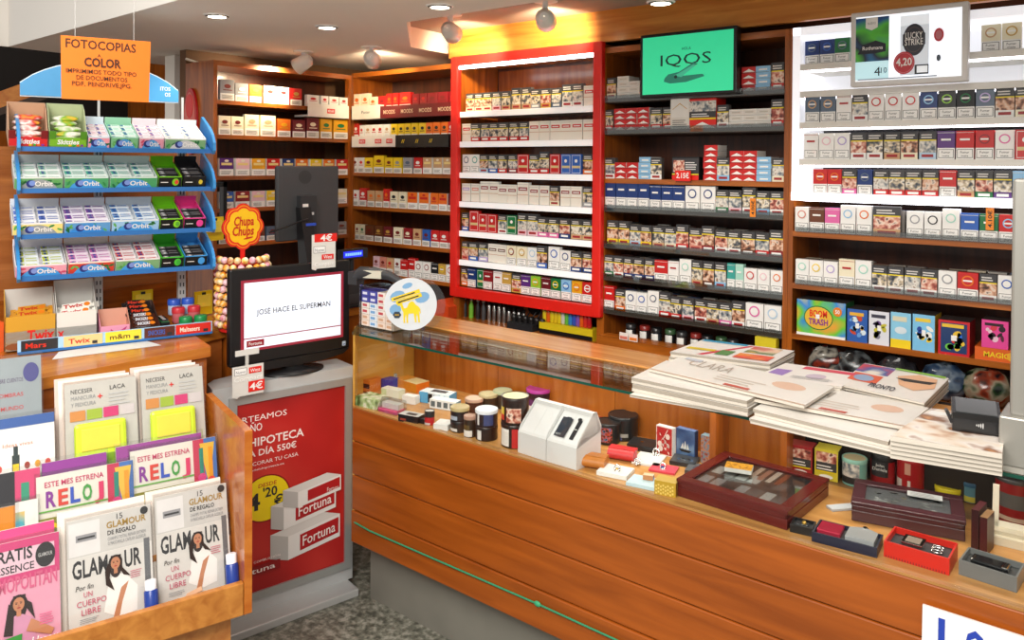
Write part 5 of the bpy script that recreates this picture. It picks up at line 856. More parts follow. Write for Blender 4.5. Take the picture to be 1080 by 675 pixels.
def bx(name, px, py, w, d, h, cols, label, cat, rz=0, z=ZF, draw=None, top=None, bevel=.002, name_part=None, group=None):
    p = fl_(px, py, z); b = MB(); c = [M(x, .35) if isinstance(x, str) else x for x in (cols if isinstance(cols, list) else [cols])]
    fc = c[0]; tc = c[1] if len(c) > 1 else c[0]; scol = c[2] if len(c) > 2 else c[0]
    b.box(0, 0, 0, w, d, h, [tc, tc, fc, fc, scol, scol])
    if draw: draw(Art(b, (0, 0, 0), (1, 0, 0), (0, 0, 1)), w, h)
    if top: top(Art(b, (0, 0, h), (1, 0, 0), (0, 1, 0)), w, d)
    return solo(name, b, label, cat, (p.x, p.y, z+.0005), R(rz), group)
blk = '1d1d20'
bx('cigar_case', 374, 412, .08, .07, .052, ['c8762a', 'c8762a', 'c8762a'], 'orange and black banded case at the closed end of the glass case', 'case', 8, draw=lambda A, w, h: (A.rect(0, h*.35, w, h*.35, BLACK), A.rect(0, 0, w, h*.08, BLACK)))
bx('blue_pouch', 397, 408, .08, .05, .038, '2a3aa0', 'shiny blue pouch beside the orange and black case', 'pouch', 6)
bx('marbled_box', 396, 401, .12, .008, .045, [pic('marb', ['141416', '2a2a2c', 'd8d8d4', '1a1a1c'], 40, False)], 'black and white marbled card standing at the yellow end panel', 'box', 4)
bx('filter_box', 417, 408, .135, .07, .036, ['e0902a', 'f0e0a8', 'd8701e'], 'orange and yellow filter box near the yellow end panel', 'box', -4, top=lambda A, w, d: A.rect(0, 0, w*.4, d, M('e09a3a', .4)))
bx('green_packet', 375, 428, .1, .075, .038, [pic('grn', ['2f5a2a', 'a9c98a', 'e6ead8', '6a8a5a'], 30, False)], 'green and clear plastic packet in the corner of the glass case', 'packet', 4)
b = MB(); w, d, h = .1, .055, .05; b.prism([(0, 0), (d, 0), (d, h*.9), (d*.55, h)], 'X', 0, w, glass('f0f2f2', .4, .12)); o = thing('pipe_cleaner_pack', 'clear wedge-shaped pack with pink contents at the case front', 'packet', fl_(397, 434), R(6)); b.build('clear_cover', o); MB().box(.004, .006, .001, w-.004, d-.006, .014, M('e0588a', .4)).build('pink_filling', o); MB().box(.01, .02, .014, w-.01, d-.004, .034, M('e9e6e0', .4)).build('card', o)
bx('blue_carton', 442, 424, .135, .06, .042, ['e6eef2', 'dfe8ec', '5aa8d8'], 'pale blue long carton with white strips near the back of the case', 'box', 14, draw=lambda A, w, h: (A.rect(0, 0, w*.3, h, M('5aa8d8', .4)), A.rect(w*.3, h*.1, w*.14, h*.8, BLACK), [A.rect(w*(.5+.17*i), h*.1, .002, h*.8, M('4a86b8', .4), 0) for i in range(3)]), top=lambda A, w, d: A.rect(w*.3, d*.3, w*.5, d*.5, M('4a4a50', .4)))
bx('white_carton', 453, 430, .115, .04, .034, ['e8edf0', 'f0f2f2', '8fb8d0'], 'white long carton with dark squares in front of the pale blue carton', 'box', 14, draw=lambda A, w, h: [A.rect(w*(.05+.24*i), h*.2, w*.16, h*.6, M('5a6a72', .4), 0) for i in range(4)])
bx('paper_packet', 402, 418, .09, .04, .034, ['e6e8d8', 'eef0e4', 'd8dcc4'], 'pale cream cardboard packet behind the clear wedge-shaped pack', 'packet', 8, draw=lambda A, w, h: A.rect(0, 0, w*.3, h, M('c8d8a8', .4)))
bx('paper_packet', 424, 425, .06, .035, .03, ['e9e9e8', 'f2f2f0', 'd8d8d6'], 'plain white packet between the wedge-shaped pack and the pale blue carton', 'packet', 12)
bx('black_slide_case', 420, 444, .085, .045, .026, [blk, 'c9c9c6', blk], 'small black slide case with silver top at the case front', 'case', 12, draw=lambda A, w, h: A.rect(w*.1, h*.2, w*.3, h*.3, M('8a3a2a', .4)), top=lambda A, w, d: A.rect(w*.3, d*.2, w*.5, d*.5, M('6a6a6c', .3, .5)))
bx('black_slide_case', 440, 446, .03, .02, .016, [blk, '3a3a3c', blk], 'tiny dark box beside the small red jar', 'case', 10)
tin(453, 449, .018, .05, 'c02a30', '2a2a2c', 'small red jar with black cap between cases and white box', [(.05, .3, -60, 60, 'd8d0cc')], name='flint_jar', cat='jar', lidh=.022, lidtop='c8c8c6')
bx('white_box', 457, 453, .055, .06, .02, 'e4e6e4', 'plain white flat box in front of the stacked black tins', 'box', 20)
LB_ = [(.08, .5, -40, 40, 'e6e2dc'), (.14, .44, -36, 36, 'dcd8d2')]
tin(485, 457, .033, .04, '2c2622', '1d1d1f', 'lower black tin of the gold-lidded stack at the case front', LB_); tin(485, 457, .033, .045, '26262a', 'b9a878', 'upper black tin with gold lid at the case front', [(.1, .5, -40, 30, 'a9b4c4')], z=ZF+.04)
tin(495.5, 462, .021, .072, '2a2520', 'b08a78', 'slim black tin with copper lid beside the gold-lidded stack', [(.05, .3, -70, 70, 'e6e2dc'), (.4, .7, -50, 50, '5a4a2a')])
tin(513, 466, .038, .048, '18181b', '141416', 'lower black tin under the white-lidded tin', [(.1, .8, -10, 15, 'e0deda')]); tin(513, 466, .038, .054, '1c1f2a', 'dfe3ea', 'black tin with white lid stacked beside the slim copper tin', [(.12, .5, -70, -25, 'e6e4e0'), (.1, .8, -8, 8, 'e0deda'), (.1, .7, 30, 80, '3a4a7a')], z=ZF+.048, lidtop='d4dff0')
tin(500, 436, .034, .05, '3a1a1a', 'b89a88', 'dark red tin with pinkish lid behind the stacked black tins', lidtop='d8b8a4'); tin(515, 434, .036, .06, '22201e', 'b9b08a', 'black tin with olive lid second from the back', lidtop='c4bd96'); tin(530, 432, .036, .066, '2a2824', 'a9b494', 'black tin with pale green lid at the back row', lidtop='b8c4a4')
tin(543, 474, .046, .078, '19191b', '111113', 'lower half of the tall tin pair with white warning label', [(.1, .8, -25, 25, 'e9e7e2'), (.16, .74, -22, 22, 'dedbd5'), (.02, .95, 30, 60, 'c0282a')])
tin(543, 474, .046, .088, '1b1b1d', '1a1a1c', 'tall black tin with yellow and red label beside the white device box', [(.16, .72, -60, 0, 'e8c83a'), (.16, .4, -60, 0, 'd8402a'), (.1, .6, 10, 70, PICS[2])], z=ZF+.078, lidtop='e6dc9a')
tin(568, 438, .046, .09, '2a1a2c', 'b03a9a', 'large tin with magenta lid behind the tall black tin', [(.1, .35, -30, 60, 'e6e2e4'), (.4, .7, -40, 50, '5a2a6a')], lidtop='a8328a'); tin(552, 427, .042, .08, 'd8d6d2', 'e6e6e4', 'white tin behind the tall black tin', lidtop='f0f0ee'); tin(572, 422, .042, .085, '8a8a86', 'b9b8b2', 'grey tin with clear lid at the back panel', lidtop='cfcfca')
tin(594, 452, .034, .05, 'd8c85a', 'e0d88a', 'low tin with pale yellow lid behind the white device box', lidtop='cfd0a0')
# white display box with two sloping compartments
P_ = fl_(546, 477); Q_ = fl_(608, 497); dv = Q_-P_; rz = atan2(dv.y, dv.x); w = dv.length; o = thing('device_display_box', 'white display box with two sloping trays, one holding a black device', 'display box', (P_.x, P_.y, ZF+.0005), rz); WB = M('d6d6d6', .4, var=.02)
for i in (0, 1):
    x0 = w*.5*i+.001; x1 = w*.5*(i+1)-.001; b = MB(); b.prism([(0, 0), (.13, 0), (.13, .1), (.105, .145), (.09, .145), (.0, .068)], 'X', x0, x1, WB)
    sl = Art(b, (x0, .0, .068), (1, 0, 0), (0, .09, .077)); sl.rect(.006, .008, x1-x0-.012, .1, M('dededf', .4, var=0)); sl.rect((x1-x0)*.5-.0015, .008, .003, .1, M('d4d4d4', .4))
    for xx in (x0, x1-.003): b.prism([(0, .066), (.012, .088), (.088, .155), (.107, .155), (.132, .108), (.13, .09)], 'X', xx, xx+.003, WB)
    b.box(x0, .086, .14, x1, .107, .1545, WB); b.build('tray', o)
sl_o = (w*.5, 0, .068); b = MB(); A = Art(b, sl_o, (1, 0, 0), (0, .09, .077), .002); ww = w*.5
A.poly([(ww*.16+ww*.34*(.5+.5*cos(t)*(1 if abs(cos(t)) > .9 else 1)), .058+.04*sin(t)) for t in [pi/4*(i)+pi/8 for i in range(8)]], M('2e3440', .35), 2); A.rect(ww*.16, .02, ww*.34, .07, M('2a303c', .3), 2); A.txt('IQOS', ww*.22, .024, .006, LG, ww*.16); b.build('black_device', o)
b = MB(); A = Art(b, sl_o, (1, 0, 0), (0, .09, .077), .002); A.rect(ww*.64, .022, ww*.13, .07, M('22262e', .3), 2); A.rect(ww*.64, .055, ww*.13, .003, LG); A.ell(ww*.705, .092, ww*.065, .006, M('22262e', .3)); b.build('black_holder', o)
bx('cigar_box', 606, 446, .13, .08, .035, ['a8282a', 'a82a30', '8a1a1e'], 'flat red cigar box behind the white device box', 'box', -6, top=lambda A, w, d: (A.rect(w*.05, d*.05, w*.9, d*.9, pic('cig', ['8a1418', 'b8302a', 'c8503a'], 20, False)), A.ell(w*.5, d*.5, w*.2, d*.2, GOLD)))
tin(641, 470, .042, .07, '1a1a1c', '161618', 'black tin with coloured dots beside the white device box', [(.15, .8, 10, 60, pic('dots', ['1a1a1c', '1a1a1c', 'c84a2a', '3a8ac0', '1a1a1c'], 120, False)), (.3, .6, -60, -30, 'c8c4bc')]); tin(657, 466, .05, .08, '1b1b1d', '17171a', 'larger black tin behind the tin with coloured dots', [(.2, .38, -60, 60, '9a9a96'), (.02, .2, -40, 40, '3a4a8a')])
def pouch_(px, py, w, d, h, c, label, rz, cat='pouch', name='lighter_pouch'):
    p = fl_(px, py); b = MB(); k = 8; pr = [(d*.5+d*.5*cos(pi+ (pi*2)*i/16)*1, h*.5+h*.5*sin(pi+2*pi*i/16)) for i in range(16)]; b.prism(pr, 'X', 0, w, M(c, .45, var=.15, scale=120), True); b.box(-.001, d*.35, h*.8, w+.001, d*1.0, h*1.03, M(c, .4, var=.2)); return solo(name, b, label, cat, (p.x, p.y, ZF+.0005), R(rz))
pouch_(612, 494, .075, .05, .036, 'b8702a', 'tan woven pouch beside the white device box', 16); pouch_(640, 485, .085, .05, .034, 'c02c30', 'red leather pouch behind the tan woven pouch', 14)
bx('black_wallet', 661, 474, .09, .08, .018, ['1e1f22', '2a2b2e', '1e1f22'], 'black leather wallet with silver stud behind the red pouch', 'wallet', 14, top=lambda A, w, d: (A.rect(w*.04, d*.04, w*.92, d*.45, M('232427', .3)), A.ell(w*.45, d*.5, .006, .006, CHROME)))
def card_(px, py, w, d, c, label, rz, cat='jewellery card', name='jewellery_card', h=.006): return bx(name, px, py, w, d, h, c, label, cat, rz)
card_(629, 501, .095, .075, ['dfe2e0', 'e6e8e6'], 'white jewellery card with small charm at the case front', 12, h=.012); card_(666, 489, .085, .1, ['d4d6d4', 'dcdedc'], 'pale grey jewellery card behind the white one', 14); card_(660, 512, .09, .07, ['b8d4e0', 'c4dfe8'], 'pale blue jewellery card beside the white one at the case front', 10, h=.01); card_(684, 497, .08, .06, ['c83a4a', 'd0485a'], 'red jewellery card between pale grey card and black trays', 14)
def ring(px, py, label, z=.008, r=.008, c=CHROME, extra=None):
    p = fl_(px, py, ZF+z); b = MB(); T = Matrix.Rotation(R(70), 4, 'X') @ Matrix.Rotation(R(20), 4, 'Y'); b.tube([T @ V((r*cos(2*pi*i/16), r*sin(2*pi*i/16), 0)) + V((0, 0, r)) for i in range(17)], .0025, c, 6); b.ball((0, -.002, r*.5), .005, extra or c, 8, 5); b.lathe([(.009, 0), (.007, .003)], c, 14); solo('key_charm', b, label, 'key charm', p)
ring(651, 496, 'gold and silver charm on the white jewellery card', .013, extra=GOLD); ring(672, 489, 'silver charm at the near side of the pale grey card', .007); ring(692, 480, 'silver charm at the far side of the pale grey card', .007, .01); ring(699, 494, 'blue and silver charm on the red jewellery card', .007, extra=M('2a4a8a', .3))
bx('small_figure_box', 678, 506, .03, .02, .014, ['b87a4a', 'e0c8a8', '6a5a8a'], 'tiny tan charm box lying on the pale blue jewellery card', 'box', 18, z=ZF+.011)
def rd(A, w, h):
    A.rect(w*.04, h*.03, w*.92, h*.94, M('b82a2a', .35))
    for i in range(9): A.ell(w*(.2+.6*random.random()), h*(.2+.6*random.random()), w*.13, h*.1, M('e8d8d0', .4), 14); A.ell(A.k*0+w*.5, h*.5, .0001, .0001, RED, 4)
    A.poly([(w*.1, h*.1), (w*.14, h*.1), (w*.8, h*.95), (w*.75, h*.95)], M('e8d8d0', .4)); A.poly([(w*.85, h*.1), (w*.9, h*.12), (w*.3, h*.8), (w*.26, h*.76)], M('e8d8d0', .4))
    for i in range(5): A.ell(w*(.2+.15*i), h*(.75-.12*i), w*.1, h*.08, M('b82a2a', .35), 14)
bx('card_deck', 692, 478, .06, .02, .092, ['e4e0da', 'f0eeea', 'e4e0da'], 'red and white patterned playing-card box standing upright', 'card box', -2, draw=rd)
def bs(A, w, h): A.rect(w*.04, h*.03, w*.92, h*.94, pic('sea', ['1e3a6a', '3a5a8a', '8aa4c0'], 16, False)); A.poly([(w*.15, h*.3), (w*.85, h*.3), (w*.7, h*.22), (w*.28, h*.22)], M('2a2018', .5)); [A.poly([(w*(.25+.17*i), h*.32), (w*(.42+.15*i), h*.34), (w*(.38+.12*i), h*(.62-.08*abs(i-1)))], M('dcdcd4', .5)) for i in range(3)]
bx('card_deck', 713, 481, .066, .022, .092, ['3a5a8a', '6a8ac0', '2a4470'], 'blue card box with sailing ship standing beside the red one', 'card box', -2, draw=bs)
bx('card_deck', 739, 488, .05, .026, .088, [pic('mos', ['3a1a14', 'a8482a', '6a8a9a', 'c87a4a', '2a4a5a'], 70, False), '8fb4c4', '5a3a2a'], 'mosaic-patterned card box standing last of the three', 'card box', -2)
bx('silver_tray', 706, 490, .08, .07, .012, ['2a2b2e', '3a3b3e'], 'black tray with silver ornament in front of the blue card box', 'tray', 14, top=lambda A, w, d: (A.rect(w*.05, d*.05, w*.9, d*.9, M('55575a', .3, .5)), [A.ell(w*(.3+.12*i), d*(.4+.08*(i % 2)), .006, .008, CHROME, 10, 0) for i in range(5)]))
bx('silver_tray', 722, 500, .085, .07, .012, ['3a3b3d', '5a5c5e'], 'dark grey case lying in front of the mosaic card box', 'tray', 14, top=lambda A, w, d: A.ell(w*.5, d*.45, w*.3, d*.3, M('77797c', .25, .6)))
bx('gold_pouch', 690, 521, .062, .045, .04, ['b8942a', 'c8a848', 'a8842a'], 'gold woven lighter case at the corner of the wooden cigar box', 'case', 12, draw=lambda A, w, h: [A.rect(w*(.05+.11*i), h*(.05+.25*j)+h*.1*(i % 2), w*.08, h*.14, M('e0c468', .4), 0) for i in range(8) for j in range(3)])
# wooden cigar box and maroon box with glass lids
def lidbox(px0, px1, rear, h, fm, label, name, frame=.028, inner=None, tops=None, cat='cigar box'):
    P_ = fl_(*px0); Q_ = fl_(*px1); dv = Q_-P_; w = dv.length; rz = atan2(dv.y, dv.x); rr = at(*rear, Z=ZF+h); d = abs((rr-P_).dot(V((-sin(rz), cos(rz), 0))))
    o = thing(name, label, cat, (P_.x, P_.y, ZF+.0005), rz); b = MB(); b.box(0, 0, 0, w, d, h*.55, fm); b.box(0, 0, h*.55, w, .008, h*.8, fm); b.box(0, d-.008, h*.55, w, d, h*.8, fm); b.box(0, 0, h*.55, .008, d, h*.8, fm); b.box(w-.008, 0, h*.55, w, d, h*.8, fm); b.build('box_body', o, bevel=.002)
    b = MB(); f = frame; b.box(-.002, -.002, h*.8, w+.002, f, h, fm); b.box(-.002, d-f, h*.8, w+.002, d+.002, h, fm); b.box(-.002, f, h*.8, f, d-f, h, fm); b.box(w-f, f, h*.8, w+.002, d-f, h, fm); b.build('lid_frame', o, bevel=.002)
    MB().box(f, f, h*.88, w-f, d-f, h*.93, glass('f4f6f6', .35, .03)).build('glass_pane', o); inner(o, w, d, h); return o, w, d
MAR = M('5a1a18', .2, var=.15); MAR2 = M('4a2a30', .25, var=.1)
def in1(o, w, d, h):
    b = MB(); b.box(.01, .01, h*.6, w-.01, d-.01, h*.84, M('2a2a2c', .6)); A = Art(b, (0, 0, h*.84), (1, 0, 0), (0, 1, 0))
    for i in range(7):
        for j in range(2): A.rect(w*(.12+.115*i), d*(.14+.3*j), w*.09, d*.2, M(random.choice(['b4b6b8', '6a6c6e', 'd0d2d0', '4a4a4c']), .25, .1), 0)
    A.k += 1
    for i in range(4): A.rect(w*(.42+.08*i), d*.56, w*.05, d*.32, M(('c8b0a0', 'a87a6a', 'd0c0b4', '8a4a3a')[i], .3), 0)
    b.build('contents', o)
lidbox((714, 523), (830, 560), (883, 507), .05, MAR, 'dark red wooden cigar box with glass lid at the case front', 'cigar_box', .03, in1)
def in2(o, w, d, h):
    b = MB(); b.box(.01, .01, h*.6, w-.01, d-.01, h*.84, M('8a8a8e', .5)); A = Art(b, (0, 0, h*.84), (1, 0, 0), (0, 1, 0))
    for i in range(26): A.ell(random.uniform(w*.2, w*.85), random.uniform(d*.2, d*.8), random.uniform(.004, .012), random.uniform(.003, .008), M(random.choice(['d8d8d4', '9a9a98', '3a3a3c', 'c8b89a', 'f0f0ee']), .2, .05), 10, 0, random.random()*3)
    b.build('contents', o); b = MB(); b.box(w*.5, d*.62, h+.0005, w*.82, d*.82, h+.0015, M('d4dadc', .4)); A = Art(b, (w*.5, d*.62, h+.0015), (1, 0, 0), (0, 1, 0)); A.lines(.006, .003, w*.28, d*.16, 3, GREY, .3); b.build('paper_slip', o)
lidbox((898, 549), (1018, 572), (942, 511), .052, MAR2, 'maroon box with glass lid full of silver trinkets behind the red gift box', 'trinket_box', .03, in2, cat='trinket box')
bx('gold_case', 764, 497, .075, .05, .012, ['c8c6c0', pic('goldpat', ['8a5a1a', 'c8922a', '7a4a14'], 90, False), 'c8c6c0'], 'gold patterned cigarette case lying on the dark red cigar box', 'case', 16, z=ZF+.051)
def wl(A, w, h): A.rect(w*.06, h*.3, w*.88, h*.62, PICS[2]); A.rect(w*.06, h*.3, w*.88, h*.28, WARN); A.lines(w*.1, h*.34, w*.7, h*.2, 2, WLAB, .4); A.rect(w*.06, h*.25, w*.88, h*.05, YST); A.ell(w*.5, h*.12, w*.3, h*.07, WLAB)
bx('tobacco_box', 832, 498, .068, .06, .085, ['a8242a', 'b8383a', '8a1a20'], 'red square tobacco box behind the dark red cigar box', 'tobacco box', 6, draw=wl)
bx('tobacco_box', 859, 504, .066, .06, .09, ['d8c83a', 'e0d44a', '2a2a20'], 'yellow and black tobacco box beside the red one', 'tobacco box', 6, draw=wl)
tin(901, 514, .034, .078, '7ab0a4', '8fc4b4', 'round teal tin with picture label beside the yellow tobacco box', [(.1, .75, -50, 50, PICS[1]), (.1, .4, -50, 50, '1d1d20')], lidtop='c4b890')
j = tin(931, 513, .034, .09, 'a81e24', '1c1c1e', 'red jar with black cap and shield lettering', [(.3, .75, -45, 45, '2a2a2c'), (.36, .7, -40, 40, '3a3a3e')], name='tobacco_jar', cat='jar', lidh=.02)
b = MB(); A = Art(b, (-.03, -.0352, .03), (1, 0, 0), (0, 0, 1)); A.txt('John', .03, .026, .008, WLAB, .024, .01, 'C'); A.txt('Daniels', .03, .014, .009, WLAB, .04, .01, 'C'); b.build('jar_lettering', j)
tin(960, 520, .036, .095, 'b02024', 'b8282c', 'plain red jar with small white labels next to the black-capped jar', [(.1, .4, -50, -20, 'd8d4cc'), (.1, .4, 5, 25, 'e0dcd4'), (.6, .8, -10, 20, 'd8a08a')], name='tobacco_jar', cat='jar')
tin(1000, 528, .034, .03, 'd8c81e', 'e6d82a', 'bright yellow low tub in front of another yellow tub', [], name='tobacco_tub', cat='tub'); tin(1001, 506, .036, .05, '4a3a2a', 'b0a02a', 'dim yellow-lidded tub at the back of the case', [], name='tobacco_tub', cat='tub'); tin(1024, 531, .026, .055, '5a8a9a', '2a5a7a', 'blue jar beside the bright yellow tub', [(.05, .4, -60, 60, 'c8c04a')], name='tobacco_jar', cat='jar'); tin(980, 500, .03, .07, '3a1e1c', '1c1614', 'dark jar in the shade behind the yellow tubs', [], name='tobacco_jar', cat='jar')
tin(1072, 556, .05, .12, '8a1a1c', '3a3a3a', 'dark red can behind the white frame at the pillar end', [(.4, .75, -60, 60, '5a5a58'), (.1, .2, -60, 60, 'c8b09a')], name='tobacco_can', cat='can')
def tray_(px, py, w, d, h, c, label, rz, name, build, cat='gift box', inner='2a2c30'):
    p = fl_(px, py); o = thing(name, label, cat, (p.x, p.y, ZF+.0005), R(rz)); m = M(c, .35); b = MB(); t = .004
    b.box(0, 0, 0, w, d, h*.5, [m, M(inner, .6), m, m, m, m]); b.box(0, 0, h*.5, w, t, h, m); b.box(0, d-t, h*.5, w, d, h, m); b.box(0, t, h*.5, t, d-t, h, m); b.box(w-t, t, h*.5, w, d-t, h, m); b.box(t, t, h*.5, w-t, d-t, h*.6, M(inner, .6)); b.build('box_tray', o); build(o, w, d, h); return o
def r1(o, w, d, h): b = MB(); b.box(w*.2, d*.3, h*.6, w*.75, d*.7, h*.95, M('5a5c60', .2, .7)); b.ball((w*.55, d*.5, h), .006, GOLD, 8, 5); b.build('lighter', o, bevel=.001)
tray_(833, 561, .055, .05, .02, '151518', 'small black lighter box with gold dot at the cigar box corner', 8, 'lighter_box', r1)
def r2(o, w, d, h):
    b = MB(); b.box(w*.05, d*.2, h*.6, w*.42, d*.85, h*1.2, M('c0304a', .15, .4)); b.build('red_case', o, bevel=.003)
    b = MB(); n = 14; pts = [(w*.5+w*.44*i/n, d*.12+.006*sin(pi*i/n)) for i in range(n+1)] + [(w*.94-w*.44*i/n, d*.82+.014*sin(pi*i/n)) for i in range(n+1)]; b.prism(pts, 'Z', h*.62, h*1.25, M('c9cbcc', .14, .45, var=.03)); b.lathe([(.008, 0), (.008, .014)], CHROME, 14, Matrix.Translation((w*.72, d*.92, h*.95)) @ Matrix.Rotation(R(-90), 4, 'X')); b.build('hip_flask', o, bevel=.002)
tray_(856, 571, .15, .085, .024, '1c2036', 'navy gift tray holding a red case and steel hip flask', 5, 'gift_tray', r2)
def r3(o, w, d, h):
    b = MB(); b.box(w*.22, d*.3, h*.6, w*.55, d*.78, h*.95, CHROME); b.box(w*.27, d*.38, h*.95, w*.5, d*.7, h*.98, M('a8988a', .2, .3)); b.build('lighter', o, bevel=.002); b = MB()
    for i in range(3): b.tube([(w*.75+.011*cos(2*pi*k/14), d*(.42+.1*i)+.006*sin(2*pi*k/14), h*.75+.002*i) for k in range(15)], .0018, CHROME, 5)
    b.build('ring', o); b = MB(); A = Art(b, (0, 0, 0), (1, 0, 0), (0, 0, 1)); [A.rect(.004+i*(w-.008)/22, .001, .002, .005, M('5a1a1c', .4), 0) for i in range(22)]; A.k += 1; b.build('base_trim', o)
tray_(932, 587, .14, .1, .038, 'c82418', 'bright red open gift box with silver lighter and rings', 0, 'gift_box', r3)
bx('maroon_case', 1024, 580, .016, .07, .1, ['3a1418', '4a2024', '3a1418'], 'dark maroon case standing upright beside the maroon trinket box', 'case', -6); bx('maroon_case', 1033, 584, .016, .06, .09, ['4a1a1c', '8a6a4a', '3a1418'], 'second maroon case standing upright against the first one', 'case', -6)
def fr(o_=None):
    p = fl_(1046, 566); b = MB(); c = M('e0dccc', .4); T = Matrix.Translation((0, 0, .03)) @ Matrix.Rotation(R(-12), 4, 'X'); b.box(0, 0, 0, .014, .008, .1, c, T); b.box(0, 0, 0, .15, .008, .014, c, T); b.box(0, 0, .088, .15, .008, .1, c, T) if False else None; b.box(.136, 0, 0, .15, .008, .1, c, T); b.box(-.01, -.03, 0, .15, .03, .03, M('c4bda8', .45)); b.box(-.012, -.045, 0, .15, -.03, .02, M('d4cdb8', .45)); solo('cream_stand', b, 'cream open-frame watch stand near the steel pillar', 'stand', (p.x, p.y, ZF+.0005), R(4))
fr()
def r4(o, w, d, h): b = MB(); b.box(w*.15, d*.3, h*.6, w*.8, d*.75, h*.98, M('1c1d20', .2, .4)); b.box(w*.68, d*.32, h*.7, w*.8, d*.72, h*1.02, CHROME); b.box(w*.15, d*.32, h*.7, w*.2, d*.72, h*1.02, CHROME); b.build('lighter', o, bevel=.003)
tray_(1011, 606, .115, .085, .034, '6a6c6c', 'grey metal case holding a black lighter at the case front corner', -4, 'lighter_case', r4, inner='3a3c3e')
bx('reflection_strip', 878, 540, .09, .03, .006, ['b8bcc0', 'c8ccd0'], 'silver strip imitating a reflection between cigar box and maroon trinket box', 'packet', 50)  # thin silver slab stands in for a bright reflection
# ---------------------------------------------------------------- magazines piled on the counter
class QArt(Art):
    """printing on any quad: unit square coordinates"""
    def __init__(s, mb, a, b_, c, d, e=.0004): s.b = mb; s.q = [V(x) for x in (a, b_, c, d)]; s.N = (s.q[1]-s.q[0]).cross(s.q[3]-s.q[0]).normalized(); s.e = e; s.k = 1
    def P(s, x, y): a, b_, c, d = s.q; return a*(1-x)*(1-y)+b_*x*(1-y)+c*x*y+d*(1-x)*y + s.N*(s.e*s.k)
PAGE = M('cdc5b8', .6, var=.05, scale=200); PAGE2 = M('a0978a', .6, var=.12, scale=300); COVW = M('e9e5de', .3, var=.03)
def paper(cs, z, t, label, cover=None, draw=None, layers=0, name='magazine', cat='magazine', curl=0, group=None):
    """cs: pixels of the top face, near-left, near-right, far-right, far-left, at height z+t"""
    q = [at(x, y, Z=z+t) for x, y in cs]; c0 = sum(q, V())/4; c0.z = z; b = MB()
    top = [p-c0 for p in q]; bot = [V((p.x, p.y, 0)) for p in top]
    n = max(1, layers)
    for i in range(n):
        z0, z1 = t*i/n, t*(i+1)/n-(.0008 if n > 1 and i < n-1 else 0); j = V((random.uniform(-.003, .003), random.uniform(-.003, .003), 0)) if n > 1 else V()
        lo = [V((p.x, p.y, z0))+j for p in top]; hi = [V((p.x, p.y, z1))+j for p in top]; pm = PAGE if i % 2 == 0 else PAGE2
        b.add(lo+hi, [(3, 2, 1, 0), (4, 5, 6, 7), (0, 1, 5, 4), (1, 2, 6, 5), (2, 3, 7, 6), (3, 0, 4, 7)], [COVW if i == n-1 and f == 1 else pm for f in range(6)])
    A = QArt(b, *top)
    if cover: A.rect(0, 0, 1, 1, cover)
    if draw: draw(A)
    return solo(name, b, label, cat, c0, 0, group)
DKT = M('6a625a', .5, var=0)
def spine(A): A.rect(.02, .02, .96, .96, COVW); A.ell(.8, .6, .1, .16, M('dcb8a0', .5), 14); A.rect(0, 0, 1, .03, M('c8a890', .5)); A.rect(.5, .06, .16, .08, M('c05a4a', .4)); A.txt('CLARA', .12, .55, .3, M('b8aca0', .5, var=0), .3); A.rect(.05, .75, .12, .12, M('c4c8d0', .5)); A.lines(.4, .2, .3, .3, 3, M('d8ccc0', .5), .3)
z = ZT+.0015
paper([(665, 416), (789, 437), (815, 415), (700, 398)], z, .008, 'lowest thick magazine of the bundle at the glass edge nearest the red frame', layers=2); 
paper([(666, 405), (788, 431), (826, 409), (702, 388)], z+.009, .02, 'second thick magazine of the bundle at the glass edge', layers=2)
paper([(667, 398), (789, 423), (828, 402), (704, 380)], z+.031, .016, 'third magazine of the bundle at the glass edge', layers=2)
paper([(791, 441), (940, 476), (955, 452), (826, 422)], z, .012, 'lowest thick magazine under the long white covers', layers=2); paper([(795, 431), (938, 466), (955, 444), (828, 412)], z+.013, .016, 'second thick magazine under the long white covers', layers=2)
paper([(684, 389), (848, 428), (880, 408), (724, 374)], z+.05, .007, 'white magazine with faint lettering lying askew on top of the bundle', draw=spine)
paper([(776, 417), (954, 450), (980, 430), (838, 402)], z+.034, .008, 'second long white magazine overlapping the askew one', draw=spine)
def sp1(A): A.rect(0, 0, 1, 1, M('e9e5e0', .35)); A.poly([(.25, .05), (.55, .95), (.6, .95), (.32, .05)], M('d0304a', .4)); A.rect(.6, .5, .3, .45, pic('mg1', ['c8483a', 'e8c8a8', '5a7a4a', 'e8b04a'], 12, False)); A.rect(.02, .88, .5, .1, M('3aa0c8', .4)); A.rect(.05, .3, .3, .12, M('d8c02a', .4)); A.rect(.4, .15, .14, .3, M('5a8a4a', .4)); A.rect(.6, .1, .35, .3, pic('mg2', ['e8a83a', 'e04a3a', 'f0d8b8'], 10, False))
for i in range(5): paper([(703+i, 391-5*i+0), (812, 404-5*i), (838, 390-5*i), (738+i, 378-5*i)], ZT+.0056+.0125*i, .012, f'{ORD[i]} magazine up in the colourful pile at the aisle side of the counter', draw=sp1 if i == 4 else None, layers=2)
def sp4(A): A.rect(0, 0, 1, 1, M('efeae4', .35)); A.rect(.3, .78, .68, .18, M('d8405a', .4)); A.rect(.05, .1, .2, .5, M('9a7ac0', .4)); A.ell(.6, .4, .12, .16, M('c8b8c8', .4), 12); A.lines(.35, .15, .5, .2, 3, GREY, .25)
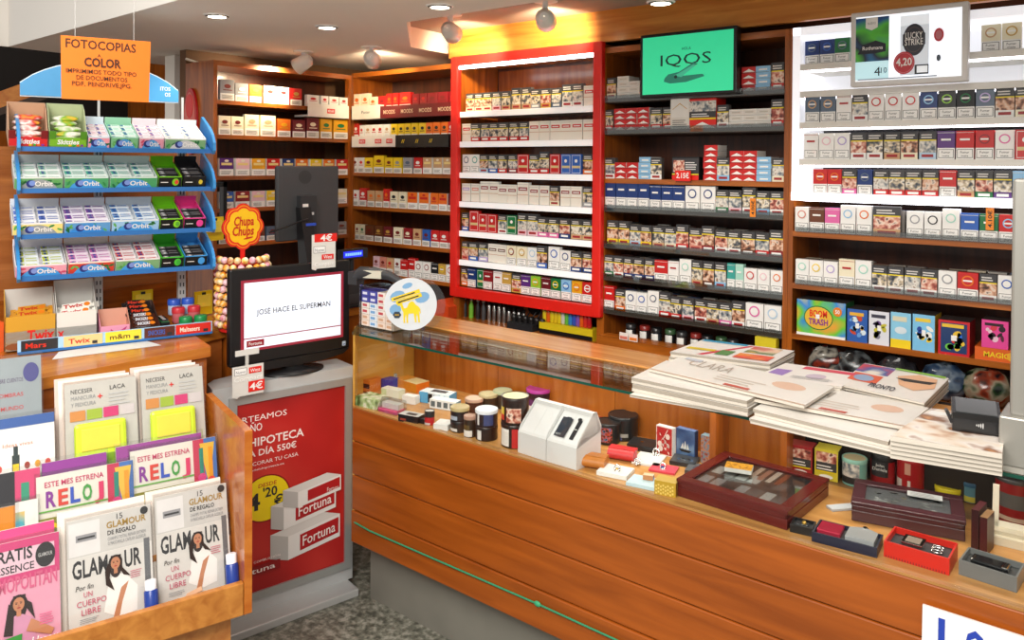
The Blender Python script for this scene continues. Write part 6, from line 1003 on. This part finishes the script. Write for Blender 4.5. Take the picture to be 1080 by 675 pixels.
for k in range(9):
    dy = (8-k)*2.3; j = random.uniform(-1.5, 1.5); paper([(795+j, 397+dy), (887+j, 408+dy), (908+j, 394+dy), (828+j, 383+dy)], ZT+.0052+.0056*k, .005, f'{ORD[k]} magazine up in the fanned pile beside the colourful pile', cover=M('8a8078', .6) if k < 8 and k % 2 else None, draw=sp4 if k == 8 else None, layers=1)
def sp2(A): A.rect(0, 0, 1, 1, M('ece6de', .35)); A.rect(0, .62, .4, .36, pic('mg4', ['e8e04a', 'd83a2a', '3a5aa0', 'f0e8d8'], 14, False)); A.rect(.02, .25, .35, .32, M('e0603a', .4)); A.ell(.18, .4, .12, .12, M('8fa8c8', .4)); A.poly([(.5, .7), (.7, .9), (.92, .85), (.98, .5), (.8, .3), (.6, .4)], M('e8b48a', .4)); A.poly([(.5, .62), (.62, .55), (.9, .6), (.95, .72), (.8, .68), (.6, .66)], M('2a2420', .5)); A.rect(.4, .94, .58, .06, M('8fc83a', .4)); A.txt('PRONTO', .32, .12, .14, M('2a2a3a', .4, var=0), .3, .02)
for i in range(4): paper([(884, 411+3-3*i), (974, 431+3-3*i), (1000, 405+3-3*i), (912, 389+3-3*i)], ZT+.0016+.0135*i, .0125, f'{ORD[i]} magazine up in the pile topped by the orange-haired cover', draw=sp2 if i == 3 else None, layers=3)
def sp3(A): A.rect(0, 0, 1, 1, pic('mg5', ['b87a4a', 'e8d8c4', 'f0e8e0', '8a5a3a', 'e8a86a'], 18, False)); A.rect(.05, .8, .5, .12, WHITE)
for i in range(5): paper([(939, 478-4.6*i), (1057, 497-4.6*i), (1062, 461-5*i), (982, 449-4.6*i)], ZT+.0014+.0115*i, .011, f'{ORD[i]} magazine up in the pile under the card reader', draw=sp3 if i == 4 else None, layers=1)
# card reader on the last pile
zr = ZT+.0014+.0115*5+.001; p = at(1030, 458, Z=zr); o = thing('card_reader', 'black card payment terminal lying on the magazines beside the steel pillar', 'card reader', p, R(12)); BP = M('1c1d1f', .25)
b = MB(); b.prism([(0, 0), (.1, 0), (.1, .05), (.075, .058), (.01, .04), (0, .03)], 'X', -.047, .047, BP); b.build('body', o, bevel=.007); b = MB(); b.prism([(.012, .041), (.07, .0575), (.07, .06), (.012, .0435)], 'X', -.04, .04, M('4a4c4e', .15)); b.build('screen', o); b = MB(); A = Art(b, (-.02, -.0007, .014), (1, 0, 0), (0, 0, 1)); [A.ell(.02+.004*i, .006, .0012, .002+.0015*i, LG, 10, 0) for i in range(4)]; b.build('contactless_mark', o); b = MB(); b.tube([(-.05, .08, .01), (-.058, .06, .03), (-.056, .02, .034), (-.048, .0, .02)], .004, M('2a2b2d', .3)); b.build('paper_cover', o)

# ---------------------------------------------------------------- pack dispenser, round sign, scanner on the glass
pd = at(377, 349, Z=ZT); o = thing('pack_dispenser', 'clear acrylic dispenser of stacked packs on the glass beside the television', 'dispenser', (pd.x-.06, pd.y+.06, ZT+.0005)); b = MB(); w, d, h = .19, .1, .165; G_ = glass('f4f8f8', .5, .06); b.box(0, 0, 0, w, d, .003, G_); b.box(0, d-.003, 0, w, d, h, G_); b.box(w-.003, 0, 0, w, d, h, G_); b.box(0, 0, 0, .003, d, h, G_); b.box(0, 0, h-.003, w, d, h, G_); b.build('acrylic_case', o)
pc_ = {}
for c in range(4):
    for r_ in range(6):
        key = ('blue' if r_ > 3 and c < 2 else 'red' if c % 2 == 0 and r_ > 1 else 'sky' if c == 1 else 'cream')
        if key not in pc_:
            b = MB(); b.box(-.022, 0, 0, .022, .08, .022, M({'blue': '3a3a9a', 'red': 'e6dcd2', 'sky': 'd8dee4', 'cream': 'e4d0c0'}[key], .35)); A = Art(b, (-.022, 0, 0), (1, 0, 0), (0, 0, 1)); A.rect(.006, .006, .026, .01, M({'blue': 'd8d8e8', 'red': 'b83038', 'sky': '6a9ac8', 'cream': 'c89a78'}[key], .35)); t = b.build('t'); pc_[key] = t.data; bpy.data.objects.remove(t)
        q = bpy.data.objects.new('cigar_pack', pc_[key]); C.objects.link(q); q.location = (o.location.x+.026+c*.047, o.location.y+.008, ZT+.006+r_*.0235); tag(q, f'{ {"blue": "blue", "red": "white and red", "sky": "white and pale blue", "cream": "cream"}[key] } pack lying {ORD[r_]} up in {ORD[c]} column of the acrylic dispenser', 'pack', 'packs in the acrylic dispenser')
q = at(400, 292, Y=pd.y+.08); solo('barcode_scanner', SCN, 'grey hand-held barcode scanner lying above the acrylic dispenser', 'scanner', (q.x, q.y, ZT+.1655+.034), R(-72))
# round camel sign
pc = at(436, 356, Z=ZT); cz = at(433, 321, Y=pc.y).z; rr = .098; o = thing('round_sign', 'round white acrylic sign with a yellow camel standing on the glass', 'sign', (at(433, 321, Y=pc.y).x, pc.y, ZT+.001), R(42)); hz = cz-ZT; n = 40
b = MB(); b.prism([(rr*cos(2*pi*i/n), hz+rr*sin(2*pi*i/n)) for i in range(n)], 'Y', 0, .004, M('d4d9de', .35)); A = Art(b, (0, 0, hz), (1, 0, 0), (0, 0, 1)); SKY = M('7aa8d0', .4); YC = M('f0d020', .4, var=0)
for a_, r1_, w_, h_ in ((150, .055, .03, .022), (100, .07, .02, .01), (30, .05, .028, .02), (200, .06, .022, .02)): A.ell(r1_*cos(R(a_)), r1_*sin(R(a_)), w_, h_, SKY, 12, 0, R(20))
A.k += 1; b_ = Art(b, (0, 0, hz), (cos(R(18)), 0, sin(R(18))), (-sin(R(18)), 0, cos(R(18)))); b_.k = 3; b_.rect(-.062, .03, .11, .014, YC); b_.rect(-.05, .014, .1, .014, YC); b_.k = 4; b_.lines(-.055, .034, .1, .008, 1, INK, .6); b_.lines(-.043, .018, .09, .008, 1, INK, .6); A.k = 4
cam_ = [(-.052, .004), (-.046, .012), (-.038, .012), (-.032, .006), (-.026, -.012), (-.014, -.01), (-.008, .006), (.002, .016), (.012, .014), (.02, .002), (.03, -.004), (.038, -.014), (.04, -.03), (.038, -.034), (.035, -.026), (.033, -.022), (.036, -.045), (.037, -.068), (.031, -.068), (.028, -.045), (.024, -.034), (.022, -.05), (.024, -.068), (.018, -.068), (.015, -.048), (.012, -.032), (-.008, -.034), (-.01, -.05), (-.009, -.07), (-.015, -.07), (-.016, -.05), (-.018, -.036), (-.022, -.052), (-.021, -.07), (-.027, -.07), (-.028, -.05), (-.028, -.028), (-.036, -.014), (-.04, -.002), (-.05, -.003)]
A.poly([(x*.95, y*.95-.004) for x, y in cam_], YC); A.ell(-.05, -.04, .016, .014, M('2a3a4a', .4), 6); A.rect(-.058, -.043, .016, .006, GOLD); b.build('disc', o)
b = MB(); b.prism([(.03+rr*1.02*cos(2*pi*i/n), hz-.005+rr*1.02*sin(2*pi*i/n)) for i in range(n)], 'Y', .012, .015, CLEAR); b.box(-.03, -.0, 0, .05, .05, max(.004, hz-rr), CLEAR); b.build('acrylic_holder', o)

# ---------------------------------------------------------------- screens on the shelves
def screen(c4, Y_, label, name, bez, draw, frame, depth=.04, ins=.013):
    q = [at(x, y, Y=Y_) for x, y in c4]; x0 = (q[0].x+q[3].x)/2; x1 = (q[1].x+q[2].x)/2; z1 = (q[0].z+q[1].z)/2; z0 = (q[2].z+q[3].z)/2; w, h = x1-x0, z1-z0
    o = thing(name, label, 'screen', (x0, Y_, z0)); b = MB(); b.box(0, 0, 0, w, depth, h, bez); b.build('bezel', o, bevel=.004)
    b = MB(); b.box(ins, -.001, ins, w-ins, .0, h-ins, frame); draw(Art(b, (ins, -.001, ins), (1, 0, 0), (0, 0, 1), .0003), w-2*ins, h-2*ins); b.build('display', o); b = MB(); b.box(w*.4, depth, h*.3, w*.6, depth+.05, h*.6, DARK); b.build('wall_mount', o); return o
GRN = M('35d79b', .3, emit=.55, var=0); DG = M('17453f', .4, var=0)
def g1(A, w, h):
    A.txt('HOLA', w*.5, h*.73, .011, DG, w*.1, .005, 'C')
    A.txt('IQOS', w*.49, h*.48, h*.19, DG, w*.56, .0, 'C'); A.poly([(w*.26, h*.27), (w*.3, h*.33), (w*.42, h*.36), (w*.58, h*.5), (w*.63, h*.48), (w*.46, h*.29), (w*.68, h*.3), (w*.7, h*.26), (w*.5, h*.18), (w*.32, h*.17), (w*.25, h*.21)], M('2a8f78', .4, emit=.2, var=0)); A.poly([(w*.36, h*.3), (w*.42, h*.34), (w*.58, h*.47), (w*.61, h*.46), (w*.45, h*.27)], M('49c7a2', .4, emit=.3, var=0)); A.ell(w*.385, h*.28, w*.018, h*.03, DG, 12)
screen([(675, 37), (777, 27), (777, 98), (675, 104)], 2.862, 'black television with green screen mounted in front of the shelves', 'television', BLACK, g1, GRN)
SW_ = M('eef3fa', .3, emit=.8, var=0)
def g2(A, w, h):
    A.rect(0, h*.02, w*.33, h*.96, pic('scr', ['0a1430', '1a5aa0', '58c83a', '0a1a3a', '2a8ac8'], 9, False)); A.rect(0, h*.02, w*.33, h*.28, M('bfe6ee', .3, emit=.5, var=0)); A.poly([(w*.02, h*.42), (w*.07, h*.56), (w*.2, h*.62), (w*.3, h*.56), (w*.3, h*.44), (w*.2, h*.42)], M('0c1224', .3, var=0)); A.txt('Rothmans', w*.17, h*.48, .012, WHITE, w*.2, .01, 'C'); A.poly([(w*.1, h*.98), (w*.22, h*.98), (w*.22, h*.82), (w*.16, h*.78), (w*.1, h*.82)], WHITE); A.txt('NUEVO', w*.16, h*.87, .008, GREY, w*.08, 0, 'C'); A.txt('4', w*.19, h*.07, .03, INK, w*.06); A.txt('10', w*.255, h*.11, .018, INK, w*.06)
    A.rect(w*.44, h*.05, w*.27, h*.9, M('cfd6de', .3, emit=.4, var=0)); A.rect(w*.44, h*.8, w*.27, h*.15, M('e6ecf2', .3, emit=.5, var=0)); A.ell(w*.57, h*.58, w*.105, h*.24, M('2a2c38', .3, var=0), 32); A.ell(w*.57, h*.58, w*.085, h*.19, M('5a4a4a', .3, var=0), 32); A.ell(w*.57, h*.58, w*.08, h*.18, M('2a2c38', .3, var=0), 32); A.rect(w*.465, h*.5, w*.21, h*.17, M('2a2c38', .3, var=0)); A.txt('LUCKY', w*.57, h*.6, .02, WHITE, w*.16, .01, 'C'); A.txt('STRIKE', w*.57, h*.5, .02, WHITE, w*.17, .01, 'C')
    A.rect(w*.58, h*.06, w*.13, h*.14, M('17171c', .3, var=0)); A.rect(w*.6, h*.08, w*.1, h*.1, M('e9eef2', .3, emit=.4, var=0)); A.ell(w*.48, h*.24, w*.1, h*.17, M('a81c28', .3, emit=.2, var=0), 32); A.ell(w*.48, h*.24, w*.09, h*.15, M('d88a90', .3, var=0), 32); A.ell(w*.48, h*.24, w*.085, h*.145, M('a81c28', .3, emit=.2, var=0), 32); A.txt('4,20', w*.48, h*.2, .024, WHITE, w*.15, .02, 'C'); A.ell(w*.8, h*.62, w*.045, h*.1, M('b02030', .3, emit=.2, var=0), 24); A.ell(w*.8, h*.62, w*.03, h*.07, M('c8707a', .3, var=0), 24); A.ell(w*.8, h*.28, w*.02, h*.05, M('3a4a5a', .3, var=0), 10); A.lines(w*.03, h*.01, w*.9, h*.035, 1, M('9aa4b0', .4, var=0), .5)
screen([(896, 14), (1021, 1), (1021, 85), (898, 92)], 2.8, 'white-framed television showing price adverts in front of the white-lit shelves', 'television', M('dcd9d6', .35), g2, SW_, .035, .017)

# ---------------------------------------------------------------- toy boxes on the lowest brown shelf
def toy(px0, px1, pyt, pyb, label, front, side, draw, z=None, d=.1):
    zz = ZRT[2] if z is None else z; a, c = at(px0, pyb, Y=2.905), at(px1, pyb, Y=2.905); w = c.x-a.x-.002; h = at(px0, pyt, Y=2.905).z-at(px0, pyb, Y=2.905).z; b = MB(); b.box(0, 0, 0, w, d, h, [M(side, .35), M('3a3230', .5), M(front, .35), M(side, .35), M(side, .35), M(side, .35)]); draw(Art(b, (0, 0, 0), (1, 0, 0), (0, 0, 1)), w, h); return solo('sticker_box', b, label, 'toy box', (a.x, 2.905+random.uniform(0, .004), zz))
def blobs(cols, sticker=True, n=10):
    def f(A, w, h):
        for i in range(n): A.ell(w*random.uniform(.2, .8), h*random.uniform(.2, .75), w*random.uniform(.06, .16), h*random.uniform(.05, .13), M(random.choice(cols), .4, var=0), 10, 0, random.random()*3)
        A.k += 1; A.rect(w*.12, h*.8, w*.7, h*.1, M(cols[0], .4, var=0))
        if sticker: A.rect(w*.42, h*.42, w*.18, h*.16, WHITE)
    return f
def t1(A, w, h): A.rect(0, 0, w, h, pic('grad', ['d84a6a', 'f0a03a', '6ac83a', '3a8ad8', 'e8e03a'], 9, False)); A.ell(w*.45, h*.52, w*.3, h*.34, M('2a7a3a', .4, var=0), 28); A.ell(w*.45, h*.52, w*.28, h*.31, M('e8b83a', .4, var=0), 28); A.txt('BOOM', w*.45, h*.55, h*.18, RED, w*.36, .03, 'C'); A.txt('TRASH', w*.45, h*.33, h*.16, M('8a2a8a', .4, var=0), w*.4, .03, 'C'); A.ell(w*.84, h*.75, w*.09, h*.13, M('e8801e', .4), 16); A.txt('50', w*.84, h*.7, h*.1, WHITE, w*.09, .02, 'C'); A.rect(w*.4, h*.5, w*.08, h*.12, WHITE); A.rect(0, 0, w, h*.07, WHITE)
toy(840, 892, 317, 354, 'wide rainbow-coloured sticker box on the lowest brown shelf', 'e0c03a', '2a6a3a', t1); toy(893, 915, 326, 360, 'blue sticker box next to the wide rainbow one', '2f5fae', '2a4a8a', blobs(['e8b03a', 'd8e8f0', '6aa0e0', 'c8482a'])); toy(916, 938, 327, 362, 'white and navy sticker box third along the lowest brown shelf', 'e0e2ea', '2a3a8a', blobs(['3a3a4a', '8a8a9a', 'c8c03a', '6a4a8a'])); toy(939, 961, 330, 367, 'pale blue and yellow sticker box fourth along the lowest brown shelf', '8ccbe8', '2a6ab0', lambda A, w, h: (A.rect(0, 0, w, h*.24, YEL), A.ell(w*.5, h*.5, w*.3, h*.1, M('d8e4ea', .4)), A.rect(w*.1, h*.75, w*.7, h*.14, M('d8d4b8', .4)))); toy(962, 986, 332, 370, 'bright blue sticker box with yellow edge fifth along the shelf', '7fc4ea', 'd8b82a', blobs(['e8c83a', 'd83a2a', 'f0f0e8', '2a4aa0'])); toy(989, 1023, 337, 373, 'red-framed sticker box with blue picture on the lowest brown shelf', 'c8202a', 'b01a24', lambda A, w, h: (A.rect(w*.08, h*.07, w*.84, h*.86, M('1e3a6a', .4)), blobs(['e8c03a', 'd8301e', '6ac04a', '2a6ad0', '1a1a1e'])(A, w, h)))
b = MB(); a, c = at(1028, 375, Y=2.905), at(1067, 380, Y=2.905); b.box(0, 0, 0, c.x-a.x, .12, .04, M('e0641e', .4)); A = Art(b, (0, 0, 0), (1, 0, 0), (0, 0, 1)); A.txt('MAGIC', .06, .012, .016, YEL, .07, .02, 'C'); A.ell(.1, .02, .012, .014, M('f0b02a', .4), 14); solo('sticker_box', b, 'flat orange box under the pink one near the steel pillar', 'toy box', (a.x, 2.905, ZRT[2]))
toy(1035, 1064, 337, 366, 'pink and black sticker box standing on the flat orange box', 'e84a9a', '8a2a5a', blobs(['2a1a24', 'd83a4a', 'f0c8d8', '5a2a3a'], False), z=ZRT[2]+.0405, d=.09)

# ---------------------------------------------------------------- goods on the low shelves behind the counter
ZL = .93
for u_, x0, x1, m_ in ((ru, XC, XR, WX), (mu, XR, XM, WX), (wu, XM, XE, WX)): MB().box(.018, -.02, ZL-.02, x1-x0-.018, .28, ZL, m_).build('low_shelf', u_)
MB().box(.05, -.1, .8, XM-XR-.2, -.022, .985, WX).build('drawer_front', mu)
for i, (px, c) in enumerate([(657, 'd87a6a'), (667, 'e8803a')]): p = at(px, 372, Y=2.79); b = MB(); b.box(-.02, 0, 0, .02, .002, .03, M('efe0d8', .4)); b.box(-.017, -.001, .004, .017, 0, .016, M(c, .4)); solo('price_tag', b, ['pink price tag propped on the low wooden drawer', 'orange price tag propped beside the pink one'][i], 'price tag', (p.x, 2.795, .9855))
LC = ['e8d02a', 'e8641e', 'e8d02a', 'e8c82a', 'e8d02a', 'd8d8d4', '6ac04a', '3a8ad8', '3a5ac8', '8a5ac0', 'e8641e', 'd8302a', 'c8202a']
lg_ = {}
for i, c in enumerate(LC):
    if c not in lg_:
        b = MB(); b.lathe([(.006, 0), (.0115, .004), (.0115, .05), (.008, .056)], M(c, .25), 12); b.lathe([(.0085, .056), (.0085, .068)], M('2a2a2c', .3), 10); b.box(-.003, -.009, .062, .003, .006, .073, M('1a1a1c', .4)); t = b.build('t'); lg_[c] = t.data; bpy.data.objects.remove(t)
    nm = {'e8d02a': 'yellow', 'e8641e': 'orange', 'e8c82a': 'amber', 'd8d8d4': 'white', '6ac04a': 'green', '3a8ad8': 'sky blue', '3a5ac8': 'blue', '8a5ac0': 'purple', 'd8302a': 'bright red', 'c8202a': 'dark red'}[c]
    p = at(576+3.9*i, 362, Y=2.93); q = bpy.data.objects.new('lighter', lg_[c]); C.objects.link(q); q.location = (p.x, 2.92, ZL+.05); tag(q, f'{nm} lighter standing {ORD[i]} in the row below the red frame', 'lighter', 'lighters in the row below the red frame')
b = MB(); a, c = at(572, 362, Y=2.92), at(628, 366, Y=2.92); b.box(0, 0, 0, c.x-a.x, .06, .0495, M('d8c01e', .4)); Art(b, (0, 0, 0), (1, 0, 0), (0, 0, 1)).rect(.0, .0, c.x-a.x, .02, BLACK); solo('lighter_tray', b, 'yellow and black stepped tray carrying the row of lighters', 'tray', (a.x, 2.895, ZL))
for i in range(8):
    p = at(516+5.2*i, 350, Y=2.95); b = MB(); hh = .075 if i < 4 else .06; b.lathe([(.009, 0), (.009, hh), (.007, hh+.004)], M(('c8c8c4', 'a8a8a4')[i % 2], .2, .8), 12); b.lathe([(.0075, hh+.004), (.0075, hh+.02)], BLACK, 10); solo('torch_lighter', b, f'steel torch lighter standing {ORD[i]} in the row below the red frame', 'lighter', (p.x, 2.95, ZL), group='steel torch lighters below the red frame')
for i, (px, c, t) in enumerate([(490, '3a3a3c', 'dark'), (497, '7ac03a', 'green-necked'), (504, '2a2a2c', 'black'), (510, '4a4a4c', 'grey')]): p = at(px, 350, Y=2.95); b = MB(); b.lathe([(.012, 0), (.012, .06), (.007, .075), (.007, .085)], M(c, .3), 12); b.lathe([(.008, .085), (.008, .1)], M('d8d8d4', .3), 10); solo('gas_bottle', b, f'small {t} gas bottle standing at the corner side below the red frame', 'bottle', (p.x, 2.95, ZL))
p = at(560, 352, Y=3.0); b = MB(); b.box(-.06, 0, 0, .07, .03, .13, M('b0602a', .5)); Art(b, (-.06, 0, 0), (1, 0, 0), (0, 0, 1)).ell(.065, .075, .04, .03, BLACK); solo('pipe_card', b, 'orange card backing behind the black pipes below the red frame', 'card', (p.x, 3.02, ZL))
for i in range(6): p = at(545+6*i, 358, Y=2.93); b = MB(); b.lathe([(.012, 0), (.015, .02), (.012, .032), (.008, .032)], M('1e1c1c', .3), 12); b.tube([(.01, 0, .01), (.03, 0, .02), (.05, .0, .05)], .004, M('161616', .3), 6); solo('tobacco_pipe', b, 'one of the black pipes lying in front of the orange card', 'pipe', (p.x, 2.91, ZL+.03), R(20*i), group='black pipes below the red frame')
b = MB(); p = at(545, 364, Y=2.9); b.box(-.05, -.03, 0, .1, .07, .0295, DARK); solo('pipe_rack', b, 'low black stand under the black pipes', 'stand', (p.x+.01, 2.905, ZL))
b = MB(); p = at(462, 350, Y=2.8); b.prism([(0, 0), (.1, 0), (.1, .06), (.03, .09), (0, .06)], 'Y', 0, .12, M('d84a1e', .4)); solo('orange_bag', b, 'shiny orange bag lying at the corner behind the round camel sign', 'bag', (p.x-.02, 2.86, 1.1-.0)) if False else solo('orange_bag', b, 'shiny orange bag lying behind the round camel sign', 'bag', (at(462, 345, Y=2.84).x-.03, 2.84, ZL))
MB().box(.018, -.1, ZL-.02, XC-XL-.0, .28, ZL, WX).build('low_shelf', corner)
for i in range(9):
    px = 664+13.5*i; p = at(px, 365, Y=2.93); b = MB(); b.lathe([(.021, 0), (.022, .004), (.022, .07), (.018, .075)], M(('1c1a1c', '2a2020', '20242a')[i % 3], .2), 16, label=(.02, .05, R(-140), R(-50), M('e0ded8', .4))); b.lathe([(.022, .075), (.022, .092), (.019, .094)], M(('2a2a2c', '8a2a24', '18181a', '3a5a3a')[i % 4], .3), 16); b.v = b.v; solo('ink_jar', b, f'dark jar standing {ORD[i]} in the row on the shelf below the green screen', 'jar', (p.x, 2.94+.01*(i % 2), ZL), group='dark jars below the green screen')
p = at(812, 375, Y=2.9); b = MB(); b.box(-.05, .02, 0, .03, .05, .13, M('d8c42a', .4)); Art(b, (-.05, .02, 0), (1, 0, 0), (0, 0, 1)).txt('TU', .03, .03, .03, BLACK, .04, .03); b.box(-.03, 0, 0, .075, .018, .09, M('8a8a2a', .4)); b.prism([(-.032, .09), (.077, .09), (.077, .075), (-.0, .082), (-.032, .06)], 'Y', -.002, .0, M('c8c4a8', .4)); solo('olive_box', b, 'yellow and olive display cards standing beside the wood divider below the green screen', 'card', (p.x, 2.86, ZL))
random.seed(3)
for i, (px, py, c, t) in enumerate([(866, 383, ['161618', '7a2a1a', '202022', '8a867c', '101012'], 'dark printed bag at the divider end'), (895, 392, ['101012', '26282a', '5a5e60', '101012'], 'shiny black bag beside the printed bag'), (940, 390, ['0e0e10', '1e1e22', '303034'], 'dull black bag in the middle'), (992, 396, ['141c2c', '2a3c54', '66727e', '141c2c'], 'blue clear bag beside the dull black one'), (1036, 412, ['141416', '7a2e1a', '847a66', '24381f', '101012'], 'red and green printed bag at the pillar end')]):  # bag palettes darkened to imitate the low light on this shelf
    p = at(px, py, Y=2.86); b = MB(); b.ball((0, 0, 0), 1, pic('bag%d' % i, c, 22, False, .2), 14, 8, .075, .055, .06); o = solo('snack_bag', b, t+' below the sticker boxes', 'bag', (p.x, 2.93, ZL+.062))
    for v in o.data.vertices: v.co += V((random.uniform(-1, 1), random.uniform(-1, 1), random.uniform(-1, 1)))*.008
